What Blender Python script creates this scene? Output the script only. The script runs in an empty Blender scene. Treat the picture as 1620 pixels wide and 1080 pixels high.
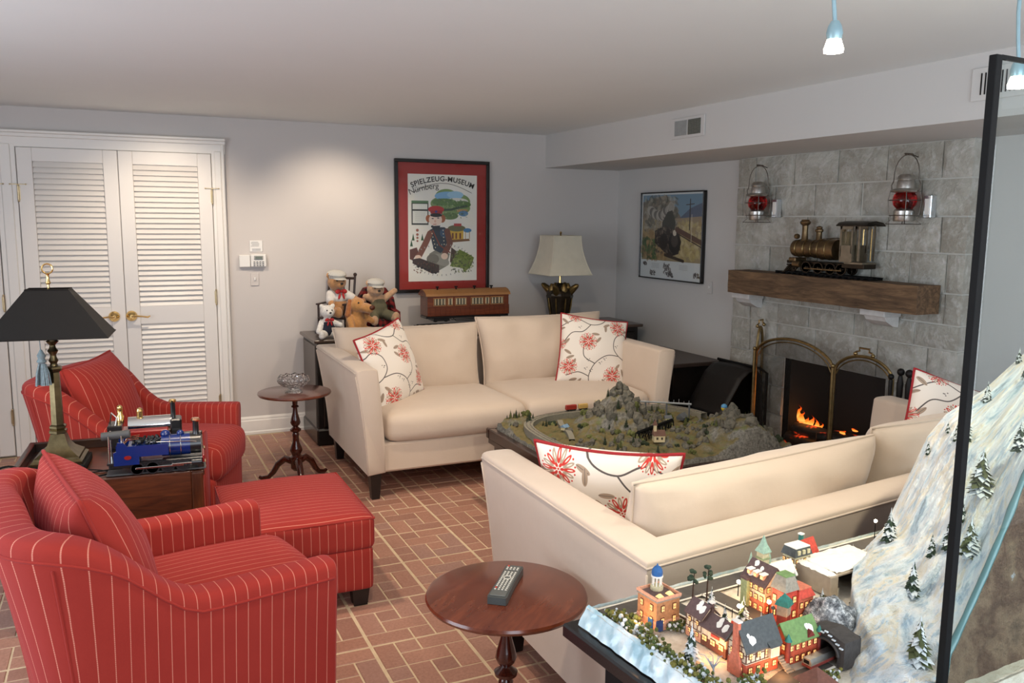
import bpy, math, random
import numpy as np
from math import sin, cos, pi, sqrt, radians
from mathutils import Vector, Matrix, noise as mnoise
SC = bpy.context.scene
COL = SC.collection
rnd = random.Random(7)

# ------------------------------------------------------------------ camera
YAW, PITCH, ROLL = 0.43194, 0.14294, 0.0088
fw = Vector((sin(YAW)*cos(PITCH), cos(YAW)*cos(PITCH), -sin(PITCH)))
r0 = Vector((cos(YAW), -sin(YAW), 0)); u0 = r0.cross(fw)
rt = r0*cos(ROLL) + u0*sin(ROLL); up = rt.cross(fw)
cam = bpy.data.cameras.new('camera'); camo = bpy.data.objects.new('camera', cam)
COL.objects.link(camo)
camo.matrix_world = Matrix(((rt.x, up.x, -fw.x, 0), (rt.y, up.y, -fw.y, 0), (rt.z, up.z, -fw.z, 1.58), (0, 0, 0, 1)))
cam.sensor_width = 36; cam.lens = 36*1340/1620; cam.clip_start = 0.05
SC.camera = camo

# ------------------------------------------------------------------ world, light, exposure
SC.view_settings.view_transform = 'Standard'; SC.view_settings.look = 'None'
SC.view_settings.gamma = 1; SC.view_settings.use_curve_mapping = False
SC.view_settings.exposure = -0.06
W = bpy.data.worlds.new('world'); SC.world = W; W.use_nodes = True
bg = W.node_tree.nodes['Background']; bg.inputs[0].default_value = (.75, .86, 1, 1); bg.inputs[1].default_value = 1.0

def light(kind, name, loc, energy, color, target=None, **kw):
    l = bpy.data.lights.new(name, kind); o = bpy.data.objects.new(name, l); COL.objects.link(o)
    l.energy = energy; l.color = color; o.location = loc
    for k, v in kw.items(): setattr(l, k, v)
    if target is not None:
        d = Vector(target) - Vector(loc); o.rotation_euler = d.to_track_quat('-Z', 'Y').to_euler()
    return o
DAY = (.82, .90, 1.0); WARM = (1.0, .83, .64)
light('AREA', 'window_daylight_left', (-2.12, 2.4, 1.25), 66, DAY, (1, 2.5, 1.45), shape='RECTANGLE', size=2.4, size_y=1.5)
light('AREA', 'window_daylight_rear', (1.3, -1.12, 1.25), 104, DAY, (1.3, 3, 1.75), shape='RECTANGLE', size=3.4, size_y=1.9)
SPOTS = [  # ceiling halogens (x, y, z) -> target, watts, cone
    ((0.35, 5.35, 2.2), (0.30, 6.3, 1.1), 52, 95), ((1.45, 5.45, 2.2), (1.42, 6.3, 1.30), 48, 85),
    ((0.3, 3.3, 2.2), (0.2, 3.9, 0.3), 85, 110), ((2.1, 4.0, 2.2), (2.15, 4.7, 0.4), 85, 110),
    ((1.45, .45, 2.2), (1.85, 1.85, .72), 100, 70),
    ((0.6, 1.9, 2.2), (0.8, 2.7, 0.2), 65, 110), ((2.5, 2.9, 2.2), (2.3, 2.2, 0.5), 34, 100),
]
for i, (p, t, w, c) in enumerate(SPOTS):
    light('SPOT', 'ceiling_spot', p, w, WARM, t, spot_size=radians(c), spot_blend=.9, shadow_soft_size=.04)

# ------------------------------------------------------------------ helpers
def tag(o, label=None, cat=None, group=None, kind=None):
    if label: o['label'] = label
    if cat: o['category'] = cat
    if group: o['group'] = group
    if kind: o['kind'] = kind
    return o
def thing(name, label, cat, loc=(0, 0, 0), rz=0.0, group=None):
    o = bpy.data.objects.new(name, None); COL.objects.link(o); o.empty_display_size = .05
    o.location = loc; o.rotation_euler = (0, 0, rz)
    return tag(o, label, cat, group)
def dup(root, loc=None, rz=None, label=None, group=None, scale=None):
    def rec(o, par):
        c = o.copy(); COL.objects.link(c)
        if par is not None: c.parent = par
        for ch in o.children: rec(ch, c)
        return c
    r = rec(root, None)
    if loc is not None: r.location = loc
    if rz is not None: r.rotation_euler = (0, 0, rz)
    if scale is not None: r.scale = (scale,)*3
    if label: r['label'] = label
    if group: r['group'] = group
    return r

def RZ(a): return Matrix.Rotation(a, 4, 'Z')
def RX(a): return Matrix.Rotation(a, 4, 'X')
def RY(a): return Matrix.Rotation(a, 4, 'Y')
def T(*p): return Matrix.Translation(p if len(p) == 3 else p[0])
class MB:
    def __init__(s): s.v = []; s.f = []; s.m = []; s.uv = []; s.M = Matrix.Identity(4)
    def add(s, vs, fs, mi=0, uv=None, M=None):
        b = len(s.v); M = s.M @ M if M is not None else s.M
        s.v += [tuple(M @ Vector(p)) for p in vs]
        for k, f in enumerate(fs):
            s.f.append([b+i for i in f]); s.m.append(mi)
            s.uv.append(uv[k] if uv else None)
        return s
    def box(s, c, d, bev=.0, mi=0, rz=0, M=None):
        x, y, z = (k/2 for k in d); m = T(*c) @ RZ(rz)
        if M is not None: m = M @ m
        b = min(bev, x*.9, y*.9, z*.9)
        if b <= 0:
            vs = [(i*x, j*y, k*z) for i in (-1, 1) for j in (-1, 1) for k in (-1, 1)]
            return s.add(vs, [(0, 1, 3, 2), (4, 6, 7, 5), (0, 4, 5, 1), (2, 3, 7, 6), (0, 2, 6, 4), (1, 5, 7, 3)], mi, M=m)
        vs = []; idx = {}
        for i in (-1, 1):
            for j in (-1, 1):
                for k in (-1, 1):
                    for a, p in enumerate(((x, y-b, z-b), (x-b, y, z-b), (x-b, y-b, z))):
                        idx[(i, j, k, a)] = len(vs); vs.append((i*p[0], j*p[1], k*p[2]))
        fs = []
        g = lambda *a: idx[a]
        for q in (-1, 1):
            F = [[g(q, -1, -1, 0), g(q, 1, -1, 0), g(q, 1, 1, 0), g(q, -1, 1, 0)],
                 [g(-1, q, -1, 1), g(-1, q, 1, 1), g(1, q, 1, 1), g(1, q, -1, 1)],
                 [g(-1, -1, q, 2), g(1, -1, q, 2), g(1, 1, q, 2), g(-1, 1, q, 2)]]
            fs += F if q > 0 else [f[::-1] for f in F]
        def quad(a, b_, c_, d_):
            n = (Vector(vs[b_])-Vector(vs[a])).cross(Vector(vs[c_])-Vector(vs[a])); cc = Vector(vs[a])+Vector(vs[c_])
            fs.append([a, b_, c_, d_] if n.dot(cc) > 0 else [d_, c_, b_, a])
        for i in (-1, 1):
            for j in (-1, 1):
                quad(g(i, j, -1, 0), g(i, j, 1, 0), g(i, j, 1, 1), g(i, j, -1, 1))
                quad(g(i, -1, j, 0), g(i, 1, j, 0), g(i, 1, j, 2), g(i, -1, j, 2))
                quad(g(-1, i, j, 1), g(1, i, j, 1), g(1, i, j, 2), g(-1, i, j, 2))
                for k in (-1, 1):
                    t = [g(i, j, k, 0), g(i, j, k, 1), g(i, j, k, 2)]
                    fs.append(t if i*j*k > 0 else t[::-1])
        return s.add(vs, fs, mi, M=m)
    def lathe(s, prof, c=(0, 0, 0), n=20, mi=0, M=None, sq=None):
        """prof: [(r, z)...] bottom to top; sq: sides for a polygonal column"""
        n = sq or n; off = pi/n if sq else 0
        vs = []
        for r, z in prof:
            r = max(r, 1e-4)
            if sq: r = r/cos(pi/n)
            vs += [(r*cos(2*pi*k/n+off), r*sin(2*pi*k/n+off), z) for k in range(n)]
        fs = [[i*n+k, i*n+(k+1) % n, (i+1)*n+(k+1) % n, (i+1)*n+k] for i in range(len(prof)-1) for k in range(n)]
        fs.append(list(range(n))[::-1]); fs.append([(len(prof)-1)*n+k for k in range(n)])
        m = T(*c)
        if M is not None: m = M @ m
        return s.add(vs, fs, mi, M=m)
    def cyl(s, p0, p1, r0, r1=None, n=12, mi=0):
        p0 = Vector(p0); p1 = Vector(p1); d = p1-p0
        q = d.to_track_quat('Z', 'Y').to_matrix().to_4x4()
        return s.lathe([(r0, 0), (r0 if r1 is None else r1, d.length)], n=n, mi=mi, M=T(*p0) @ q)
    def tube(s, pts, r, n=8, mi=0, closed=False, cap=True):
        P = [Vector(p) for p in pts]; N = len(P); vs = []; rr = r if hasattr(r, '__len__') else [r]*N
        ref = None
        for i in range(N):
            t = (P[(i+1) % N]-P[i-1]) if closed else (P[min(i+1, N-1)]-P[max(i-1, 0)])
            t.normalize()
            if ref is None:
                ref = t.orthogonal().normalized()
            a = (ref - t*ref.dot(t))
            if a.length < 1e-6: a = t.orthogonal()
            a.normalize(); ref = a; b = t.cross(a)
            vs += [tuple(P[i]+(a*cos(2*pi*k/n)+b*sin(2*pi*k/n))*rr[i]) for k in range(n)]
        fs = [[i*n+k, i*n+(k+1) % n, ((i+1) % N)*n+(k+1) % n, ((i+1) % N)*n+k] for i in range(N if closed else N-1) for k in range(n)]
        if cap and not closed: fs += [list(range(n))[::-1], [(N-1)*n+k for k in range(n)]]
        return s.add(vs, fs, mi)
    def ball(s, c, r, nu=14, nv=9, mi=0, M=None):
        r = r if hasattr(r, '__len__') else (r, r, r)
        vs = [(0, 0, -r[2])]
        for i in range(1, nv):
            a = -pi/2+pi*i/nv
            vs += [(r[0]*cos(a)*cos(2*pi*k/nu), r[1]*cos(a)*sin(2*pi*k/nu), r[2]*sin(a)) for k in range(nu)]
        vs.append((0, 0, r[2])); L = len(vs)-1
        fs = [[0, 1+(k+1) % nu, 1+k] for k in range(nu)]
        fs += [[1+i*nu+k, 1+i*nu+(k+1) % nu, 1+(i+1)*nu+(k+1) % nu, 1+(i+1)*nu+k] for i in range(nv-2) for k in range(nu)]
        fs += [[1+(nv-2)*nu+k, 1+(nv-2)*nu+(k+1) % nu, L] for k in range(nu)]
        m = T(*c)
        if M is not None: m = m @ M
        return s.add(vs, fs, mi, M=m)
    def prism(s, poly, h0, h1, axis='Z', mi=0, M=None):
        """poly in 2D extruded: Z -> (x,y), Y -> (x,z), X -> (y,z)"""
        A = sum(poly[i-1][0]*poly[i][1]-poly[i][0]*poly[i-1][1] for i in range(len(poly)))
        if A < 0: poly = poly[::-1]
        n = len(poly)
        mp = {'Z': lambda a, b, h: (a, b, h), 'Y': lambda a, b, h: (a, h, b), 'X': lambda a, b, h: (h, a, b)}[axis]
        vs = [mp(a, b, h0) for a, b in poly]+[mp(a, b, h1) for a, b in poly]
        fs = [list(range(n))[::-1], list(range(n, 2*n))]+[[i, (i+1) % n, n+(i+1) % n, n+i] for i in range(n)]
        if (axis == 'Y') != (h1 < h0): fs = [f[::-1] for f in fs]
        return s.add(vs, fs, mi, M=M)
    def grid(s, fn, nu, nv, mi=0, closed_u=False, uv=True):
        vs = [tuple(fn(i/(nu if closed_u else nu-1), j/(nv-1))) for j in range(nv) for i in range(nu)]
        fs = []; us = []
        for j in range(nv-1):
            for i in range(nu if closed_u else nu-1):
                i2 = (i+1) % nu; fs.append([j*nu+i, j*nu+i2, (j+1)*nu+i2, (j+1)*nu+i])
                a, b = i/(nu-1), (i+1)/(nu-1); c, d = j/(nv-1), (j+1)/(nv-1)
                us.append([(a, c), (b, c), (b, d), (a, d)])
        return s.add(vs, fs, mi, uv=us)
    def data(s, name, mats, smooth=40):
        me = bpy.data.meshes.new(name); me.from_pydata(s.v, [], s.f)
        mats = mats if isinstance(mats, (list, tuple)) else [mats]
        for m in mats: me.materials.append(m)
        me.polygons.foreach_set('material_index', s.m)
        if any(u is not None for u in s.uv):
            L = me.uv_layers.new(name='UVMap'); d = []
            for f, u in zip(s.f, s.uv):
                for k in range(len(f)): d += list(u[k]) if u else [0, 0]
            L.data.foreach_set('uv', d)
        if smooth:
            me.shade_smooth()
            if smooth < 180: me.set_sharp_from_angle(angle=radians(smooth))
        me.update()
        return me
    def build(s, name, mats, parent=None, smooth=40, **tags):
        o = bpy.data.objects.new(name, s.data(name, mats, smooth)); COL.objects.link(o)
        if parent is not None: o.parent = parent
        return tag(o, **tags) if tags else o
def struct(name, mb, mats, parent=None, smooth=0):
    return mb.build(name, mats, parent, smooth, kind='structure') if parent is None else mb.build(name, mats, parent, smooth)
def obj_from(me, name, parent=None, loc=(0, 0, 0), rot=(0, 0, 0)):
    o = bpy.data.objects.new(name, me); COL.objects.link(o); o.location = loc; o.rotation_euler = rot
    if parent is not None: o.parent = parent
    return o

# ------------------------------------------------------------------ materials
def srgb(r, g, b):
    f = lambda c: (c/255/12.92) if c/255 <= .04045 else ((c/255+.055)/1.055)**2.4
    return (f(r), f(g), f(b), 1)
class NT:
    def __init__(s, name):
        s.mat = bpy.data.materials.new(name); s.mat.use_nodes = True; s.t = s.mat.node_tree
        s.b = s.t.nodes['Principled BSDF']
    def n(s, typ, **kw):
        x = s.t.nodes.new(typ)
        for k, v in kw.items():
            if k.startswith('i_'): x.inputs[k[2:].replace('_', ' ')].default_value = v
            else: setattr(x, k, v)
        return x
    def l(s, a, b): s.t.links.new(a, b)
    def mix(s, fac, a, b, blend='MIX'):
        m = s.n('ShaderNodeMix', data_type='RGBA', blend_type=blend)
        for sock, val in ((m.inputs[0], fac), (m.inputs[6], a), (m.inputs[7], b)):
            if hasattr(val, 'is_output'): s.l(val, sock)
            else: sock.default_value = val
        return m.outputs[2]
    def math(s, op, a, b=0.0, c=0.0):
        m = s.n('ShaderNodeMath', operation=op)
        for i, val in enumerate((a, b, c)):
            if hasattr(val, 'is_output'): s.l(val, m.inputs[i])
            else: m.inputs[i].default_value = val
        return m.outputs[0]
    def ramp(s, fac, stops):
        r = s.n('ShaderNodeValToRGB'); s.l(fac, r.inputs[0]); e = r.color_ramp.elements
        while len(e) < len(stops): e.new(.5)
        for k, (p, c) in enumerate(stops): e[k].position = p; e[k].color = c
        return r.outputs[0]
    def coord(s, which='Object', scale=(1, 1, 1), rot=(0, 0, 0)):
        t = s.n('ShaderNodeTexCoord'); m = s.n('ShaderNodeMapping'); m.inputs['Scale'].default_value = scale
        m.inputs['Rotation'].default_value = rot
        s.l(t.outputs[which], m.inputs[0]); return m.outputs[0]
    def noise(s, scale, detail=3, rough=.5, vec=None, dist=0):
        x = s.n('ShaderNodeTexNoise'); x.inputs['Scale'].default_value = scale; x.inputs['Detail'].default_value = detail
        x.inputs['Roughness'].default_value = rough; x.inputs['Distortion'].default_value = dist
        s.l(vec if vec is not None else s.coord(), x.inputs['Vector']); return x.outputs[0]
    def bump(s, h, strength=.3, dist=.01):
        x = s.n('ShaderNodeBump'); x.inputs['Strength'].default_value = strength; x.inputs['Distance'].default_value = dist
        s.l(h, x.inputs['Height']); s.l(x.outputs[0], s.b.inputs['Normal'])
def sc4(c, k): return (min(c[0]*k, 1), min(c[1]*k, 1), min(c[2]*k, 1), 1)
def simple(name, c, rough=.5, metal=0.0, var=.12, vs=30, bump=0, bs=200, bd=.002, coat=0, spec=None, sheen=0, c2=None, emit=None):
    m = NT(name); b = m.b
    nz = m.noise(vs, 4)
    col = m.mix(m.math('MULTIPLY_ADD', nz, 1.6, -.3), sc4(c, 1-var), c2 or sc4(c, 1+var))
    m.l(col, b.inputs['Base Color'])
    b.inputs['Roughness'].default_value = rough; b.inputs['Metallic'].default_value = metal
    b.inputs['Coat Weight'].default_value = coat; b.inputs['Sheen Weight'].default_value = sheen
    if spec is not None: b.inputs['Specular IOR Level'].default_value = spec
    if bump: m.bump(m.noise(bs, 3), bump, bd)
    if emit: b.inputs['Emission Color'].default_value = emit[0]; b.inputs['Emission Strength'].default_value = emit[1]
    return m.mat
def wood(name, dark, light_, rough=.3, scale=(1.2, 14, 14), coat=.3, bump=.05):
    m = NT(name); v = m.coord('Object', scale)
    n1 = m.noise(3, 6, .6, v, 1.2); n2 = m.noise(14, 3, .5, v)
    f = m.math('ADD', m.math('MULTIPLY', n1, .75), m.math('MULTIPLY', n2, .25))
    m.l(m.ramp(f, [(.3, dark), (.5, sc4(tuple((a+b)/2 for a, b in zip(dark, light_)), .9)), (.72, light_)]), m.b.inputs['Base Color'])
    m.b.inputs['Roughness'].default_value = rough; m.b.inputs['Coat Weight'].default_value = coat; m.b.inputs['Coat Roughness'].default_value = .15
    m.bump(f, bump, .003); return m.mat

M = {}
M['wall'] = simple('wall_paint', srgb(196, 190, 186), .8, var=.01, vs=3, bump=.05, bs=300)
M['wall_r'] = simple('wall_paint_pale', srgb(200, 198, 195), .8, var=.01, vs=3, bump=.05, bs=300)
M['ceil'] = simple('ceiling_paint', srgb(224, 228, 228), .9, var=.01, vs=3)
M['trim'] = simple('trim_white', srgb(226, 222, 216), .4, var=.01, vs=5)
M['trim_door'] = simple('door_white', srgb(222, 217, 211), .38, var=.01, vs=5)
M['brass'] = simple('brass', (.83, .58, .24, 1), .18, 1, var=.08)
M['brass_dk'] = simple('antique_brass', (.33, .24, .11, 1), .32, 1, var=.3, vs=40)
M['brass_pale'] = simple('tarnished_brass', (.55, .44, .27, 1), .35, 1, var=.2, vs=60)
M['black'] = simple('black_metal', (.005, .005, .005, 1), .6, 0, var=.2, spec=.15)
M['blackwood'] = simple('black_wood', (.011, .009, .008, 1), .22, 0, var=.3, vs=12)
M['legwood'] = simple('espresso_wood', (.010, .006, .005, 1), .35, var=.3)
M['brass_olive'] = simple('olive_brass', (.16, .125, .065, 1), .34, 1, var=.3, vs=40)
M['steel'] = simple('tin_metal', (.55, .53, .50, 1), .35, 1, var=.25, vs=60)
M['mahog'] = wood('mahogany', srgb(76, 32, 18), srgb(112, 56, 34), .2, (1.2, 7, 7), bump=.01)
M['mahog_turn'] = wood('mahogany_turned', srgb(38, 12, 8), srgb(82, 32, 18), .18, (9, 9, 1.5))
M['walnut'] = wood('walnut_panel', srgb(44, 20, 10), srgb(98, 50, 26), .3, (1.3, 8, 12))
M['walnut_v'] = wood('walnut_upright', srgb(48, 22, 10), srgb(100, 52, 26), .3, (9, 9, 1.3))
M['beam'] = wood('rough_beam', srgb(54, 38, 26), srgb(136, 106, 76), .8, (9, 1.1, 9), 0, .6)

def fabric_cream():
    m = NT('cream_upholstery')
    w = m.noise(900, 2); n = m.noise(5, 4)
    c = m.mix(n, srgb(202, 184, 166), srgb(216, 199, 182)); c = m.mix(m.math('MULTIPLY', w, .35), c, srgb(180, 160, 140))
    m.l(c, m.b.inputs['Base Color']); m.b.inputs['Roughness'].default_value = .95; m.b.inputs['Sheen Weight'].default_value = .25
    m.b.inputs['Specular IOR Level'].default_value = .2
    m.bump(m.math('ADD', m.math('MULTIPLY', w, .3), m.math('MULTIPLY', m.noise(14, 3), 2.0)), .25, .004); return m.mat
M['cream'] = fabric_cream()
def fabric_red():
    m = NT('red_pinstripe'); t = m.n('ShaderNodeTexCoord'); sp = m.n('ShaderNodeSeparateXYZ'); m.l(t.outputs['UV'], sp.inputs[0])
    u = m.math('MULTIPLY', sp.outputs[0], 1/.034)
    fr = m.math('ABSOLUTE', m.math('SUBTRACT', m.math('FRACT', u), .5))
    line = m.math('LESS_THAN', fr, .030)
    twill = m.math('MULTIPLY_ADD', m.math('SINE', m.math('MULTIPLY', sp.outputs[1], 1500)), .22, .7)
    line = m.math('MULTIPLY', line, twill)
    n = m.noise(6, 4); w = m.noise(700, 2)
    c = m.mix(n, srgb(150, 46, 38), srgb(166, 56, 45)); c = m.mix(m.math('MULTIPLY', w, .35), c, srgb(112, 28, 28))
    c = m.mix(line, c, srgb(216, 142, 122))
    m.l(c, m.b.inputs['Base Color']); m.b.inputs['Roughness'].default_value = .92; m.b.inputs['Sheen Weight'].default_value = .15
    m.b.inputs['Sheen Tint'].default_value = srgb(230, 150, 170); m.b.inputs['Specular IOR Level'].default_value = .2
    m.bump(m.math('ADD', m.math('MULTIPLY', w, .4), m.math('MULTIPLY', m.noise(12, 3), 1.5)), .25, .004); return m.mat
M['red'] = fabric_red()
def brick_mat():
    m = NT('brick_tile'); oi = m.n('ShaderNodeObjectInfo'); ge = m.n('ShaderNodeNewGeometry')
    r = m.math('FRACT', m.math('ADD', m.math('MULTIPLY', oi.outputs['Random'], 7.3), ge.outputs['Random Per Island']))
    geo = m.n('ShaderNodeTexCoord')
    c = m.ramp(r, [(0, srgb(142, 100, 86)), (.35, srgb(160, 114, 96)), (.7, srgb(172, 124, 104)), (1, srgb(150, 116, 106))])
    n = m.noise(9, 5, .6, ge.outputs['Position']); n2 = m.noise(90, 4, .7, ge.outputs['Position'])
    c = m.mix(m.math('MULTIPLY', n, .5), c, srgb(190, 146, 126)); c = m.mix(m.ramp(n2, [(.4, (0, 0, 0, 1)), (.75, (.5, .5, .5, 1))]), c, srgb(118, 80, 66))
    m.l(c, m.b.inputs['Base Color']); m.l(m.math('MULTIPLY_ADD', n2, .35, .28), m.b.inputs['Roughness'])
    m.bump(m.math('ADD', n, n2), .25, .004); return m.mat
M['brick'] = brick_mat()
M['grout'] = simple('grout', srgb(204, 182, 150), .9, var=.12, vs=25)
def stone_mat():
    m = NT('limestone'); oi = m.n('ShaderNodeObjectInfo'); ge = m.n('ShaderNodeNewGeometry'); v = ge.outputs['Position']
    n = m.noise(5, 6, .65, v, .8); n2 = m.noise(28, 5, .6, v)
    c = m.ramp(oi.outputs['Random'], [(0, srgb(164, 162, 152)), (.5, srgb(180, 179, 170)), (1, srgb(192, 191, 183))])
    c = m.mix(m.ramp(n, [(.38, (.0, .0, .0, 1)), (.62, (.75, .75, .75, 1))]), c, srgb(146, 140, 128))
    c = m.mix(m.ramp(n2, [(.5, (0, 0, 0, 1)), (.72, (.6, .6, .6, 1))]), c, srgb(205, 203, 200))
    m.l(c, m.b.inputs['Base Color']); m.b.inputs['Roughness'].default_value = .85
    m.bump(m.math('ADD', n, m.math('MULTIPLY', n2, .5)), .9, .02); return m.mat
M['stone'] = stone_mat()
M['mortar'] = simple('mortar', srgb(198, 196, 188), .9, var=.08)
M['soot'] = simple('firebox_black', (.004, .004, .004, 1), .9, var=.3)

# ------------------------------------------------------------------ room shell
XR, YB, ZC, XS, ZS = 3.907, 6.32, 2.262, 3.2, 2.0
XL, YF = -2.2, -1.2
struct('floor', MB().box(((XL+XR)/2, (YF+YB)/2, -.0525), (XR-XL+.4, YB-YF+.4, .1)), M['grout'])
floor = bpy.data.objects['floor']
struct('ceiling', MB().box(((XL+XR)/2, (YF+YB)/2, ZC+.05), (XR-XL+.4, YB-YF+.4, .1)), M['ceil'])
struct('wall_back', MB().box(((XL+XR)/2, YB+.06, ZC/2), (XR-XL+.4, .12, ZC)), M['wall'])
struct('wall_right', MB().box((XR+.06, (YF+YB)/2, ZC/2), (.12, YB-YF, ZC)), M['wall_r'])
struct('ceiling_soffit', MB().box(((XS+XR)/2, (YF+YB)/2, (ZS+ZC)/2), (XR-XS, YB-YF, ZC-ZS)), M['wall_r'])
# left wall with a window opening, rear wall with a wide window (both behind the camera's view)
b = MB(); y0, y1, z0, z1 = 1.1, 3.7, .45, 2.05
b.box((XL-.06, (YF+y0)/2, ZC/2), (.12, y0-YF, ZC)); b.box((XL-.06, (YB+y1)/2, ZC/2), (.12, YB-y1, ZC))
b.box((XL-.06, (y0+y1)/2, z0/2), (.12, y1-y0, z0)); b.box((XL-.06, (y0+y1)/2, (z1+ZC)/2), (.12, y1-y0, ZC-z1))
struct('wall_left', b, M['wall'])
b = MB(); x0, x1, z0, z1 = -.5, 3.1, .2, 2.15
b.box(((XL+x0)/2, YF-.06, ZC/2), (x0-XL, .12, ZC)); b.box(((XR+x1)/2, YF-.06, ZC/2), (XR-x1, .12, ZC))
b.box(((x0+x1)/2, YF-.06, z0/2), (x1-x0, .12, z0)); b.box(((x0+x1)/2, YF-.06, (z1+ZC)/2), (x1-x0, .12, ZC-z1))
struct('wall_front', b, M['wall'])
# baseboards with a moulded profile
prof = [(0, 0), (.022, 0), (.022, .018), (.014, .026), (.014, .1), (.010, .108), (.010, .118), (.004, .130), (0, .132)]
def base_x(name, x0, x1): struct(name, MB().prism([(YB-a, z) for a, z in prof], x0, x1, 'X'), M['trim'])
base_x('baseboard_back', .69, XR)
b = MB()
for y0, y1 in ((YF, 2.9), (4.70, YB-.02)): b.prism([(XR-a, z) for a, z in prof], y0, y1, 'Y')
struct('baseboard_right', b, M['trim'])

# ---- closet doors
def louver_door(name, x0, x1, ybase, sections, z0, z1, hinge_side):
    t = bpy.data.objects.new(name, None); COL.objects.link(t); t['kind'] = 'structure'; t.location = ((x0+x1)/2, ybase, 0)
    w = x1-x0; h = w/2; st = .088
    b = MB(); th = .03
    b.box((-h+st/2, 0, (z0+z1)/2), (st, th, z1-z0), .003); b.box((h-st/2, 0, (z0+z1)/2), (st, th, z1-z0), .003)
    zs = [z0]+[z for s_ in sections for z in s_]+[z1]
    for k in range(0, len(zs), 2): b.box((0, 0, (zs[k]+zs[k+1])/2), (w-2*st, th, zs[k+1]-zs[k]), .002)
    b.box((0, .012, (z0+z1)/2), (w-2*st, .004, z1-z0-.1))
    b.build('frame', M['trim_door'], t, 0)
    sl = MB().add(*slat_geo(w-2*st-.002)).data('slat', M['trim_door'], 0)
    for a, c in sections:
        n = round((c-a)/.0352); p = (c-a)/n
        for k in range(n): obj_from(sl, 'slat', t, (0, -.002, a+(k+.5)*p))
    for z, kind in ((1.72, 1), (1.02, 0), (.27, 0)):
        b = MB(); xh = hinge_side*h
        b.cyl((xh, -.022, z-.045), (xh, -.022, z+.045), .006, n=10); b.box((xh-hinge_side*.004, -.016, z), (.014, .004, .085))
        b.ball((xh, -.022, z+.05), .007, 8, 5); b.ball((xh, -.022, z-.05), .007, 8, 5)
        if kind:
            b.box((xh, -.024, z+.055), (.085, .004, .005), .001); b.ball((xh-.044, -.024, z+.055), .005, 8, 5); b.ball((xh+.044, -.024, z+.055), .005, 8, 5)
        b.build('hinge', M['brass_pale'], t)
    return t
def slat_geo(w):
    a = radians(60); d = .041/2; th = .0035
    pts = []
    for sy, sz in ((-1, -1), (1, -1), (1, 1), (-1, 1)):
        y = sy*d; z = sz*th; pts.append((y*cos(a)-z*sin(a), y*sin(a)+z*cos(a)))
    vs = [(x, p[0], p[1]) for x in (-w/2, w/2) for p in pts]
    return vs, [(0, 1, 2, 3)[::-1], (4, 5, 6, 7)[::-1][::-1], (0, 1, 5, 4), (1, 2, 6, 5), (2, 3, 7, 6), (3, 0, 4, 7)]
SECT = [(.262, .85), (.972, 1.922)]
d1 = louver_door('door_1', -.572, .011, YB-.02, SECT, .012, 2.008, -1)
d2 = louver_door('door_2', .014, .597, YB-.02, SECT, .012, 2.008, 1)
d3 = louver_door('door_3', -1.28, -.697, YB-.02, SECT, .012, 2.008, 1)
def lever(door, x, s_):
    b = MB(); y = -.017
    b.lathe([(.034, 0), (.036, .004), (.034, .012), (.022, .024), (.012, .034), (.012, .05)], M=T(x, y, .909) @ RX(pi/2))
    b.tube([(x, y-.045, .909), (x+s_*.03, y-.05, .912), (x+s_*.07, y-.05, .907), (x+s_*.10, y-.05, .902), (x+s_*.115, y-.048, .91)], [.007, .006, .005, .006, .004], 8)
    b.build('door_handle', M['brass'], door)
lever(d1, -.061+.28, -1); lever(d2, .045-.305, 1)
# casing: outer frame round the door group, with mouldings
b = MB()
def casing_v(x, w, z1):
    b.box((x, YB-.012, z1/2), (w, .03, z1), .003); b.box((x, YB-.016, z1/2), (w*.55, .036, z1-.002), .006)
casing_v(.642, .082, 2.03); casing_v(-.634, .115, 2.03)
b.box((.676, YB-.02, 1.04), (.02, .045, 2.08), .006)
for z, hh, dd in ((2.045, .07, .03), (2.085, .025, .05), (2.105, .018, .065)): b.box((-.45, YB-dd/2+.004, z), (2.29, dd, hh), .004)
struct('trim_1', b, M['trim'], smooth=30)

# ---- brick-patterned floor tiles
MX, MY, GX, GY = .345, .3545, 1.117, 2.906      # module pitch and one lattice point
PAT = [(0, 0, 1, 2), (1, 0, 1, 1), (2, 0, 2, 1), (1, 1, 2, 1), (3, 1, 1, 2), (0, 2, 1, 1), (1, 2, 1, 2), (2, 2, 1, 1), (0, 3, 1, 1), (2, 3, 2, 1)]
def brick_geo(w, d, e, b=.0022):
    g = [.0062 if q else .0030 for q in e]      # wider joints between the modules: left, right, far, near
    x0, x1, y1, y0 = -w/2+g[0], w/2-g[1], d/2-g[2], -d/2+g[3]
    vs = [(x0, y0, -.003), (x1, y0, -.003), (x1, y1, -.003), (x0, y1, -.003), (x0+b, y0+b, 0), (x1-b, y0+b, 0), (x1-b, y1-b, 0), (x0+b, y1-b, 0)]
    return vs, [(0, 1, 5, 4), (1, 2, 6, 5), (2, 3, 7, 6), (3, 0, 4, 7), (4, 5, 6, 7)]
VIEW = camo.matrix_world.inverted()
def to_px(p):
    q = VIEW @ Vector(p)
    if q.z > -.05: return None
    return (810-1340*q.x/q.z, 540+1340*q.y/q.z)
BRME = {}
cells = []
for ix in range(-10, 9):
    for iy in range(-12, 11):
        X0 = GX+ix*MX; Y0 = GY+iy*MY
        flip = ((ix*7+iy*13+ix*iy) % 5) == 0
        for (c, r, w, d) in PAT:
            if flip: c, r = 4-c-w, 4-r-d
            x = X0+(c+w/2)*MX/4; y = Y0-(r+d/2)*MY/4
            if XL < x-.1 and x < XR-.05 and YF < y-.1 and y < YB-.03: cells.append((x, y, w, d, (c == 0, c+w == 4, r == 0, r+d == 4)))
vis = []
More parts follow.
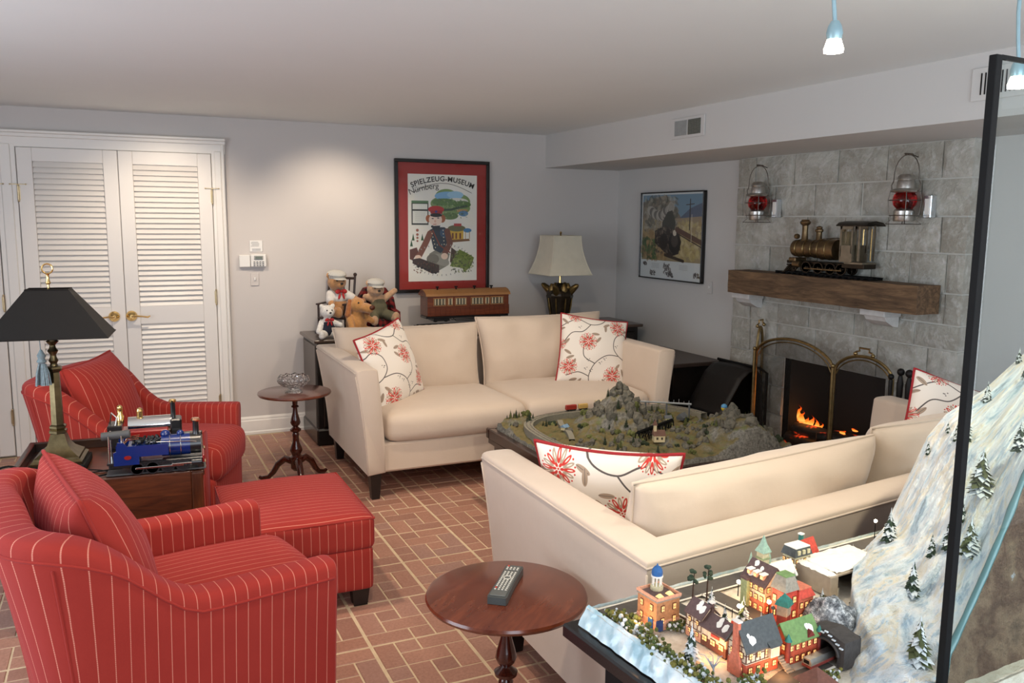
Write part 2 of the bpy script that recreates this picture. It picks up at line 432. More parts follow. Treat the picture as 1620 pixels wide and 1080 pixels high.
def hidden(u, v):   # regions of the frame where furniture stands over the floor
    if v < 640 or u < 0 or u > 930 or v > 1080: return True
    if u < 330 and 735 < v: return u > 55
    if u < 540 and v > 870: return u > 60
    if 340 < u < 590 and 770 < v < 950: return True
    if 600 < u and v < 700: return True
    if 765 < u and v < 880: return True
    return False
for k, (x, y, w, d, e) in enumerate(cells):
    q = to_px((x, y, 0))
    if q and not hidden(*q): vis.append((math.hypot(x, y), k))
vis.sort(); pick = set(k for _, k in vis[:300])
for k in pick:
    x, y, w, d, e = cells[k]
    if (w, d, e) not in BRME: BRME[(w, d, e)] = MB().add(*brick_geo(MX/4*w, MY/4*d, e)).data('brick', M['brick'], 0)
    obj_from(BRME[(w, d, e)], 'brick', floor, (x, y, 0))
b = MB()
for k, (x, y, w, d, e) in enumerate(cells):
    if k in pick: continue
    vs, fs = brick_geo(MX/4*w, MY/4*d, e); b.add([(p[0]+x, p[1]+y, p[2]) for p in vs], fs)
b.build('brick_field', M['brick'], floor, 0, kind='stuff')

# ---- stone chimney breast
BX, BY0, BY1 = 3.837, 2.92, 4.69
OY0, OY1, OZ = 3.36, 4.155, .715
ch = bpy.data.objects.new('trim_2', None); COL.objects.link(ch); ch['kind'] = 'structure'
b = MB()
core = BX+.018
b.box(((core+XR)/2, (BY0+OY0)/2+.006, 1.0), (XR-core, OY0-BY0-.012, 2.0)); b.box(((core+XR)/2, (BY1+OY1)/2-.006, 1.0), (XR-core, BY1-OY1-.012, 2.0))
b.box(((core+XR)/2, (OY0+OY1)/2, (OZ+2)/2), (XR-core, OY1-OY0, 2-OZ))
b.build('mortar_core', M['mortar'], ch, 0)
rows = [(2.0, 1.807, [4.69, 4.51, 4.152, 3.795, 3.444, 3.095, 2.92]),
        (1.807, 1.615, [4.69, 4.62, 4.316, 3.969, 3.61, 3.21, 2.92]),
        (1.615, 1.426, [4.69, 4.512, 4.02, 3.72, 3.409, 3.071, 2.92]),
        (1.426, 1.222, [4.69, 4.336, 3.92, 3.506, 3.25, 3.024, 2.92]),
        (1.222, 1.06, [4.69, 4.40, 4.05, 3.72, 3.34, 3.02, 2.92]),
        (1.06, .93, [4.69, 4.50, 4.236, 3.963, 3.603, 3.188, 2.92]),
        (.93, .715, [4.69, 4.49, 4.237, 3.9, 3.425, 3.097, 2.92]),
        (.715, .52, [4.69, 4.42, OY1, None, OY0, 3.16, 2.92]), (.52, .33, [4.69, 4.36, OY1, None, OY0, 3.1, 2.92]),
        (.33, .165, [4.69, 4.44, OY1, None, OY0, 3.16, 2.92]), (.165, .0, [4.69, 4.36, OY1, None, OY0, 3.1, 2.92])]
def stone_block(y0, y1, z0, z1, x0, xdepth, seed):
    """rough-faced block: front face toward -x, uneven and with chipped edges"""
    w, h = y1-y0, z1-z0; ny, nz = 7, 5; b = MB(); vs = []
    for j in range(nz):
        for i in range(ny):
            y = y0+w*i/(ny-1); z = z0+h*j/(nz-1); e = min(i, ny-1-i, j, nz-1-j)
            nn = mnoise.noise(Vector((y*6+seed, z*6, seed*1.7)))
            x = x0+(.010 if e == 0 else 0)-nn*.008
            vs.append((x, y, z))
    N = len(vs); vs += [(x0+xdepth, y, z) for (x, y, z) in vs[:N]]
    fs = []
    for j in range(nz-1):
        for i in range(ny-1):
            a = j*ny+i; fs.append([a, a+ny, a+ny+1, a+1])
    ring = [i for i in range(ny)]+[j*ny+ny-1 for j in range(1, nz)]+[(nz-1)*ny+i for i in range(ny-2, -1, -1)]+[j*ny for j in range(nz-2, 0, -1)]
    for a, c in zip(ring, ring[1:]+ring[:1]): fs.append([a, c, c+N, a+N])
    return b.add(vs, fs)
sd = 0
for z1, z0, ys in rows:
    for a, c in zip(ys, ys[1:]):
        if a is None or c is None: continue
        sd += 1; proud = rnd.uniform(-.002, .003)
        end = c == 2.92
        stone_block(c+.0045, a-.0045, z0+.0045, z1-.0045, BX-proud, (XR-BX) if end or a == 4.69 else .05, sd*1.37).build('stone', M['stone'], ch, 50)
# firebox
fb = MB(); x1 = BX+.45
fb.box((x1, (OY0+OY1)/2, .36), (.02, OY1-OY0, .72)); fb.box(((BX+x1)/2+.02, OY0-.02, .36), (x1-BX, .04, .72)); fb.box(((BX+x1)/2+.02, OY1+.02, .36), (x1-BX, .04, .72))
fb.box(((BX+x1)/2+.02, (OY0+OY1)/2, OZ+.01), (x1-BX, OY1-OY0, .02)); fb.box(((BX+x1)/2, (OY0+OY1)/2, .01), (x1-BX, OY1-OY0, .02))
fb.build('firebox', M['soot'], ch, 0)
# the wall needs an opening for the firebox
bpy.data.objects.remove(bpy.data.objects['wall_right'])
b = MB(); XT = .5
b.box((XR+XT/2, (YF+OY0)/2-.02, ZC/2), (XT, OY0-YF-.04, ZC)); b.box((XR+XT/2, (YB+OY1)/2+.02, ZC/2), (XT, YB-OY1-.04, ZC))
b.box((XR+XT/2, (OY0+OY1)/2, (ZC+OZ)/2+.01), (XT, OY1-OY0+.08, ZC-OZ-.02))
struct('wall_right', b, M['wall_r'])
# corbels + mantel beam
for y in (4.45, 3.36):
    b = MB(); b.box((3.775, y, 1.095), (.13, .17, .04), .004); b.prism([(3.84, 1.075), (3.73, 1.075), (3.745, 1.05), (3.80, 1.02), (3.84, 1.015)], y-.07, y+.07, 'Y')
    b.build('corbel', simple('corbel_limestone', srgb(205, 203, 200), .8), ch, 30)
mt = thing('mantel_shelf', 'thick rough-hewn brown timber beam mantel on the stone fireplace wall', 'mantel', (3.75, 3.78, 1.115))
b = MB(); NL = 40
def beam_f(u, v):
    y = -.74+1.48*u; a = v*4; k = int(a) % 4; f = a-int(a)
    c = [(-.0875, 0), (.082, 0), (.082, .148), (-.0875, .148)]; p, q = c[k], c[(k+1) % 4]
    x = p[0]+(q[0]-p[0])*f; z = p[1]+(q[1]-p[1])*f
    nn = mnoise.noise(Vector((y*3, z*12+x*9, 4.2)))*.004+mnoise.noise(Vector((y*14, z*30, x*30)))*.0015
    return (x+(nn if x < 0 else 0), y, z+nn)
b.grid(beam_f, NL, 33)
ring0 = [j*NL for j in range(32)]; ring1 = [j*NL+NL-1 for j in range(32)]
b.f += [ring0, ring1[::-1]]; b.m += [0, 0]; b.uv += [None, None]
b.build('beam', M['beam'], mt, 50)

# ------------------------------------------------------------------ upholstery
def fillet_path(pts, rad, nseg=8, step=.05):
    """pts: polyline; returns stations (x,y,nx,ny) with rounded corners; outward normal is on the right-hand side"""
    out = []
    P = [Vector(p) for p in pts]
    poly = [P[0]]
    for i in range(1, len(P)-1):
        a, c, e = P[i-1], P[i], P[i+1]; d0 = (a-c).normalized(); d1 = (e-c).normalized()
        r = rad[i-1] if hasattr(rad, '__len__') else rad
        if r <= 0: poly.append(c); continue
        s, t = c+d0*r, c+d1*r
        for k in range(nseg+1):
            f = k/nseg; poly.append(s*(1-f)**2+c*2*f*(1-f)+t*f*f)
    poly.append(P[-1])
    res = [poly[0]]
    for q in poly[1:]:
        L = (q-res[-1]).length; n = max(1, int(L/step)); base = res[-1]
        for k in range(1, n+1): res.append(base.lerp(q, k/n))
    st = []; s = 0
    for i, p in enumerate(res):
        if i: s += (p-res[i-1]).length
        d0 = (p-res[i-1]).normalized() if i else (res[1]-p).normalized()
        d1 = (res[i+1]-p).normalized() if i < len(res)-1 else d0
        n0 = Vector((d0.y, -d0.x)); n1 = Vector((d1.y, -d1.x)); n = (n0+n1).normalized(); n /= max(.5, n.dot(n0))
        st.append((p, n, s))
    return st
def shell(st, zb, hfun, lean, tht, thb, zin, rtop=None, end_push=.012):
    b = MB(); secs = []; S = st[-1][2]; edge = []
    rz = rtop or tht*.45
    for (p, n, s) in st:
        h = hfun(s/S); ln = lean(s/S) if callable(lean) else lean; th = tht(s/S) if callable(tht) else tht
        c = []; r2 = rz
        for k in range(9):
            t = k/8; c.append((ln*t**1.4, zb+t*(h-r2-zb)))
        sq = .55
        for k in range(1, 12):
            a = pi*k/12; cx = math.copysign(abs(cos(a))**sq, cos(a)); cz = sin(a)**sq
            c.append((ln-th/2+th/2*cx, h-r2+r2*cz))
        for k in range(7):
            t = k/6; c.append((ln-th+(-thb-(ln-th))*t**.8, (h-r2)+(zin-(h-r2))*t))
        c.append((-thb, zb+.01)); secs.append([(p+n*q[0], q[1], s, q[0]) for q in c]); edge.append(c[8])
    # close ends softly
    def endcap(sec, p, d, rev):
        out = []; cz = sum(q[1] for q in sec)/len(sec); cp = sum((q[0] for q in sec), Vector((0, 0)))/len(sec)
        for k, (sh, psh) in enumerate(((.03, .6), (.09, 1.0))):
            out.append([(q[0]*(1-sh*1.4)+cp*sh*1.4+d*end_push*psh, q[1]*(1-sh*.25)+cz*sh*.25, q[2]+(-1 if rev else 1)*end_push*(k+1), q[3]) for q in sec])
        return out
    d0 = (st[0][0]-st[1][0]).normalized(); d1 = (st[-1][0]-st[-2][0]).normalized()
    e0 = endcap(secs[0], None, d0, True); e1 = endcap(secs[-1], None, d1, False)
    allsec = e0[::-1]+secs+e1; n = len(allsec[0])
    vs = [(q[0].x, q[0].y, q[1]) for sec in allsec for q in sec]; fs = []; us = []
    arc = [0]
    for k in range(1, n): arc.append(arc[-1]+math.hypot(secs[0][k][3]-secs[0][k-1][3], secs[0][k][1]-secs[0][k-1][1]))
    for i in range(len(allsec)-1):
        for k in range(n):
            k2 = (k+1) % n; fs.append([i*n+k, (i+1)*n+k, (i+1)*n+k2, i*n+k2])
            u0_, u1_ = allsec[i][0][2], allsec[i+1][0][2]; a0, a1 = arc[k], arc[k2] if k2 else arc[k]+.1
            us.append([(u0_, a0), (u1_, a0), (u1_, a1), (u0_, a1)])
    for ring, sec in ((list(range(n)), allsec[0]), ([(len(allsec)-1)*n+k for k in range(n)][::-1], allsec[-1])):
        fs.append(ring); uu = [(q[3]+5, q[1]) for q in sec]
        us.append(uu if ring[0] == 0 else uu[::-1])
    b.add(vs, fs, uv=us)
    seam = [(st[i][0].x+st[i][1].x*edge[i][0], st[i][0].y+st[i][1].y*edge[i][0], edge[i][1]) for i in range(len(st))]
    return b, seam
def softbox(w, d, h, r=.04, crown=.02, side=.01, n=11, skirt=None, seed=0, wr=.003):
    """rounded cushion centred at origin with puffed faces, box-mapped UV (metres)"""
    b = MB(); hx, hy, hz = w/2, d/2, h/2
    faces = [((0, 0, 1), (1, 0, 0), (0, 1, 0)), ((0, 0, -1), (1, 0, 0), (0, -1, 0)), ((1, 0, 0), (0, 1, 0), (0, 0, 1)), ((-1, 0, 0), (0, -1, 0), (0, 0, 1)), ((0, 1, 0), (-1, 0, 0), (0, 0, 1)), ((0, -1, 0), (1, 0, 0), (0, 0, 1))]
    for nrm, U, V in faces:
        nrm, U, V = Vector(nrm), Vector(U), Vector(V)
        def fn(a, c):
            f = lambda t: math.sin((t*2-1)*pi/2*.94)/math.sin(pi/2*.94)
            q = nrm+U*f(a)+V*f(c); q = Vector((q.x*hx, q.y*hy, q.z*hz))
            inner = Vector((max(-hx+r, min(hx-r, q.x)), max(-hy+r, min(hy-r, q.y)), max(-hz+r, min(hz-r, q.z))))
            dd = q-inner
            if dd.length > 1e-9: q = inner+dd.normalized()*min(r, dd.length if (abs(nrm.dot(dd)) < r*.999) else r)
            x, y, z = q.x/hx, q.y/hy, q.z/hz
            px, py, pz = max(0, 1-x*x), max(0, 1-y*y), max(0, 1-z*z)
            o = Vector((x*side*py*pz**.5, y*side*px*pz**.5, z*crown*(px*py)**.5))
            nn = mnoise.noise(Vector((q.x*5+seed, q.y*5, q.z*5)))*wr
            return q+o+Vector((x, y, z))*nn
        b0 = len(b.f); b.grid(fn, n, n)
        for k in range(b0, len(b.f)):
            P = [b.v[i] for i in b.f[k]]
            if abs(nrm.z) > .5: b.uv[k] = [(p[1], p[0]) for p in P]
            elif abs(nrm.x) > .5: b.uv[k] = [(p[1], p[2]) for p in P]
            else: b.uv[k] = [(p[0], p[2]) for p in P]
    return b
def weld(o, d=.0006):
    import bmesh
    bm = bmesh.new(); bm.from_mesh(o.data); bmesh.ops.remove_doubles(bm, verts=bm.verts, dist=d); bm.to_mesh(o.data); bm.free()
    o.data.shade_smooth(); return o
def pillow_mb(w, h, t, n=25, pinch=.05, wr=.008, seed=0, uvm=False, flat=.42, taper=0.0):
    """cushion in the XZ plane (x width, z height), thickness along y; returns body and seam path"""
    b = MB()
    def P(a, c, s):
        u, v = a*2-1, c*2-1
        x = w/2*u*(1-pinch*(1-v*v))*(1+taper*v); z = h/2*v*(1-pinch*(1-u*u))
        th = t/2*(max(0, (1-u*u))*max(0, (1-v*v)))**flat
        edge = 1-max(abs(u), abs(v))
        nn = mnoise.noise(Vector((x*7+seed, z*7, seed)))*wr*min(1, edge*6)
        nn += mnoise.noise(Vector((u*1.5+v*6+seed, v*3-u*4, seed+3)))*wr*.6*min(1, edge*4)*max(0, abs(u*v))
        return (x, s*(th+nn), z)
    sn = lambda a: .5+.5*math.sin((a-.5)*pi)*.5+(a-.5)*.5
    for s in (-1, 1):
        b0 = len(b.f); b.grid(lambda a, c: P(sn(a) if s < 0 else 1-sn(a), sn(c), s), n, n)
        for k in range(b0, len(b.f)):
            Q = [b.v[i] for i in b.f[k]]
            b.uv[k] = [((p[0]/w+.5), (p[2]/h+.5)) for p in Q] if uvm else [(p[0], p[2]) for p in Q]
    seam = []
    for k in range(n-1): seam.append(P(sn(k/(n-1)), 0, 1))
    for k in range(n-1): seam.append(P(1, sn(k/(n-1)), 1))
    for k in range(n-1): seam.append(P(1-sn(k/(n-1)), 1, 1))
    for k in range(n-1): seam.append(P(0, 1-sn(k/(n-1)), 1))
    return b, [(p[0], 0, p[2]) for p in seam]

def leg_mb(x, y, h, a=.03, c=.02):
    return MB().lathe([(c, 0), (a, h)], (x, y, 0), sq=4)
def smooth_step(t): t = max(0, min(1, t)); return t*t*(3-2*t)

# ---- armchairs (local +x is the way the chair faces)
def armchair(label, loc, rz):
    t = thing('armchair', label, 'armchair', loc, rz, 'red pinstripe armchairs')
    pts = [(.40, -.335), (-.33, -.335), (-.33, .335), (.40, .335)]
    st = fillet_path([(p[0], -p[1]) for p in pts], .16, 10, .045)
    # orient the normals outward
    st = [(p, (n if (n.dot(Vector((p.x-.05, p.y))) > 0) else -n), s) for p, n, s in st]
    def hf(f):
        g = min(f, 1-f)*2          # 0 at arm fronts, 1 at middle of the back
        return .578+.235*smooth_step((g-.36)/.34)+.012*smooth_step((g-.8)/.2)
    def lean(f):
        g = min(f, 1-f)*2
        return .035+.075*smooth_step((g-.45)/.25)
    b, seam = shell(st, .07, hf, lean, .105, .085, .25, .05)
    fr = b.build('frame', M['red'], t, 60)
    MB().tube([Vector(p)+Vector((0, 0, .004)) for p in seam], .0042, 6).build('piping', M['red'], fr, 180)
    # back seams
    for sgn in (-1, 1):
        i = min(range(len(st)), key=lambda k: abs(st[k][0].x+.27)+(0 if st[k][0].y*sgn > 0 else 9))
        p, n, s = st[i]; f = s/st[-1][2]; pts3 = []
        for k in range(10):
            tt = k/9*.98; pts3.append((p.x+n.x*(lean(f)*tt**1.5+.001), p.y+n.y*(lean(f)*tt**1.5+.001), .07+tt*(hf(f)-.05-.07)))
        MB().tube(pts3, .004, 6).build('welt', M['red'], fr, 180)
    weld(softbox(.71, .53, .24, .03, .0, .004).build('base', M['red'], t)).location = (.078, 0, .20)
    c = weld(softbox(.74, .50, .18, .06, .028, .016, 13).build('seat_cushion', M['red'], t)); c.location = (.098, 0, .385)
    pb, ps = pillow_mb(.58, .50, .25, 23, .05, .012, seed=3)
    pc = weld(pb.build('back_cushion', M['red'], t, 180)); MB().tube(ps, .006, 6, closed=True).build('piping', M['red'], pc, 180)
    pc.matrix_local = T(-.165, 0, .632) @ RZ(-pi/2) @ RX(radians(19))
    for x in (.34, -.27):
        for y in (-.27, .27): leg_mb(x, y, .08, .03, .024).build('leg', M['legwood'], t)
    return t
armchair('red pinstripe armchair in the foreground with its back to the camera', (.055, 2.645, 0), radians(12))
armchair('red pinstripe armchair in front of the white louvered closet doors', (.045, 4.60, 0), radians(-21))

# ---- ottoman
ot = thing('ottoman', 'red pinstripe ottoman with a seamed lift-top on black feet', 'ottoman', (.606, 3.565, 0), radians(0))
weld(softbox(.545, .665, .18, .02, 0, .004).build('base', M['red'], ot)).location = (0, 0, .163)
o = weld(softbox(.555, .675, .128, .022, .03, .003, 13).build('lid', M['red'], ot)); o.location = (0, 0, .316)
MB().tube([(s*.274, y, .376) for s, y in ((1, -.334), (1, .334), (-1, .334), (-1, -.334))], .0045, 6, closed=True).build('piping', M['red'], ot, 180)
for x in (-.22, .22):
    for y in (-.28, .28): leg_mb(x, y, .075, .036, .028).build('leg', M['legwood'], ot)

# ---- sofas (local: +x right, front toward -y)
def sofa(label, quad, dz):
    """quad: world xy of the four top outer corners: left-front, left-back, right-back, right-front as seen from the front"""
    LF, LB, RB, RF = [Vector(q) for q in quad]
    c0 = (LF+LB+RB+RF)/4
    xd = ((RF-LF)+(RB-LB)).normalized(); ang = math.atan2(xd.y, xd.x)
    t = thing('sofa', label, 'sofa', (c0.x, c0.y, 0), ang, 'cream upholstered sofas')
    inv = RZ(-ang)
    L = [inv @ Vector((q.x-c0.x, q.y-c0.y, 0)) for q in (LF, LB, RB, RF)]; L = [Vector((q.x, q.y)) for q in L]
    lean = .062
    ins = [Vector((L[0].x+lean, L[0].y)), Vector((L[1].x+lean, L[1].y-lean)), Vector((L[2].x-lean, L[2].y-lean)), Vector((L[3].x-lean, L[3].y))]
    st = fillet_path(ins, .0, 1, .09)
    st = [(p, (n if n.dot(p) > 0 else -n), s) for p, n, s in st]
    b, seam = shell(st, .15, lambda f: .757, lean, .125, .10, .30, .022, .012)
    fr = b.build('frame', M['cream'], t, 50)
    MB().tube([Vector(p) for p in seam], .0035, 6).build('piping', M['cream'], fr, 180)
    for k in (0, 1, 2, 3):
        p, n, s = min(st, key=lambda q: (q[0]-ins[k]).length)
        q3 = [(p.x+n.x*lean*(j/8)**1.5, p.y+n.y*lean*(j/8)**1.5, .15+(j/8)*.569) for j in range(9)]
        MB().tube(q3, .0035, 6).build('welt', M['cream'], fr, 180)
    W_ = (ins[3]-ins[0]).length; wi = W_-.21; dep = abs(ins[0].y-ins[1].y)
    y0 = (ins[0].y+ins[3].y)/2; y1 = (ins[1].y+ins[2].y)/2
    MB().box((0, (y0+y1)/2-.02, .235), (wi+.04, dep-.10, .17), .012).build('base', M['cream'], t, 30)
    cw = wi/2-.006
    for sx in (-1, 1):
        o = weld(softbox(cw, dep-.22, .165, .06, .018, .012, 13, seed=sx*3).build('seat_cushion', M['cream'], t)); o.location = (sx*(cw/2+.003), y0+(dep-.22)/2+.006, .40)
        pb, ps = pillow_mb(cw+.10, .50, .27, 27, .045, .026, seed=sx*5+len(label), flat=.38, taper=.022)
        pc = weld(pb.build('back_cushion', M['cream'], t, 180)); MB().tube(ps, .0045, 6, closed=True).build('piping', M['cream'], pc, 180)
        pc.matrix_local = T(sx*(cw/2+.05), y1-.19, .665+dz[sx > 0]) @ RZ(radians(sx*1.5)) @ RX(radians(-13))
    for k, sx in ((0, 1), (1, 1), (2, -1), (3, -1)):
        q = ins[k]; leg_mb(q.x+sx*.05, q.y+(.05 if k in (0, 3) else -.06), .16, .034, .022).build('leg', M['legwood'], t)
    return t
S1 = sofa('cream sofa against the console by the back wall, facing the room', ((1.133, 4.50), (1.141, 5.56), (3.27, 5.56), (3.24, 4.50)), (-.028, .006))
S2 = sofa('cream sofa in the right foreground seen from behind', ((3.36, 2.88), (3.34, 1.95), (1.138, 1.655), (1.137, 2.71)), (-.012, -.035))
#STAGE2
# ------------------------------------------------------------------ printed images (drawn here, pixel by pixel)
class Paint:
    def __init__(s, w, h, bg):
        s.w, s.h = w, h; s.a = np.zeros((h, w, 3)); s.a[:] = bg
    def _put(s, mask, x0, y0, col, al=1.0):
        sub = s.a[y0:y0+mask.shape[0], x0:x0+mask.shape[1]]
        m = (mask*al)[..., None]; sub[:] = sub*(1-m)+np.array(col)*m
    def _box(s, x0, y0, x1, y1):
        x0 = int(max(0, x0)); y0 = int(max(0, y0)); x1 = int(min(s.w, x1+2)); y1 = int(min(s.h, y1+2))
        if x1 <= x0 or y1 <= y0: return None
        Y, X = np.mgrid[y0:y1, x0:x1]; return x0, y0, X+.5, Y+.5
    def ell(s, cx, cy, rx, ry, col, ang=0, al=1):
        cx *= s.w; cy *= s.h; rx *= s.w; ry *= s.w; R_ = max(rx, ry); q = s._box(cx-R_, cy-R_, cx+R_, cy+R_)
        if not q: return
        x0, y0, X, Y = q; dx = X-cx; dy = Y-cy; c, n = cos(ang), sin(ang); u = (dx*c+dy*n)/rx; v = (-dx*n+dy*c)/ry
        s._put(np.clip((1-np.sqrt(u*u+v*v))*min(rx, ry)+.5, 0, 1), x0, y0, col, al)
    def poly(s, pts, col, al=1):
        P = [(x*s.w, y*s.h) for x, y in pts]; xs = [p[0] for p in P]; ys = [p[1] for p in P]
        q = s._box(min(xs), min(ys), max(xs), max(ys))
        if not q: return
        x0, y0, X, Y = q; ins = np.zeros(X.shape, bool)
        for (xa, ya), (xb, yb) in zip(P, P[1:]+P[:1]):
            if ya == yb: continue
            ins ^= ((ya > Y) != (yb > Y)) & (X < (xb-xa)*(Y-ya)/(yb-ya)+xa)
        s._put(ins.astype(float), x0, y0, col, al)
    def rect(s, x0, y0, x1, y1, col, al=1): s.poly([(x0, y0), (x1, y0), (x1, y1), (x0, y1)], col, al)
    def line(s, pts, wd, col, al=1):
        P = [(x*s.w, y*s.h) for x, y in pts]; r = wd*s.w/2
        for (xa, ya), (xb, yb) in zip(P, P[1:]):
            q = s._box(min(xa, xb)-r, min(ya, yb)-r, max(xa, xb)+r, max(ya, yb)+r)
            if not q: continue
            x0, y0, X, Y = q; dx, dy = xb-xa, yb-ya; L = dx*dx+dy*dy+1e-9
            t = np.clip(((X-xa)*dx+(Y-ya)*dy)/L, 0, 1); d = np.hypot(X-xa-t*dx, Y-ya-t*dy)
            s._put(np.clip(r-d+.5, 0, 1), x0, y0, col, al)
    def blot(s, x0, y0, x1, y1, cols, n, sz, seed=0, al=.6):
        r = random.Random(seed)
        for _ in range(n): s.ell(r.uniform(x0, x1), r.uniform(y0, y1), r.uniform(.3, 1)*sz, r.uniform(.3, 1)*sz*.6, r.choice(cols), r.uniform(0, 3), al)
    def material(s, name, rough=.5, coat=0, bumpw=False):
        im = bpy.data.images.new(name, s.w, s.h); buf = np.ones((s.h, s.w, 4), np.float32); buf[..., :3] = s.a[::-1]
        im.pixels.foreach_set(buf.ravel()); im.update(); im.pack()
        m = NT(name); t = m.n('ShaderNodeTexImage', image=im); tc = m.n('ShaderNodeTexCoord'); m.l(tc.outputs['UV'], t.inputs[0])
        m.l(t.outputs[0], m.b.inputs['Base Color']); m.b.inputs['Roughness'].default_value = rough; m.b.inputs['Coat Weight'].default_value = coat
        if bumpw: m.bump(m.noise(700, 2), .2, .002); m.b.inputs['Sheen Weight'].default_value = .2
        return m.mat
def C(r, g, b): return (r/255, g/255, b/255)

def pillow_print():
    p = Paint(640, 640, C(232, 224, 214)); RED = C(196, 52, 44); TAU = C(168, 148, 130); GR = C(86, 80, 78)
    def arc(pts, w=.011):
        P = [Vector((a, b, 0)) for a, b in pts]; out = []
        for i in range(len(P)-1):
            p0 = P[max(i-1, 0)]; p1 = P[i]; p2 = P[i+1]; p3 = P[min(i+2, len(P)-1)]
            for k in range(8):
                t = k/8; out.append(.5*((2*p1)+(-p0+p2)*t+(2*p0-5*p1+4*p2-p3)*t*t+(-p0+3*p1-3*p2+p3)*t**3))
        out.append(P[-1]); p.line([(q.x, q.y) for q in out], w, GR)
    arc([(-.02, .30), (.10, .22), (.22, .30), (.24, .45), (.15, .55), (.02, .60)]); arc([(.15, .55), (.34, .57), (.50, .70), (.56, .88), (.50, 1.02)])
    arc([(.50, .70), (.66, .62), (.68, .46)]); arc([(.30, -.02), (.42, .10), (.58, .14), (.78, .08), (1.02, .22)]); arc([(.58, .14), (.70, .26), (.86, .30), (.98, .50)])
    arc([(.56, .88), (.72, .84), (.88, .90)])
    def leaf(x, y, a, L=.055, c=TAU):
        p.ell(x+cos(a)*L, y+sin(a)*L, L, L*.36, c, a); p.line([(x, y), (x+cos(a)*L*1.8, y+sin(a)*L*1.8)], .003, GR)
    for x, y, a in ((.30, .10, .5), (.36, .12, 1.5), (.12, .66, .9), (.16, .70, 1.6), (.08, .72, 2.0), (.44, .32, .9), (.46, .28, 0), (.80, .62, .4), (.78, .66, 1.3), (.84, .60, -.6),
                    (.66, .92, 1.), (.72, .93, .3), (.90, .16, -.8), (.94, .22, .2), (.36, .90, 2.4), (.40, .92, 1.4), (.88, .38, .9), (.02, .16, .3)): leaf(x, y, a)
    for x, y in ((.36, .62), (.42, .68), (.60, .66), (.54, .80), (.20, .42), (.74, .20), (.62, .78)):
        for k in range(4): p.ell(x+.018*cos(k*1.7), y+.018*sin(k*2.1), .007, .005, GR)
    def flower(x, y, R_, s0):
        n = 16
        for k in range(n):
            a = 2*pi*k/n+s0; c = TAU if k % 2 else RED
            p.ell(x+cos(a)*R_*.66, y+sin(a)*R_*.66, R_*.36, R_*.115, c, a); p.ell(x+cos(a)*R_*.72, y+sin(a)*R_*.72, R_*.18, R_*.04, C(236, 222, 208), a)
            a += pi/n; p.ell(x+cos(a)*R_*1.02, y+sin(a)*R_*1.02, R_*.05, R_*.05, RED)
        for k in range(6): a = k*pi/3+s0; p.ell(x+cos(a)*R_*.24, y+sin(a)*R_*.24, R_*.13, R_*.08, RED, a)
        p.ell(x, y, R_*.10, R_*.10, C(232, 224, 214)); p.ell(x, y, R_*.06, R_*.06, RED)
    for f in ((.18, .14, .115, 0), (.62, .40, .12, .2), (.22, .84, .125, .1), (.86, .78, .11, .3), (.80, .02, .10, 0), (1.0, .46, .08, 0)): flower(*f)
    return p.material('floral_print', .9, 0, True)
M['floral'] = pillow_print(); M['redpipe'] = simple('red_piping', srgb(150, 26, 34), .8)
def throw_pillow(label, loc, rz, tilt, roll=0.0, w=.45, flip=False, pinch=.045):
    t = thing('throw_pillow', label, 'pillow', loc, 0, 'floral throw pillows')
    t.matrix_local = T(*loc) @ RZ(rz) @ RX(tilt) @ RY(roll)
    b, s = pillow_mb(w, w, .19, 31, pinch, .011, seed=len(label)*.7, uvm=True, flat=.45)
    if flip:
        b.uv = [[(1-a, c) for a, c in u] for u in b.uv]
    o = b.build('cover', M['floral'], t, 180); weld(o); MB().tube(s, .006, 8, closed=True).build('piping', M['redpipe'], t, 180)
throw_pillow('floral throw pillow leaning in the left corner of the far sofa', (1.46, 4.94, .685), radians(38), radians(-16), radians(-10), .49, pinch=.06)
throw_pillow('floral throw pillow at the right end of the far sofa', (2.93, 5.03, .68), radians(-12), radians(-19), radians(9), .485, flip=True, pinch=.06)
throw_pillow('floral throw pillow in the left corner of the near sofa', (1.49, 2.42, .600), radians(-40), radians(20), radians(1), .50, pinch=.10)
throw_pillow('floral throw pillow against the right arm of the near sofa', (3.20, 2.40, .68), radians(-22), radians(-25), radians(20), .47, flip=True)

# ------------------------------------------------------------------ pedestal tables
def ped_table(label, loc, r, h, rz):
    t = thing('pedestal_table', label, 'side table', loc, rz, 'round mahogany pedestal tables')
    MB().lathe([(r-.02, h-.022), (r-.004, h-.018), (r, h-.010), (r-.003, h-.003), (r-.012, h), (0, h)], n=64).build('tabletop', M['mahog'], t, 30)
    prof = [(.03, h-.022), (.024, h-.03), (.017, h-.05), (.015, h-.085), (.022, h-.09), (.022, h-.097), (.013, h-.10), (.015, h-.13), (.026, h-.17), (.030, h-.19), (.024, h-.205), (.014, h-.215), (.020, h-.222), (.033, h-.232), (.031, h-.242),
            (.016, h-.252), (.021, h-.262), (.018, h-.28), (.020, h-.31), (.034, h-.345), (.037, h-.362), (.026, h-.385), (.026, h-.39), (.040, h-.40), (.042, h-.412), (.034, h-.43), (.034, h-.47), (.020, h-.485)]
    MB().lathe(prof[::-1], n=24).build('column', M['mahog_turn'], t)
    for k in range(3):
        a = 2*pi*k/3; pts = [(.02, .13), (.07, .145), (.115, .11), (.145, .06), (.175, .028), (.215, .018), (.235, .026)]
        rr = [.022, .021, .019, .017, .014, .014, .010]
        MB().tube([(p*cos(a), p*sin(a), z) for p, z in pts], rr, 10).build('leg', M['mahog_turn'], t)
    return t
ped_table('round mahogany pedestal table in the foreground with the remote control on it', (.912, 2.0, 0), .222, .572, radians(40))
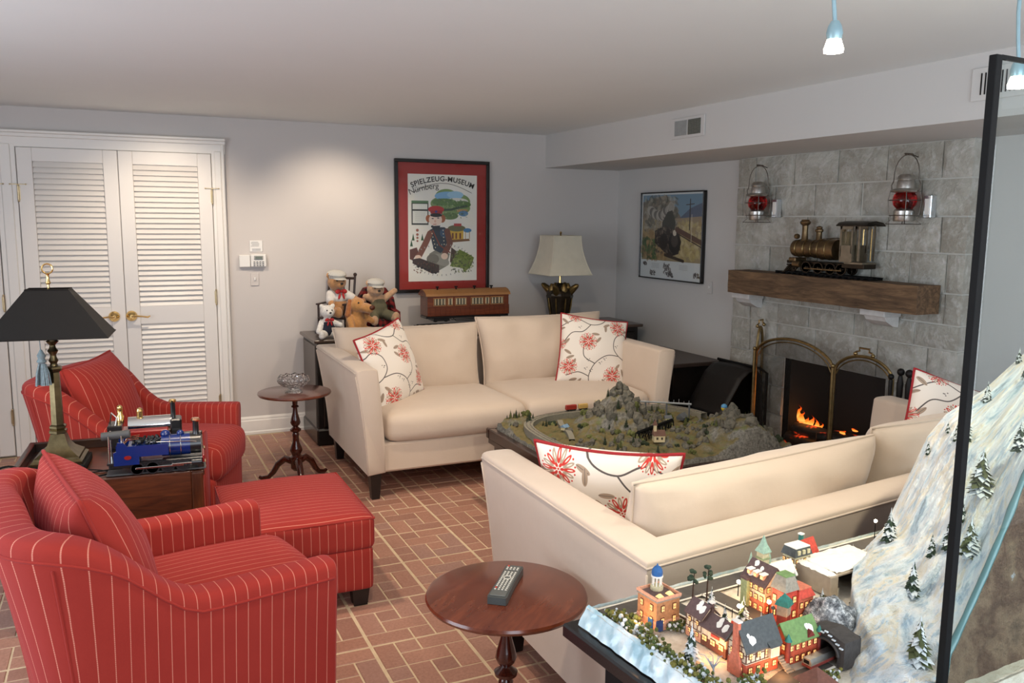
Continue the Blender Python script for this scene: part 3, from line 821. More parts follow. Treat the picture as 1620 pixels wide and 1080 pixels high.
ped_table('round mahogany pedestal table beside the far sofa holding a glass bowl', (.895, 5.02, 0), .214, .562, radians(30))
# remote control
rm = thing('remote_control', 'dark grey television remote with many small buttons on the near round table', 'remote', (.920, 2.020, .573), radians(-38))
b = MB(); b.prism([(-.025, -.108), (.025, -.108), (.027, -.10), (.024, 0), (.026, .10), (.022, .108), (-.022, .108), (-.026, .10), (-.024, 0), (-.027, -.10)], 0, .020)
M['remote'] = simple('remote_plastic', srgb(66, 70, 70), .4, coat=.1); b.build('body', M['remote'], rm, 30)
MB().box((0, 0, .0215), (.043, .20, .004), .0015).build('faceplate', simple('remote_face', srgb(82, 84, 82), .45), rm, 30)
gb = simple('button_grey', srgb(190, 186, 176), .5); rb = simple('button_red', srgb(190, 60, 40), .5)
btn = MB().box((0, 0, 0), (.0055, .0045, .003), .0008).data('button', gb, 30); btr = MB().box((0, 0, 0), (.0055, .0045, .003), .0008).data('button', rb, 30)
for j in range(16):
    for i in range(4):
        if j in (7, 8) and i in (1, 2): continue
        if j == 3 or (j == 0 and i != 0): continue
        obj_from(btr if (j, i) in ((0, 0), (14, 0)) else btn, 'button', rm, ((i-1.5)*.0098, .092-j*.0105, .0245))
MB().tube([(.010*cos(a*pi/6), .0135+.010*sin(a*pi/6), .0245) for a in range(12)], .0016, 6, closed=True).build('button_ring', gb, rm)
# glass bowl
def glass_mat(name, c, rough=.02, ior=1.45):
    m = NT(name); m.b.inputs['Base Color'].default_value = c; m.b.inputs['Transmission Weight'].default_value = 1; m.b.inputs['Roughness'].default_value = rough; m.b.inputs['IOR'].default_value = ior
    return m
m = glass_mat('cut_crystal', (.98, .98, .98, 1), .06, 1.5); v = m.n('ShaderNodeTexVoronoi'); v.inputs['Scale'].default_value = 60; m.l(m.coord(), v.inputs['Vector']); m.bump(v.outputs[0], .9, .006); M['crystal'] = m.mat
bw = thing('glass_bowl', 'cut crystal footed bowl on the far pedestal table', 'bowl', (.886, 4.99, .5625))
b = MB(); n = 40
outer = [(.050, 0), (.052, .006), (.040, .012), (.026, .02), (.030, .026), (.060, .036), (.086, .056), (.094, .074), (.088, .090), (.080, .098)]
inner = [(.076, .098), (.083, .088), (.088, .074), (.080, .058), (.055, .042), (.0, .036)]
vs = []
prof = outer+inner
for r, z in prof:
    for k in range(n):
        a = 2*pi*k/n; rr = r*(1+.035*(1 if k % 4 < 2 else -1)*(z > .03)); zz = z+(.004*cos(a*10) if z > .085 else 0); vs.append((rr*cos(a), rr*sin(a), zz))
b.add(vs, [[i*n+k, i*n+(k+1) % n, (i+1)*n+(k+1) % n, (i+1)*n+k] for i in range(len(prof)-1) for k in range(n)]+[list(range(n))[::-1]])
b.build('bowl', M['crystal'], bw, 25)

# ------------------------------------------------------------------ walnut butler's table
TB = thing('tray_table', 'dark walnut tray table with dropped front leaf between the two red armchairs', 'side table', (-.068, 3.755, 0), radians(-4))
w, d = .69, .52; zt = .585
MB().box((0, 0, zt-.012), (w, d, .022), .003).build('tray', M['walnut'], TB, 30)
dk = wood('walnut_dark', srgb(26, 16, 11), srgb(64, 40, 26), .3, (1.5, 9, 9))
for nm, c, s_ in (('rail', (0, d/2-.012, zt+.018), (w, .022, .042)), ('rail', (-w/2+.012, 0, zt+.018), (.022, d-.02, .042)), ('rail', (w/2-.012, 0, zt+.012), (.022, d-.02, .030))):
    MB().box(c, s_, .004).build(nm, dk, TB, 30)
MB().box((-.014, -d/2-.004, zt-.085), (w-.07, .018, .175), .004).build('drop_leaf', M['walnut'], TB, 30)
MB().box((w/2-.028, -d/2+.004, zt-.29), (.045, .035, .57), .005).build('leg', M['walnut_v'], TB, 30)
MB().box((-w/2+.028, -d/2+.004, zt-.29), (.045, .035, .57), .005).build('leg', M['walnut_v'], TB, 30)
for sx in (-1, 1): MB().box((sx*(w/2-.028), d/2-.02, zt-.30), (.045, .035, .56), .005).build('leg', M['walnut_v'], TB, 30)
MB().box((0, d/2-.02, zt-.06), (w-.09, .018, .09), .003).build('apron', M['walnut'], TB, 30)
for y in (-.17, -.10, .12): MB().cyl((w/2+.003, y-.02, zt-.01), (w/2+.003, y+.02, zt-.01), .006, n=8).build('hinge', M['brass'], TB)
MB().box((0, 0, .18), (w-.06, d-.04, .02), .003).build('lower_shelf', M['walnut'], TB, 30)

# ---- brass column lamp with a black shade
LX, LY = -.262, 3.735; LZ = zt
lp = thing('table_lamp', 'antique brass column lamp with black rectangular shade and blue tassel on the tray table', 'lamp', (LX, LY, LZ), radians(-6))
MB().box((0, 0, .014), (.205, .20, .028), .003).build('plinth', M['black'], lp, 30)
def sqp(prof): return MB().lathe(prof, sq=4)
sqp([(.090, .028), (.092, .040), (.082, .048), (.080, .056), (.070, .062), (.050, .078), (.036, .100), (.028, .130), (.025, .140)]).build('base', M['brass_olive'], lp, 30)
MB().lathe([(.022, .138), (.030, .142), (.030, .152), (.024, .156), (.028, .162), (.028, .17), (.021, .176), (.019, .30), (.017, .385), (.024, .39), (.027, .40), (.024, .408), (.018, .41)], sq=6).build('column', M['brass_olive'], lp, 30)
MB().lathe([(.016, .408), (.012, .42), (.018, .432), (.012, .445), (.011, .455), (.020, .47), (.012, .482), (.010, .492), (.018, .502), (.024, .508), (.013, .514)], n=18).build('candlestick', M['brass_olive'], lp)
MB().lathe([(.012, .512), (.012, .60)], n=14).build('candle_sleeve', simple('ivory', srgb(225, 218, 200), .5), lp)
MB().lathe([(.005, .60), (.005, .73), (.010, .735), (.006, .75), (.005, .765), (.008, .772)], n=10).build('stem', M['brass'], lp)
MB().tube([(.019*cos(a*pi/8), 0, .791+.019*sin(a*pi/8)) for a in range(16)], .0032, 8, closed=True).build('finial_ring', M['brass'], lp)
def rect_shade(w0, d0, z0, w1, d1, z1, th=.003, seg=1, curve=0.0):
    b = MB(); rings = []
    for k in range(seg+1):
        t = k/seg; f = t if not curve else 1-(1-t)**curve
        for off in (0,):
            rings.append((w0+(w1-w0)*f, d0+(d1-d0)*f, z0+(z1-z0)*t))
    out = [[(x*a/2, y*c/2, z) for x, y in ((-1, -1), (1, -1), (1, 1), (-1, 1))] for a, c, z in rings]
    inn = [[(x*(a/2-th), y*(c/2-th), z) for x, y in ((-1, -1), (1, -1), (1, 1), (-1, 1))] for a, c, z in rings]
    vs = [p for r in out for p in r]+[p for r in inn for p in r]; N = len(out)*4; fs = []
    for k in range(seg):
        for i in range(4):
            j = (i+1) % 4; fs.append([k*4+i, k*4+j, k*4+4+j, k*4+4+i]); fs.append([N+k*4+j, N+k*4+i, N+k*4+4+i, N+k*4+4+j])
    for i in range(4):
        j = (i+1) % 4; fs.append([j, i, N+i, N+j]); fs.append([N-4+i, N-4+j, 2*N-4+j, 2*N-4+i])
    b.add(vs, fs); return b, out
M['shade_blk'] = simple('black_card_shade', (.006, .005, .0045, 1), .55, spec=.2, bump=.1, bs=60)
b, oc = rect_shade(.43, .24, .53, .15, .085, .712); sh = b.build('shade', M['shade_blk'], lp, 20)
MB().tube(oc[0], .003, 6, closed=True).build('trim_cord', M['shade_blk'], sh); MB().tube(oc[-1], .003, 6, closed=True).build('trim_cord', M['shade_blk'], sh)
MB().box((0, 0, .708), (.145, .006, .004)).build('spider', M['brass_dk'], lp)
bl = simple('tassel_blue', srgb(120, 134, 138), .85, var=.4, vs=120)
b = MB()
for k in range(26):
    a = k*2.4; r = .008+.018*((k % 7)/7); b.tube([(r*.5*cos(a), r*.5*sin(a), 0), (r*cos(a), r*sin(a), -.035), (r*1.25*cos(a), r*1.25*sin(a), -.085)], .0034, 5)
b.lathe([(.010, .0), (.018, .008), (.012, .02), (.016, .032), (.009, .045), (.004, .055)], n=12)
o = b.build('tassel', bl, lp); o.location = (-.036, -.03, .425)
MB().tube([(-.036, -.03, .47), (-.038, -.03, .52), (-.02, -.02, .56)], .0018, 5).build('tassel_cord', bl, lp)

def wire(name, pts, r, mat, label, cat='cord'):
    P = [Vector(p) for p in pts]; out = []
    for i in range(len(P)-1):
        p0, p1, p2, p3 = P[max(i-1, 0)], P[i], P[i+1], P[min(i+2, len(P)-1)]
        for k in range(6):
            t = k/6; out.append(.5*((2*p1)+(-p0+p2)*t+(2*p0-5*p1+4*p2-p3)*t*t+(-p0+3*p1-3*p2+p3)*t**3))
    out.append(P[-1]); return tag(MB().tube(out, r, 6).build(name, mat), label, cat)
wire('lamp_cord', [(-.19, 3.64, .591), (-.12, 3.60, .592), (-.08, 3.55, .59), (-.14, 3.52, .59), (-.20, 3.535, .59), (-.17, 3.58, .589), (-.06, 3.60, .589), (-.03, 3.57, .589)], .0028, M['black'], 'black cord curled on the tray table beside the lamp base')
wire('extension_cord', [(-.33, 3.70, .589), (-.37, 3.66, .60), (-.43, 3.64, .632), (-.50, 3.63, .62), (-.62, 3.62, .625), (-.8, 3.62, .60), (-1.0, 3.62, .3), (-1.1, 3.6, .006)], .004, M['black'], 'black cord leaving the tray table over its left rail')

# ------------------------------------------------------------------ model locomotives
def mat_q(name, c, r=.3, me=0.0, coat=.3): return simple(name, c, r, me, var=.08, coat=coat)
BLU = mat_q('loco_blue', srgb(8, 34, 94), .25); BLK = mat_q('loco_black', (.012, .012, .013, 1), .3); RED = mat_q('loco_red', srgb(130, 22, 18), .3)
CHR = simple('polished_steel', (.78, .77, .74, 1), .12, 1, var=.05); COP = simple('copper', (.72, .36, .20, 1), .2, 1, var=.08); GRY = simple('gunmetal', srgb(70, 70, 70), .45, var=.1)
def wheel_mb(r, th, spokes=10, axis='Y'):
    b = MB(); n = 24; q = RX(pi/2)
    b.tube([(r*.92*cos(2*pi*k/n), 0, r*.92*sin(2*pi*k/n)) for k in range(n)], r*.09, 6, closed=True)
    b.lathe([(r*1.05, th*.35), (r*1.05, th*.5), (r*.86, th*.5), (r*.86, th*.35)], n=n, M=q)
    for k in range(spokes):
        a = 2*pi*k/spokes; b.cyl((0, 0, 0), (r*.9*cos(a), 0, r*.9*sin(a)), r*.055, r*.045, 6)
    b.lathe([(r*.2, -th*.6), (r*.2, th*.6)], n=12, M=q); b.ball((r*.45, -th*.5, 0), r*.13, 8, 5); return b
# blue tank engine (local +x forward)
lo = thing('model_locomotive', 'blue and black live steam tank engine model on the tray table', 'model train', (.088, 3.525, zt+.004), radians(-4), 'model steam engines on the tray table')
MB().box((0, 0, .040), (.34, .085, .022), .003).build('chassis', BLK, lo, 30)
wm = wheel_mb(.024, .012).data('wheel', BLK)
for x in (-.07, -.015, .04, .095):
    for y in (-.046, .046): obj_from(wm, 'wheel', lo, (x, y, .026), (0, 0, 0 if y < 0 else pi))
b = MB(); b.box((.012, -.056, .028), (.175, .004, .007), .001); b.build('side_rod', CHR, lo, 30)
MB().box((.10, -.058, .034), (.09, .004, .006), .001).build('connecting_rod', CHR, lo, 30); MB().box((.0, .056, .028), (.175, .004, .007), .001).build('side_rod', CHR, lo, 30)
[MB().cyl((.128, s*.048, .034), (.165, s*.048, .034), .013, n=14).build('cylinder', BLK, lo) for s in (-1, 1)]
b = MB(); [b.prism([(-.15, .045), (-.06, .045), (-.06, .075), (.045, .075), (.045, .118), (-.10, .118), (-.115, .135), (-.135, .135), (-.14, .10), (-.15, .095)], s*.055-.004, s*.055+.004, 'Y') for s in (-1, 1)]
b.box((-.03, 0, .10), (.14, .10, .03), .002); b.build('side_tank', BLU, lo, 30)
MB().lathe([(.013, 0), (.013, .002)], n=16, M=T(-.10, -.0605, .075) @ RX(pi/2) @ Matrix.Scale(.6, 4, (0, 1, 0))).build('number_plate', RED, lo)
b = MB(); b.cyl((.02, 0, .098), (.125, 0, .098), .042, n=28); b.build('boiler', BLU, lo)
b = MB(); [b.tube([(x, .043*cos(a*pi/12), .098+.043*sin(a*pi/12)) for a in range(24)], .0016, 5, closed=True) for x in (.05, .09)]; b.build('boiler_band', CHR, lo)
MB().cyl((.125, 0, .098), (.165, 0, .098), .040, .040, 28).build('smokebox', BLK, lo)
b = MB(); b.lathe([(.015, .13), (.012, .14), (.011, .185), (.014, .19)], (.148, 0, 0)); b.build('chimney', BLK, lo); MB().lathe([(.016, .188), (.019, .193), (.014, .200)], (.148, 0, 0)).build('chimney_cap', COP, lo)
for x, r in ((.035, .019), (.09, .014)): b = MB(); b.ball((x, 0, .143), (r, r, r*.9)); b.build('dome', BLU, lo)
b = MB(); r_ = random.Random(3)
for k in range(60): b.ball((r_.uniform(-.085, .015), r_.uniform(-.042, .042), .118+r_.random()*.012), r_.uniform(.005, .009), 5, 4)
b.build('coal', simple('coal', (.01, .01, .01, 1), .35), lo, 0, kind='stuff')
b = MB(); [b.cyl((x, y, .05), (x, y, .16), .003, n=8) for x in (-.165, -.12) for y in (-.045, .045)]; b.build('cab_post', CHR, lo)
MB().box((-.15, 0, .05), (.05, .10, .01), .002).build('footplate', BLK, lo, 30)
b = MB(); b.cyl((-.19, -.02, .155), (-.09, -.03, .162), .016, n=16); b.build('gas_tank', GRY, lo)
b = MB(); [b.lathe([(.010, 0), (.012, .004), (.011, .008)], (x, y, z), n=14, M=RY(-pi/2)) for x, y, z in ((-.13, -.03, .12), (-.13, .01, .13), (-.13, -.035, .085), (-.12, 0, .10))]; b.build('pressure_gauge', M['brass'], lo)
b = MB(); [b.tube([(-.13, y, .07), (-.12, y, .11), (-.10, y, .135), (-.06, y, .14)], .002, 6) for y in (-.03, 0, .03)]; b.build('pipe', COP, lo)
MB().tube([(-.02, -.044, .125), (.13, -.044, .118), (.16, -.03, .11)], .002, 6).build('handrail', CHR, lo)
MB().box((.172, 0, .045), (.008, .10, .03), .002).build('buffer_beam', RED, lo, 30)
b = MB(); [b.lathe([(.006, 0), (.005, .015), (.012, .016), (.010, .020)], (.176, y, .048), n=12, M=RY(pi/2)) for y in (-.034, .034)]; b.build('buffer', BLK, lo)
MB().lathe([(.014, -.01), (.016, .0), (.014, .008), (.004, .012)], (.172, 0, .14), n=16, M=RY(pi/2)).build('headlamp', BLK, lo)
MB().box((0, 0, .003), (.36, .075, .006), .001).build('display_track', GRY, lo, 30)
# red and black engine behind
l2 = thing('model_locomotive', 'black model steam engine with polished boiler top and tall chimney behind the blue one', 'model train', (.062, 3.80, zt+.002), radians(-4), 'model steam engines on the tray table')
MB().box((0, 0, .045), (.29, .09, .03), .003).build('chassis', BLK, l2, 30)
for x in (-.08, -.01, .06):
    for y in (-.048, .048): obj_from(wm, 'wheel', l2, (x, y, .026), (0, 0, 0 if y < 0 else pi))
MB().box((-.01, 0, .085), (.19, .11, .055), .004).build('side_tank', RED, l2, 30)
MB().cyl((-.07, 0, .125), (.10, 0, .125), .038, n=28).build('boiler', CHR, l2)
MB().box((.115, 0, .10), (.045, .085, .10), .006).build('smokebox', BLK, l2, 30)
MB().lathe([(.013, .14), (.010, .15), (.010, .215), (.013, .22)], (.105, 0, 0)).build('chimney', BLK, l2)
MB().lathe([(.014, .217), (.015, .224), (.011, .228)], (.105, 0, 0)).build('chimney_cap', M['brass'], l2)
MB().lathe([(.012, .16), (.012, .185), (.014, .187), (.011, .196), (.004, .20)], (-.025, 0, 0)).build('dome', M['brass'], l2)
MB().box((-.12, 0, .09), (.055, .10, .10), .004).build('cab', BLK, l2, 30)
b = MB(); b.lathe([(.014, .14), (.016, .17), (.010, .18), (.012, .20)], (-.10, 0, 0)); b.ball((-.10, 0, .205), (.012, .012, .012)); b.build('safety_valve', M['brass'], l2)
b = MB(); b.lathe([(.018, -.003), (.020, 0), (.018, .003)], (-.075, 0, .195), n=18, M=RY(pi/2)); b.build('pressure_gauge', M['brass'], l2)
MB().tube([(-.14, .01, .14), (-.13, -.02, .19), (-.11, -.03, .17), (-.12, -.045, .12)], .0028, 6).build('pipe', M['steel'], l2)

# ------------------------------------------------------------------ console cabinet, black cabinet
cs = thing('console_cabinet', 'long dark wood console cabinet behind the far sofa against the back wall', 'cabinet', (2.5, 6.035, 0))
w = 2.66
MB().box((0, -.01, .738), (w, .53, .024), .005).build('top', wood('console_wood', srgb(52, 40, 34), srgb(92, 74, 62), .3, (1, 9, 9)), cs, 30)
MB().box((0, 0, .40), (w-.05, .47, .66), .004).build('body', M['blackwood'], cs, 30); MB().box((0, -.005, .06), (w-.02, .50, .12), .012).build('plinth', M['blackwood'], cs, 30)
gw = simple('console_side', srgb(84, 76, 70), .3, var=.1)
MB().box((-w/2+.022, 0, .41), (.012, .40, .58), .002).build('side_panel', gw, cs, 30)
for k in range(4):
    x = -w/2+.36+k*.645; dr = MB().box((x, -.242, .41), (.60, .018, .56), .006).build('door', M['blackwood'], cs, 30)
    MB().ball((x+.25*(1 if k % 2 == 0 else -1), -.262, .45), .012, 10, 6).build('knob', M['brass_dk'], dr)
bc = thing('corner_cabinet', 'low black cabinet against the right wall beside the far sofa', 'cabinet', (3.675, 5.22, 0))
MB().box((0, 0, .575), (.44, .80, .03), .005).build('top', simple('cabinet_top', srgb(58, 46, 40), .4, var=.1), bc, 30)
MB().box((.005, 0, .285), (.40, .75, .55), .004).build('body', M['blackwood'], bc, 30)
for y in (-.19, .19):
    dr = MB().box((-.203, y, .29), (.016, .36, .50), .005).build('door', M['blackwood'], bc, 30); MB().ball((-.222, y*.2, .35), .01, 8, 6).build('knob', M['brass_dk'], dr)
# leather log sling
lg = thing('log_holder', 'black leather sling log holder with iron frame left of the fireplace', 'log holder', (3.64, 4.47, 0))
prof = [(.155, .20), (.150, .45), (.135, .585), (.10, .622), (.04, .612), (-.02, .56), (-.08, .46), (-.14, .36), (-.17, .325)]
LEA = simple('black_leather', (.010, .008, .007, 1), .5, spec=.3, var=.2, bump=.3, bs=80)
b = MB()
def sl(u, v):
    k = v*(len(prof)-1); i = min(int(k), len(prof)-2); f = k-i; x = prof[i][0]+(prof[i+1][0]-prof[i][0])*f; z = prof[i][1]+(prof[i+1][1]-prof[i][1])*f
    return (x, (-.20+.40*u)*(1-.08*v)+.02*v, z+.012*sin(u*pi)*(v > .3))
b.grid(sl, 9, 33); o = b.build('sling', LEA, lg, 180); md = o.modifiers.new('thick', 'SOLIDIFY'); md.thickness = .008
b = MB()
for y in (-.215, .215): b.tube([(.16, y, .01), (.16, y, .60), (.10, y, .635)], .009, 8); b.tube([(-.17, y, .01), (-.17, y, .30), (-.17, y, .33)], .009, 8); b.tube([(.16, y, .03), (-.17, y, .03)], .009, 8)
b.tube([(-.17, -.215, .33), (-.17, .215, .33)], .009, 8); b.tube([(.10, -.215, .635), (.10, .215, .635)], .009, 8); b.build('frame', M['black'], lg)
MB().box((0, 0, .16), (.28, .38, .26), .02).build('bin', LEA, lg, 30)

# ------------------------------------------------------------------ far lamp
fl = thing('table_lamp', 'cream fabric bell-shaped square lamp with dark leafy urn base on the console', 'lamp', (3.2, 6.03, .75))
M['shade_cream'] = simple('linen_shade', srgb(208, 200, 180), .9, var=.05, vs=20, bump=.2, bs=500)
b, oc = rect_shade(.38, .37, .40, .245, .235, .705, .003, 10, 1.9); sh = b.build('shade', M['shade_cream'], fl, 25)
for ring in (oc[0], oc[-1]): MB().tube(ring, .0035, 6, closed=True).build('trim_cord', M['shade_cream'], sh)
for i in range(4): MB().tube([r[i] for r in oc], .0032, 6).build('trim_cord', M['shade_cream'], sh)
MB().lathe([(.012, .33), (.009, .36), (.007, .70), (.006, .72), (.010, .728), (.004, .74)], n=12).build('stem', M['brass'], fl)
MB().box((0, 0, .703), (.23, .005, .004)).build('spider', M['black'], fl)
urn = simple('urn_bronze', (.035, .024, .014, 1), .35, .6, var=.5, vs=30)
MB().lathe([(.075, 0), (.08, .012), (.07, .03), (.072, .05), (.085, .13), (.098, .21), (.102, .225), (.098, .235), (.10, .25), (.09, .27), (.04, .30), (.02, .33)], sq=8).build('urn', urn, fl, 30)
gold = simple('gilt_leaf', (.20, .13, .045, 1), .35, .8, var=.4, vs=50)
for k in range(4):
    a = pi/4+k*pi/2; b = MB(); b.tube([(.07*cos(a), .07*sin(a), .235), (.105*cos(a), .105*sin(a), .28), (.14*cos(a), .14*sin(a), .31), (.155*cos(a), .155*sin(a), .318)], [.026, .028, .02, .008], 8)
    b.build('leaf', gold, fl); a += pi/4; b = MB(); b.tube([(.06*cos(a), .06*sin(a), .24), (.075*cos(a), .075*sin(a), .29), (.07*cos(a), .07*sin(a), .325)], [.03, .028, .012], 8); b.build('leaf', gold, fl)
for k in range(8):
    a = k*pi/4; MB().tube([(.083*cos(a), .083*sin(a), .08), (.094*cos(a), .094*sin(a), .15), (.103*cos(a), .103*sin(a), .21)], [.004, .008, .004], 6).build('flute', gold, fl)

# ------------------------------------------------------------------ wooden railway carriage on the console
cg = thing('model_carriage', 'brown wooden passenger carriage model with lit-looking windows on the console', 'model train', (2.375, 6.02, .782))
MB().box((0, 0, -.016), (.76, .20, .028), .003).build('plinth', M['blackwood'], cg, 30)
TEAK = wood('teak_body', srgb(78, 30, 12), srgb(122, 58, 26), .35, (1, 12, 12)); ROOF = simple('roof_ochre', srgb(150, 104, 58), .6)
w, dp = .66, .17
MB().box((0, 0, .155), (w, dp, .155), .003).build('body', TEAK, cg, 30)
b = MB(); b.prism([(-dp/2-.008, .228), (dp/2+.008, .228), (dp/2, .245), (dp/4, .268), (0, .276), (-dp/4, .268), (-dp/2, .245)], -w/2-.012, w/2+.012, 'X'); b.build('roof', ROOF, cg, 30)
b = MB(); b.prism([(-dp/2, .232), (dp/2, .232), (dp/2-.004, .245), (dp/4, .266), (0, .273), (-dp/4, .266), (-dp/2+.004, .245)], -w/2-.014, -w/2-.006, 'X'); b.build('end_board', TEAK, cg, 30)
for x in (-.23, -.08, .07, .21): MB().lathe([(.006, .268), (.006, .286), (.014, .288), (.012, .296)], (x, -.02, 0), n=12).build('roof_vent', M['black'], cg)
wf = simple('window_frame_ochre', srgb(150, 100, 54), .5); wg = simple('window_glass_dark', srgb(90, 84, 72), .15, var=.4, vs=25); cur = simple('curtain_cream', srgb(190, 172, 140), .8)
XW = [(-.285, -.185), (-.175, -.13), (-.115, -.02), (.015, .12), (.13, .165), (.175, .285)]
for x0, x1 in XW:
    f = MB().box(((x0+x1)/2, -dp/2-.002, .185), (x1-x0, .006, .062), .001).build('window', wf, cg, 30)
    MB().box(((x0+x1)/2, -dp/2-.005, .185), (x1-x0-.010, .003, .050)).build('pane', wg, f, 0)
    n = 2 if x1-x0 > .07 else 1
    for k in range(n):
        xx = x0+(x1-x0)*(k+.5)/n; b = MB(); [b.box((xx+s*.012, -dp/2-.007, .186), (.008, .002, .044)) for s in (-1, 1)]; b.build('curtain', cur, f, 0)
b = MB(); [b.box((x, -dp/2-.002, .115), (.004, .004, .075)) for x in [-.31+.04*k for k in range(17)]]; b.box((0, -dp/2-.002, .15), (w, .005, .004)); b.box((0, -dp/2-.002, .222), (w, .005, .004)); b.build('panel_bead', TEAK, cg, 0)
MB().box((0, 0, .068), (w+.01, dp*.8, .018), .002).build('underframe', BLK, cg, 30)
b = MB(); [b.tube([(-.12, y, .062), (-.09, y, .035), (.09, y, .035), (.12, y, .062)], .003, 6) for y in (-.05, .05)]; b.build('truss_rod', BLK, cg)
for x in (-.21, .21):
    bg_ = MB().box((x, 0, .048), (.13, dp*.7, .02), .002).build('bogie', BLK, cg, 30)
    for dx in (-.042, .042):
        for y in (-.055, .055): o = MB().lathe([(.026, -.005), (.026, .005)], (x+dx, y, .033), n=18, M=RX(pi/2)).build('wheel', BLK, bg_)
for x in (-.345, .345): b = MB(); [b.lathe([(.004, -.015), (.004, .010), (.011, .011), (.009, .015)], (x, y, .07), n=10, M=RY(pi/2*(1 if x > 0 else -1))) for y in (-.045, .045)]; b.build('buffer', BLK, cg)
b = MB(); [b.box((0, y, .004), (.74, .005, .008)) for y in (-.055, .055)]; [b.box((x, 0, .001), (.014, .16, .004)) for x in [-.35+.05*k for k in range(15)]]; b.build('display_track', BLK, cg, 0)

# ------------------------------------------------------------------ plush toys
def plush(name, balls, mat, parent, vox=.006, fur=.3):
    b = MB()
    for q in balls:
        c, r = q[0], q[1]; m = q[2] if len(q) > 2 else None; b.ball(c, r, 16, 10, M=m)
    o = b.build(name, mat, parent, 180); md = o.modifiers.new('r', 'REMESH'); md.mode = 'VOXEL'; md.voxel_size = vox
    ms = o.modifiers.new('s', 'SMOOTH'); ms.iterations = 6; ms.factor = .6
    bpy.context.view_layer.update(); dg = bpy.context.evaluated_depsgraph_get(); me = bpy.data.meshes.new_from_object(o.evaluated_get(dg))
    o.modifiers.clear(); o.data = me; me.name = name; me.shade_smooth(); return o
def fur_mat(name, c): return simple(name, c, .95, var=.25, vs=60, bump=.8, bs=260, bd=.004, sheen=.4)
F_HON = fur_mat('honey_plush', srgb(176, 128, 82)); F_WHT = fur_mat('white_plush', srgb(226, 222, 214)); F_GLD = fur_mat('golden_plush', srgb(186, 132, 74)); F_TAN = fur_mat('tan_plush', srgb(184, 146, 112))
NOSE = simple('nose_black', (.012, .01, .01, 1), .3)
def limb(p0, p1, r0, r1, n=5):
    p0, p1 = Vector(p0), Vector(p1); return [(tuple(p0.lerp(p1, k/(n-1))), r0+(r1-r0)*k/(n-1)) for k in range(n)]
def bear(name, label, loc, rz, sc, fur, arms, legs, head=(0, -.01, .225), cat='stuffed toy', group='teddy bears on the console'):
    """facing local -y, sitting on z=0, about 0.29 tall at scale 1"""
    t = thing(name, label, cat, loc, rz, group); t.scale = (sc,)*3
    hx, hy, hz = head
    B = [((0, 0, .07), (.062, .055, .07)), ((0, -.002, .12), (.052, .046, .055)), ((hx*.5, 0, .165), (.03, .03, .03)), (head, (.062, .055, .055)), ((hx, hy-.045, hz-.014), (.030, .030, .024)),
         ((hx-.05, hy+.005, hz+.045), (.022, .011, .022)), ((hx+.05, hy+.005, hz+.045), (.022, .011, .022))]
    for a in arms: B += limb(a[0], a[1], .026, .021, 6)
    for a in legs: B += limb(a[0], a[1], .034, .027, 6); B.append(((a[1][0], a[1][1]-.006, a[1][2]+.012), (.026, .020, .034)))
    plush('body', B, fur, t)
    MB().ball((hx, hy-.073, hz-.006), (.011, .007, .008), 10, 6).build('nose', NOSE, t)
    for s in (-1, 1): MB().ball((hx+s*.022, hy-.051, hz+.014), .0062, 8, 6).build('eye', NOSE, t)
    return t
def bowtie(t, z, y, mat):
    b = MB()
    for s in (-1, 1): b.ball((s*.022, y, z), (.020, .007, .015), 10, 6, M=RY(.3*s)); b.ball((s*.014, y-.004, z-.030), (.008, .005, .022), 8, 6, M=RY(-.3*s))
    b.ball((0, y-.004, z), .008, 8, 6); b.build('bow', mat, t)
def cap(t, hx, hy, hz, mat, tilt=.15):
    m = T(hx, hy, hz) @ RX(tilt); b = MB(); b.M = m
    b.lathe([(.056, -.006), (.058, .010), (.062, .018), (.056, .030), (.036, .040), (.0, .043)], n=24); b.M = m; b.ball((0, -.055, -.002), (.042, .034, .006), 14, 6); b.build('engineer_cap', mat, t)
STR = NT('hickory_stripe'); v = STR.coord('Object'); sx_ = STR.n('ShaderNodeSeparateXYZ'); STR.l(v, sx_.inputs[0])
STR.l(STR.mix(STR.math('GREATER_THAN', STR.math('SINE', STR.math('MULTIPLY', sx_.outputs[0], 900)), .2), srgb(200, 196, 186), srgb(160, 160, 158)), STR.b.inputs['Base Color']); STR.b.inputs['Roughness'].default_value = .9
CAPM = STR.mat; REDB = simple('red_bandana', srgb(172, 40, 40), .8, var=.4, vs=90); NAVY = simple('navy_cloth', srgb(30, 34, 48), .85); OLV = simple('olive_cloth', srgb(96, 92, 70), .85, var=.2)
WHS = simple('white_shirt', srgb(205, 200, 194), .85)
# doll rocking chair + bear
rc = thing('doll_rocking_chair', 'small dark wooden rocking chair holding a capped teddy bear', 'toy chair', (1.40, 6.10, .752), radians(-35))
DW = simple('dark_turned_wood', srgb(44, 26, 18), .35)
for s in (-1, 1):
    MB().tube([(s*.10, .16, .018), (s*.10, .08, .006), (s*.10, -.04, .004), (s*.10, -.14, .016)], .008, 8).build('rocker', DW, rc)
    MB().tube([(s*.10, .085, .012), (s*.098, .09, .16), (s*.10, .135, .41)], .009, 8).build('back_post', DW, rc); MB().ball((s*.10, .136, .417), .014, 10, 6).build('post_knob', DW, rc)
    MB().tube([(s*.10, -.08, .012), (s*.10, -.08, .21)], .008, 8).build('leg', DW, rc); MB().box((s*.10, 0, .215), (.028, .20, .012), .004).build('armrest', DW, rc, 30)
MB().box((0, 0, .115), (.21, .19, .014), .004).build('seat', DW, rc, 30)
MB().cyl((-.10, .13, .39), (.10, .13, .39), .010, n=8).build('back_rail', DW, rc)
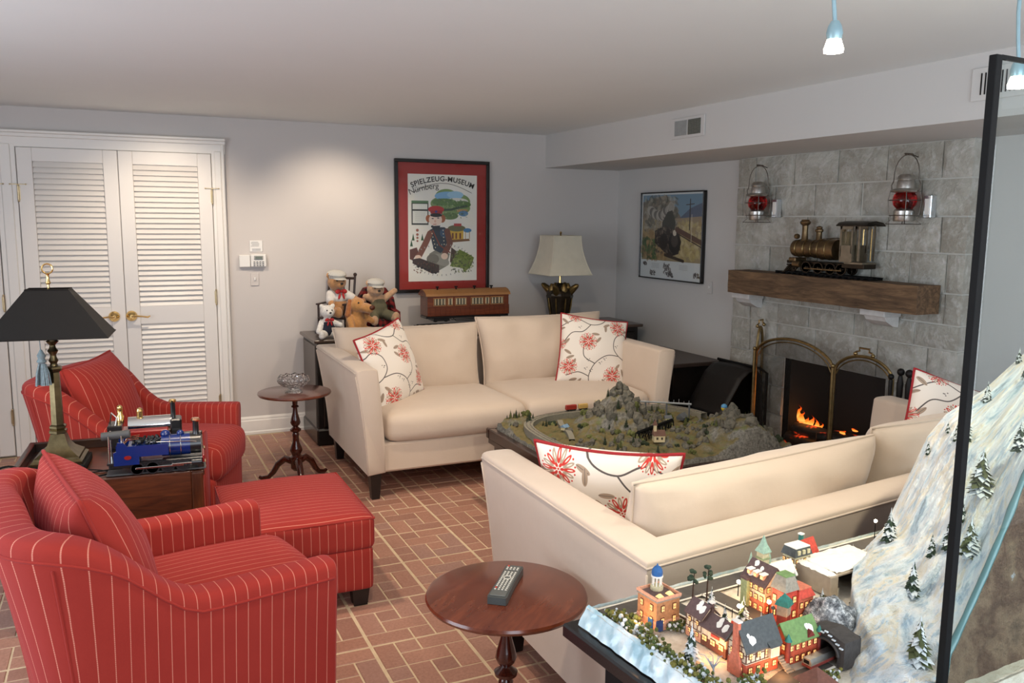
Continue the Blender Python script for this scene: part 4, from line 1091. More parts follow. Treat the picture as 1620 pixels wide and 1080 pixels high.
for k in range(4): MB().cyl((-.06+.04*k, .09, .16), (-.06+.04*k, .13, .39), .005, n=6).build('spindle', DW, rc)
b1 = bear('teddy_bear', 'honey teddy bear with striped engineer cap and red bandana in the rocking chair', (1.41, 6.07, .875), radians(12), 1.12, F_HON, [((-.05, 0, .14), (-.075, -.06, .08)), ((.05, 0, .14), (.115, -.07, .10))], [((-.04, -.02, .035), (-.06, -.13, .03)), ((.04, -.02, .035), (.075, -.14, .035))], (-.01, -.01, .222))
cap(b1, -.01, -.004, .255, CAPM); bowtie(b1, .165, -.05, REDB)
plush('shirt', [((0, 0, .12), (.060, .054, .050))]+limb((-.05, 0, .145), (-.068, -.03, .11), .031, .030, 4)+limb((.05, 0, .145), (.08, -.035, .12), .031, .030, 4), WHS, b1, .006)
MB().lathe([(.020, 0), (.020, .002)], (.055, -.145, .04), n=10, M=RX(pi/2)).build('paw_pad', F_TAN, b1)
# white bear
b2 = bear('teddy_bear', 'small white teddy bear with red bow and navy suit at the console end', (1.285, 5.87, .752), radians(8), .82, F_WHT, [((-.05, 0, .13), (-.095, -.04, .06)), ((.05, 0, .13), (.10, -.05, .11))], [((-.04, -.02, .035), (-.09, -.11, .03)), ((.04, -.02, .035), (.08, -.12, .04))])
plush('suit', [((0, 0, .075), (.066, .060, .072)), ((0, 0, .12), (.056, .052, .04))], NAVY, b2, .006); bowtie(b2, .158, -.056, REDB)
# dog
dg_ = thing('plush_dog', 'golden plush dog with long ears and big muzzle between the teddy bears', 'stuffed toy', (1.505, 5.93, .752), radians(16), 'stuffed toys on the console')
plush('body', [((0, 0, .085), (.078, .068, .088)), ((0, -.005, .15), (.05, .05, .05)), ((0, -.02, .215), (.062, .062, .056)), ((.03, -.08, .20), (.045, .055, .036)), ((.04, -.11, .195), (.038, .035, .034))]
      + limb((-.065, -.02, .13), (-.075, -.075, .05), .028, .024)+limb((.065, -.02, .13), (.095, -.06, .10), .026, .022)+limb((-.05, -.03, .03), (-.075, -.11, .028), .036, .032)+limb((.05, -.03, .03), (.085, -.11, .028), .036, .032), F_GLD, dg_)
MB().ball((.048, -.142, .205), (.022, .014, .018), 12, 8).build('nose', simple('nose_brown', srgb(84, 40, 20), .5), dg_)
for s in (-1, 1):
    MB().ball((s*.026+.006, -.072, .238), .007, 8, 6).build('eye', NOSE, dg_)
    plush('ear', limb((s*.055, -.01, .245), (s*.078, -.02, .15), .018, .024, 6), fur_mat('ear_plush', srgb(160, 98, 52)), dg_, .005)
# plaid doll armchair + bear
PL = NT('red_black_plaid'); v = PL.coord('Object'); s3 = PL.n('ShaderNodeSeparateXYZ'); PL.l(v, s3.inputs[0])
ca = PL.math('GREATER_THAN', PL.math('SINE', PL.math('MULTIPLY', PL.math('ADD', s3.outputs[0], s3.outputs[1]), 150)), 0); cb = PL.math('GREATER_THAN', PL.math('SINE', PL.math('MULTIPLY', s3.outputs[2], 150)), 0)
PL.l(PL.mix(PL.math('MULTIPLY', PL.math('ADD', ca, cb), .5), srgb(128, 26, 24), srgb(16, 12, 12)), PL.b.inputs['Base Color']); PL.b.inputs['Roughness'].default_value = .9
pc = thing('doll_armchair', 'small red and black plaid wingback armchair holding a teddy bear', 'toy chair', (1.715, 6.10, .752), radians(6))
b = MB(); q = [(-.12, .0), (.12, .0), (.125, .18), (.12, .26), (.08, .315), (0, .335), (-.08, .315), (-.12, .26), (-.125, .18)]; b.prism(q, .04, .10, 'Y'); b.build('backrest', PL.mat, pc, 30)
for s in (-1, 1): MB().prism([(-.11, 0), (.07, 0), (.07, .26), (.02, .24), (-.02, .16), (-.10, .145)], s*.115-.02, s*.115+.02, 'X', M=None).build('side', PL.mat, pc, 30)
MB().box((0, -.03, .05), (.20, .16, .10), .01).build('seat', PL.mat, pc, 30)
b3 = bear('teddy_bear', 'tan teddy bear in pale cap and dungarees lounging in the plaid doll armchair', (1.70, 6.045, .852), radians(4), 1.05, F_TAN, [((-.05, 0, .14), (-.095, -.01, .155)), ((.05, 0, .14), (.12, -.01, .19))], [((-.04, -.02, .03), (-.07, -.12, -.01)), ((.04, -.02, .03), (.085, -.12, .01))], (-.02, -.01, .205))
cap(b3, -.02, -.006, .236, CAPM); plush('dungarees', [((0, 0, .07), (.066, .060, .072)), ((0, -.004, .12), (.050, .050, .035))]+limb((-.04, -.02, .03), (-.062, -.09, .005), .038, .034)+limb((.04, -.02, .03), (.073, -.09, .02), .038, .034), OLV, b3)
#STAGE3
# ------------------------------------------------------------------ fireplace things
def brass_loco():
    t = thing('model_locomotive', 'antique brass model steam locomotive on the beam mantel', 'model train', (3.745, 3.745, 1.266), radians(90)); t.scale = (1, .78, .85)
    # local +x = forward (toward the far end of the wall)
    BR = simple('aged_brass', (.17, .115, .06, 1), .36, .9, var=.5, vs=18); BD = simple('dark_bronze', (.035, .025, .016, 1), .42, .7, var=.4); PN = simple('brushed_panel', (.27, .235, .18, 1), .4, .9, var=.25, vs=25)
    b = MB(); [b.box((0, y, .014), (.76, .008, .010)) for y in (-.045, .045)]; [b.box((-.36+.045*k, 0, .005), (.018, .13, .009), .001) for k in range(17)]; b.build('display_track', M['black'], t, 0)
    MB().box((.02, 0, .088), (.55, .075, .022), .003).build('chassis', BD, t, 30)
    wm = wheel_mb(.038, .014, 12).data('driving_wheel', BD)
    for x in (.115, .02, -.075, -.155):
        for y in (-.052, .052): obj_from(wm, 'driving_wheel', t, (x, y, .058), (0, 0, 0 if y < 0 else pi))
    ws = wheel_mb(.022, .012, 8).data('pilot_wheel', BD)
    for y in (-.05, .05): obj_from(ws, 'pilot_wheel', t, (.225, y, .042))
    for y in (-.064, .064):
        MB().box((-.02, y, .050), (.29, .005, .010), .001).build('side_rod', BR, t, 30); MB().cyl((.16, y*.85, .075), (.22, y*.85, .075), .022, n=16).build('cylinder', BR, t)
    b = MB(); b.M = T(.28, 0, .04); [b.box((.0, y, 0), (.012, .010, .075), .001, M=RY(-.7)) for y in (-.05, -.025, 0, .025, .05)]; b.box((-.02, 0, .028), (.03, .12, .01)); b.box((.028, 0, -.03), (.012, .12, .01)); b.build('cowcatcher', BD, t, 0)
    MB().box((.235, 0, .105), (.06, .12, .03), .006).build('pilot_deck', BR, t, 30)
    MB().lathe([(.058, 0), (.060, .004), (.060, .03), (.058, .034), (.058, .16), (.060, .165), (.066, .20), (.070, .235), (.070, .33), (.068, .34)], n=32, M=T(.255, 0, .185) @ RY(-pi/2)).build('boiler', BR, t)
    for x in (.215, .15, .09, .03, -.03): MB().tube([(x, (.062 if x > .05 else .071)*cos(k*pi/14), .185+(.062 if x > .05 else .071)*sin(k*pi/14)) for k in range(28)], .0026, 6, closed=True).build('boiler_band', M['brass_dk'], t)
    MB().lathe([(.056, 0), (.05, .008), (.02, .014), (.0, .016)], n=28, M=T(.255, 0, .185) @ RY(pi/2)).build('smokebox_door', BD, t)
    MB().lathe([(.028, .235), (.022, .248), (.019, .30), (.020, .345), (.034, .358), (.036, .372), (.026, .380), (.028, .386), (.014, .388)], (.185, 0, 0), n=22).build('chimney', BR, t)
    MB().lathe([(.026, .24), (.020, .25), (.019, .30), (.026, .306), (.027, .318), (.018, .326), (.020, .336), (.008, .344)], (.07, 0, 0), n=22).build('steam_dome', BR, t)
    MB().lathe([(.016, .25), (.014, .30), (.017, .335), (.022, .345), (.022, .352), (.010, .358)], (-.115, 0, 0), n=18).build('sand_dome', BR, t)
    MB().lathe([(.016, -.008), (.020, .002), (.017, .016), (.01, .02)], n=16, M=T(.245, 0, .268) @ RY(pi/2)).build('headlamp', BR, t)
    MB().tube([(.14, -.05, .245), (.0, -.055, .262), (-.11, -.055, .262)], .0026, 6).build('handrail', BR, t)
    cabx0, cabx1 = -.297, -.15
    fr_ = MB()
    for y in (-.072, .072):
        fr_.box(((cabx1-.005), y, .245), (.012, .006, .20)); fr_.box((cabx1-.045, y, .165), (.08, .006, .11)); fr_.box((cabx1-.045, y, .335), (.09, .006, .022)); fr_.box((cabx1-.085, y, .25), (.010, .006, .16)); fr_.box((cabx1-.042, y, .28), (.006, .006, .09))
        fr_.box((cabx0+.01, y, .235), (.012, .008, .23)); fr_.box((cabx0+.06, y, .14), (.012, .008, .05))
    fr_.box((cabx1, 0, .21), (.006, .14, .20)); fr_.box((cabx0+.05, 0, .105), (.13, .13, .012)); fr_.build('cab', PN, t, 0)
    MB().prism([(-.095, .345), (-.07, .362), (0, .372), (.07, .362), (.095, .345), (.095, .351), (.07, .369), (0, .379), (-.07, .369), (-.095, .351)], cabx0-.045, cabx1+.02, 'X').build('cab_roof', BD, t, 40)
    b = MB(); [b.cyl((cabx0+.03+.02*k, -.074, .12), (cabx0+.03+.02*k, -.074, .33), .004, n=8) for k in (0, 3)]; b.build('cab_post', M['brass'], t)
    MB().box((-.24, 0, .085), (.16, .12, .03), .003).build('rear_frame', BD, t, 30)
brass_loco()

RG = glass_mat('ruby_glass', (.55, .008, .008, 1), .12, 1.45).mat
def lantern(label, loc, rz):
    t = thing('railway_lantern', label, 'lantern', loc, rz, 'wall-hung railway lanterns')
    ST = M['steel']; IR = simple('iron_wire', (.16, .14, .12, 1), .45, .9)
    MB().lathe([(.048, .0), (.052, .006), (.052, .055), (.046, .062), (.040, .066)], n=24).build('oil_tank', ST, t)
    MB().lathe([(.040, .066), (.056, .085), (.062, .11), (.056, .135), (.044, .15)], n=26).build('globe', RG, t)
    MB().lathe([(.015, .07), (.018, .10), (.010, .12), (.004, .14)], n=10).build('burner', M['brass_dk'], t)
    MB().lathe([(.046, .148), (.072, .152), (.076, .158), (.070, .166), (.046, .172), (.044, .205), (.040, .212), (.044, .218), (.040, .235), (.028, .244), (.0, .246)], n=26).build('hood', ST, t)
    for z, r in ((-.014, .086), (.03, .072), (.11, .078)): MB().tube([(r*cos(k*pi/14), r*sin(k*pi/14), z) for k in range(28)], .0022, 6, closed=True).build('wire_ring', IR, t)
    for k in range(4):
        a = pi/4+k*pi/2; MB().tube([(.086*cos(a), .086*sin(a), -.014), (.06*cos(a), .06*sin(a), .01), (.074*cos(a), .074*sin(a), .05), (.080*cos(a), .080*sin(a), .11), (.072*cos(a), .072*sin(a), .156)], .0022, 6).build('guard_wire', IR, t)
    for a in (0, pi): MB().tube([(.074*cos(a), .0, .155), (.088*cos(a), 0, .165), (.092*cos(a), 0, .19), (.08*cos(a), 0, .21)], .003, 6).build('bail_ear', IR, t)
    MB().tube([(.08*cos(pi*k/12), 0, .21+.135*abs(sin(pi*k/12))**.75) for k in range(13)], .0026, 6).build('bail_handle', IR, t)
    MB().tube([(0, .0, .346), (-.02, .0, .35), (.03, .0, .344)], .005, 6).build('handle_grip', IR, t)
    MB().tube([(0, -.008, .344), (0, .03, .346), (0, .075, .335)], .003, 6).build('wall_hook', IR, t)
    return t
# local +y points to the wall
L1 = lantern('red-globed railway lantern hanging at the left end of the stone wall', (3.755, 4.375, 1.590), radians(-90+8))
L2 = lantern('red-globed railway lantern hanging at the right end of the stone wall', (3.755, 3.235, 1.588), radians(-90))
def outlet(label, y):
    t = thing('outlet_box', label, 'outlet', (3.80, y, 1.665)); MB().box((.017, 0, 0), (.04, .045, .115), .003).build('box', simple('chrome_box', (.75, .8, .85, 1), .15, .9, var=.05), t, 30)
    MB().box((-.004, 0, 0), (.004, .028, .08), .001).build('socket', M['trim'], t, 30)
outlet('small metal outlet box on the stones right of the left lantern', 4.375-.11); outlet('small metal outlet box on the stones right of the right lantern', 3.235-.105)

# fire screen: three arched brass panels with wire mesh
MESH = NT('wire_mesh'); tr = MESH.n('ShaderNodeBsdfTransparent'); mx = MESH.n('ShaderNodeMixShader'); mx.inputs[0].default_value = .36
MESH.l(tr.outputs[0], mx.inputs[1]); MESH.l(MESH.b.outputs[0], mx.inputs[2]); MESH.b.inputs['Base Color'].default_value = (.02, .018, .015, 1)
MESH.l(mx.outputs[0], MESH.t.nodes['Material Output'].inputs['Surface'])
fs_ = thing('fire_screen', 'brass framed folding fire screen with three arched mesh panels before the fireplace', 'fire screen', (3.71, 3.93, .0))
def screen_panel(p0, p1, zs, zp, handle):
    p0 = Vector((p0[0]-3.71, p0[1]-3.93)); p1 = Vector((p1[0]-3.71, p1[1]-3.93)); W_ = (p1-p0).length
    at = lambda f, z: (p0.x+(p1.x-p0.x)*f, p0.y+(p1.y-p0.y)*f, z)
    arch = lambda f: zs+(zp-zs)*max(0, 1-(2*f-1)**2)**.62
    pan = MB().tube([at(0, .012)]+[at(0, zs*.5)]+[at(k/24, arch(k/24)) for k in range(25)]+[at(1, zs*.5), at(1, .012)], .009, 8, closed=True).build('panel_frame', M['brass_dk'], fs_)
    MB().tube([at(k/24*.94+.03, arch(k/24)-.022) for k in range(25)], .004, 6).build('inner_rod', M['brass_dk'], pan)
    b = MB(); n = 24; vs = [at(k/n, .02) for k in range(n+1)]+[at(k/n, arch(k/n)-.008) for k in range(n+1)]; b.add(vs, [[k, k+1, n+2+k, n+1+k] for k in range(n)]); b.build('mesh', MESH.mat, pan, 0)
    if handle:
        c = lambda f, z: at(.5+f/W_, z); hz = zp
        MB().tube([c(-.055, hz+.004), c(-.05, hz+.022), c(-.03, hz+.028), c(-.032, hz+.045), c(.032, hz+.045), c(.03, hz+.028), c(.05, hz+.022), c(.055, hz+.004)], .0055, 8).build('handle', M['brass_dk'], pan)
        for f in (-.055, .055): MB().ball(c(f, hz+.010), .012, 10, 7).build('knob', M['brass_dk'], pan)
screen_panel((3.725, 4.28), (3.69, 3.585), .745, .868, False)
screen_panel((3.69, 3.575), (3.74, 3.215), .745, .845, True)
screen_panel((3.735, 4.29), (3.82, 4.335), .745, .90, True)
for x, y in ((3.725, 4.285), (3.69, 3.58)): MB().cyl((x-3.71-.012, y-3.93, .01), (x-3.71-.012, y-3.93, .755), .009, n=10).build('post', M['brass_dk'], fs_); MB().ball((x-3.71-.012, y-3.93, .765), .013, 10, 7).build('finial', M['brass_dk'], fs_)
# fireplace tools
tl = thing('fireplace_tool_set', 'black iron fireplace tool set with ball handles at the right of the screen', 'fireplace tools', (3.735, 3.09, 0))
IRN = simple('wrought_iron', (.018, .016, .015, 1), .5, .6)
MB().lathe([(.10, 0), (.10, .012), (.03, .02)], n=20).build('base', IRN, tl); MB().cyl((0, 0, .02), (0, 0, .70), .008, n=10).build('stand', IRN, tl)
MB().box((0, 0, .62), (.02, .26, .012), .003).build('crossbar', IRN, tl, 30)
for nm, y, zt_, rr in (('poker', .115, .765, .016), ('brush', .055, .80, .020), ('shovel', .0, .80, .022), ('tongs', -.085, .775, .020)):
    b = MB(); x = -.02; lean = .02*(1 if y > 0 else -1)
    b.tube([(x, y, .10), (x, y, .62), (x, y+lean*.3, .66)], .006, 8); b.lathe([(.008, .64), (.016 if nm in ('brush', 'shovel') else .010, .67), (.018 if nm in ('brush', 'shovel') else .012, .74), (.010, zt_-rr)], (x, y, 0), 10); b.ball((x, y, zt_), rr, 12, 8)
    if nm == 'shovel': b.box((x, y, .07), (.01, .10, .12), .003)
    if nm == 'brush': b.lathe([(.03, .03), (.035, .10), (.012, .14)], (x, y, 0), 12)
    b.build(nm, IRN, tl)

# fire: grate, logs, flames
gr = thing('fire_grate', 'iron grate with charred logs in the fireplace', 'fire grate', (3.99, 3.93, .02))
b = MB(); [b.tube([(-.12, y, .10), (.10, y, .10), (.12, y, .16)], .009, 6) for y in (-.3, -.2, -.1, 0, .1, .2, .3)]; b.tube([(-.12, -.32, .10), (-.12, .32, .10)], .009, 6); b.build('bars', M['black'], gr)
for x, y in ((-.11, -.28), (-.11, .28), (.09, -.28), (.09, .28)): MB().cyl((x, y, 0), (x, y, .10), .008, n=8).build('leg', M['black'], gr)
LOG = NT('charred_log'); nz = LOG.noise(22, 5, .7); LOG.l(LOG.ramp(nz, [(.4, (.006, .005, .005, 1)), (.7, (.05, .03, .02, 1))]), LOG.b.inputs['Base Color'])
em = LOG.ramp(LOG.noise(9, 4, .6), [(.56, (0, 0, 0, 1)), (.64, (1, .06, .01, 1)), (.74, (1, .22, .03, 1))]); LOG.l(em, LOG.b.inputs['Emission Color']); LOG.b.inputs['Emission Strength'].default_value = 1.6
def log_mb(L, r, seed):
    b = MB(); n = 14
    def f(u, v):
        a = u*2*pi; q = mnoise.noise(Vector((cos(a)*1.2+seed, sin(a)*1.2, v*6)))*.18; rr = r*(1+q)*(1 if .02 < v < .98 else .92); return ((rr*cos(a)), (v-.5)*L, rr*sin(a))
    b.grid(f, n, 12, closed_u=True); b.f += [[k for k in range(n)], [11*n+k for k in range(n)][::-1]]; b.m += [0, 0]; b.uv += [None, None]; return b
for k, (x, y, z, L, r, a) in enumerate(((-.06, 0, .16, .60, .045, .05), (.04, .05, .165, .55, .045, -.10), (-.01, -.05, .235, .48, .04, .22), (-.02, -.14, .24, .25, .03, .9))):
    o = log_mb(L, r, k*3.1).build('log', LOG.mat, gr); o.location = (x, y, z); o.rotation_euler = (0, 0, a)
FL = NT('flame'); v = FL.coord('Generated'); s_ = FL.n('ShaderNodeSeparateXYZ'); FL.l(v, s_.inputs[0])
FL.l(FL.ramp(s_.outputs[2], [(0, (1, .12, .01, 1)), (.3, (1, .42, .08, 1)), (.5, (1, .22, .02, 1)), (.75, (1, .07, .0, 1)), (1, (.5, .01, .0, 1))]), FL.b.inputs['Emission Color']); FL.b.inputs['Emission Strength'].default_value = 2.4; FL.b.inputs['Base Color'].default_value = (0, 0, 0, 1)
fi = thing('fire', 'orange flames burning on the logs in the fireplace', 'fire', (3.99, 4.10, .265))
def flame(x, y, z, h, w, seed):
    b = MB(); n = 10
    def f(u, t):
        a = u*2*pi; r = w*(sin(pi*min(1, t*1.02+.10))**.9)*(1-t)**.55+.0005; sw = mnoise.noise(Vector((seed, t*3.2, 1.3)))*.05*t; r *= 1+.25*mnoise.noise(Vector((cos(a)+seed, sin(a), t*5)))
        return (x+.35*r*cos(a), y+r*sin(a)+sw, z+h*t)
    b.grid(f, n, 14, closed_u=True); b.build('flame', FL.mat, fi)
for q in ((0, .16, .02, .05, .024, 12), (0, .09, .03, .09, .028, 1), (0, .06, .02, .115, .034, 2), (0, .02, .01, .09, .038, 3), (0, -.03, 0, .07, .034, 4), (-.01, -.07, .0, .09, .032, 5), (0, -.11, .0, .075, .024, 6), (.01, -.145, .0, .055, .018, 7), (.0, -.33, .02, .03, .03, 8), (0, -.27, -.05, .025, .025, 9), (0, -.42, .06, .02, .03, 10), (0, .12, .04, .05, .016, 11)): flame(*q)
light('POINT', 'fire_glow', (3.93, 4.05, .36), .9, (1, .35, .08), shadow_soft_size=.08)

# ------------------------------------------------------------------ wall things
def frame_on_wall(name, label, cat, c, w, h, axis, fw_, fd, mat):
    """axis 'Y': hangs on the back wall (faces -y); 'X': hangs on the right wall (faces -x)"""
    t = thing(name, label, cat, c, 0 if axis == 'Y' else -pi/2)
    for nm, cc, s_ in (('t', (0, -fd/2, h/2-fw_/2), (w, fd, fw_)), ('b', (0, -fd/2, -h/2+fw_/2), (w, fd, fw_)), ('l', (-w/2+fw_/2, -fd/2, 0), (fw_, fd, h-2*fw_)), ('r', (w/2-fw_/2, -fd/2, 0), (fw_, fd, h-2*fw_))):
        MB().box(cc, s_, .003).build('frame_side', mat, t, 30)
    return t
def quad_mesh(name, x0, x1, z0, z1, y, mat, parent, th=.002):
    b = MB().box(((x0+x1)/2, y+th/2, (z0+z1)/2), (x1-x0, th, z1-z0))
    for k, f in enumerate(b.f): b.uv[k] = [((b.v[i][0]-x0)/(x1-x0), (b.v[i][2]-z0)/(z1-z0)) for i in f]
    return b.build(name, mat, parent, 0)
def poster_art():
    p = Paint(570, 840, C(226, 224, 214))
    p.blot(.05, .05, .95, .95, [C(232, 226, 210), C(222, 222, 216)], 60, .12, 1, .4)
    p.line([(.08+.84*k/20, .165-.085*sin(pi*k/20)) for k in range(21)], .006, C(60, 50, 44))
    # landscape cloud
    for c in ((.55, .20, .16), (.72, .25, .18), (.46, .27, .14), (.60, .33, .15), (.78, .31, .12)): p.ell(c[0], c[1], c[2], c[2]*.62, C(120, 146, 92))
    p.ell(.58, .20, .20, .065, C(122, 170, 206)); p.ell(.68, .185, .12, .05, C(150, 190, 214)); p.ell(.70, .245, .17, .045, C(206, 206, 196)); p.ell(.52, .255, .18, .05, C(92, 124, 72)); p.ell(.78, .275, .13, .05, C(86, 116, 64))
    p.line([(.46, .33), (.62, .325), (.72, .305), (.84, .29)], .03, C(58, 78, 62)); p.rect(.70, .32, .86, .345, C(176, 140, 92)); p.ell(.80, .36, .07, .04, C(84, 124, 160)); p.ell(.60, .385, .12, .05, C(96, 120, 72)); p.blot(.36, .22, .86, .4, [C(60, 90, 50), C(170, 180, 140), C(84, 104, 92)], 90, .02, 4, .5)
    # notice panel
    p.rect(.05, .245, .29, .47, C(52, 58, 52)); p.rect(.065, .275, .275, .325, C(222, 224, 214)); p.rect(.065, .34, .275, .455, C(222, 224, 214)); p.rect(.05, .245, .29, .268, C(86, 120, 84))
    for k in range(5): p.line([(.10, .36+.018*k), (.24, .36+.018*k)], .004, C(150, 150, 140))
    # little toys
    for y_, r in ((.52, .02), (.56, .018), (.59, .016), (.62, .014)): p.ell(.13, y_, r, r, C(150, 90, 70))
    for x_, y_ in ((.07, .60), (.045, .655), (.20, .60)): p.poly([(x_, y_-.05), (x_-.02, y_+.015), (x_+.02, y_+.015)], C(40, 80, 48))
    # station house
    p.rect(.60, .51, .80, .61, C(206, 166, 58)); p.ell(.70, .50, .13, .045, C(104, 104, 70)); p.rect(.66, .455, .77, .48, C(170, 56, 52)); p.ell(.86, .52, .06, .03, C(70, 124, 168))
    for x_ in (.63, .68, .74): p.rect(x_, .545, x_+.025, .60, C(110, 60, 40))
    p.poly([(.58, .61), (.88, .60), (.90, .62), (.62, .635)], C(120, 80, 44)); p.line([(.83, .53), (.83, .605)], .008, C(160, 120, 60)); p.line([(.89, .53), (.89, .60)], .008, C(160, 120, 60))
    # the seated toy figure of a conductor
    p.poly([(.30, .74), (.40, .70), (.60, .74), (.55, .86), (.44, .90), (.28, .84)], C(126, 124, 112)); p.ell(.47, .80, .13, .07, C(146, 144, 132), .5); p.ell(.35, .79, .09, .07, C(112, 108, 98))
    p.poly([(.30, .52), (.38, .49), (.52, .49), (.58, .52), (.55, .70), (.46, .735), (.36, .70)], C(40, 52, 64)); p.ell(.52, .55, .07, .06, C(50, 78, 104), .6)
    p.line([(.31, .55), (.24, .65), (.15, .76)], .085, C(120, 74, 58)); p.line([(.56, .53), (.60, .64), (.53, .73)], .085, C(108, 66, 52)); p.ell(.14, .775, .045, .035, C(222, 196, 176)); p.ell(.52, .765, .05, .045, C(222, 196, 176))
    p.line([(.35, .52), (.45, .66), (.60, .73)], .018, C(120, 60, 44)); p.poly([(.62, .68), (.70, .72), (.68, .84), (.60, .82)], C(74, 56, 46))
    for k in range(5): p.ell(.34+.012*k, .55+.033*k, .008, .008, C(216, 206, 170)); p.ell(.50+.004*k, .52+.033*k, .008, .008, C(216, 206, 170))
    p.ell(.29, .41, .04, .05, C(160, 92, 54)); p.ell(.49, .41, .045, .055, C(160, 92, 54)); p.ell(.39, .42, .095, .085, C(228, 206, 188)); p.ell(.35, .41, .016, .007, C(60, 50, 60)); p.ell(.43, .405, .016, .007, C(60, 50, 60)); p.ell(.385, .435, .014, .018, C(214, 170, 150)); p.line([(.36, .465), (.40, .462)], .008, C(170, 70, 60)); p.ell(.345, .485, .02, .016, C(50, 36, 30)); p.poly([(.33, .48), (.46, .475), (.44, .52), (.36, .52)], C(36, 42, 50))
    p.ell(.40, .325, .115, .05, C(176, 44, 44)); p.rect(.32, .335, .49, .365, C(150, 36, 38)); p.ell(.40, .378, .085, .026, C(22, 22, 24)); p.ell(.40, .345, .018, .018, C(60, 60, 120))
    # train on an oval track
    for k in range(40):
        a = k/40*2*pi; p.ell(.48+.42*cos(a), .80+.145*sin(a), .014, .006, C(150, 150, 146), a)
    p.poly([(.02, .70), (.12, .68), (.14, .72), (.06, .80), (.02, .79)], C(92, 52, 42)); p.poly([(.06, .79), (.16, .78), (.44, .85), (.44, .92), (.34, .93), (.06, .83)], C(58, 42, 38)); p.blot(.08, .80, .42, .92, [C(30, 26, 24), C(110, 70, 50), C(70, 90, 60)], 70, .014, 5, .8)
    for k in range(6): p.ell(.14+.05*k, .86+.012*k, .018, .018, C(28, 24, 24))
    # mossy tunnel hill
    p.poly([(.60, .86), (.66, .78), (.74, .70), (.86, .74), (.96, .78), (.92, .86), (.82, .92), (.78, .88), (.68, .87)], C(112, 128, 60)); p.blot(.62, .72, .95, .92, [C(80, 104, 44), C(150, 160, 90), C(96, 90, 74), C(60, 70, 50)], 110, .022, 6, .7)
    return p
pt = frame_on_wall('framed_poster', 'tall toy museum poster with a red mat and black frame on the back wall', 'picture', (2.303, YB-.001, 1.520), .78, 1.022, 'Y', .026, .03, simple('frame_black', (.012, .010, .009, 1), .25))
MB().box((0, -.008, 0), (.74, .006, .98)).build('mat_board', simple('mat_red', srgb(150, 38, 30), .6, var=.03, vs=3), pt, 0)
quad_mesh('print', -.284, .286, -.424, .400, -.0125, poster_art().material('poster_art', .6), pt)
def text_mesh(body, size, name, mat, parent, fn, spacing=1.0, bold=0.0, shear=0.0, align='CENTER'):
    cu = bpy.data.curves.new('lettering', 'FONT'); cu.body = body; cu.size = size; cu.offset = bold; cu.align_x = align; cu.space_character = spacing; cu.shear = shear; cu.resolution_u = 3
    o = bpy.data.objects.new(name, cu); COL.objects.link(o); bpy.context.view_layer.update()
    me = bpy.data.meshes.new_from_object(o.evaluated_get(bpy.context.evaluated_depsgraph_get())); bpy.data.objects.remove(o)
    for v in me.vertices: v.co = fn(v.co.x, v.co.y)
    me.materials.clear(); me.materials.append(mat); q = bpy.data.objects.new(name, me); COL.objects.link(q)
    if parent is not None: q.parent = parent
    return q
INK = simple('print_ink', srgb(44, 38, 36), .6)
def arcfn(x, y, R_=.62, cy=-.62+.350):
    a = x/R_; return Vector(((R_+y)*sin(a), -.0142, cy+(R_+y)*cos(a)))
text_mesh('SPIELZEUG-MUSEUM', .0545, 'title_lettering', INK, pt, arcfn, 1.07, .0011)
def nfn(x, y):
    a = (x-.02)/.62; return Vector(((.62+y)*sin(a)-.02, -.0142, -.62+.292+(.62+y)*cos(a)))
text_mesh('Nürnberg', .064, 'town_lettering', INK, pt, lambda x, y: nfn(x-.115, y), .95)
M['pane'] = NT('picture_glass'); g_ = M['pane']; gl = g_.n('ShaderNodeBsdfGlossy'); gl.inputs['Roughness'].default_value = .03; tr = g_.n('ShaderNodeBsdfTransparent'); fr = g_.n('ShaderNodeFresnel'); fr.inputs[0].default_value = 1.45; mx = g_.n('ShaderNodeMixShader')
ge_ = g_.n('ShaderNodeNewGeometry'); g_.l(g_.math('MULTIPLY', fr.outputs[0], g_.math('SUBTRACT', 1.0, ge_.outputs['Backfacing'])), mx.inputs[0]); g_.l(tr.outputs[0], mx.inputs[1]); g_.l(gl.outputs[0], mx.inputs[2]); g_.l(mx.outputs[0], g_.t.nodes['Material Output'].inputs['Surface']); M['pane'] = g_.mat
MB().box((0, -.019, 0), (.735, .002, .975)).build('glass', M['pane'], pt, 0)

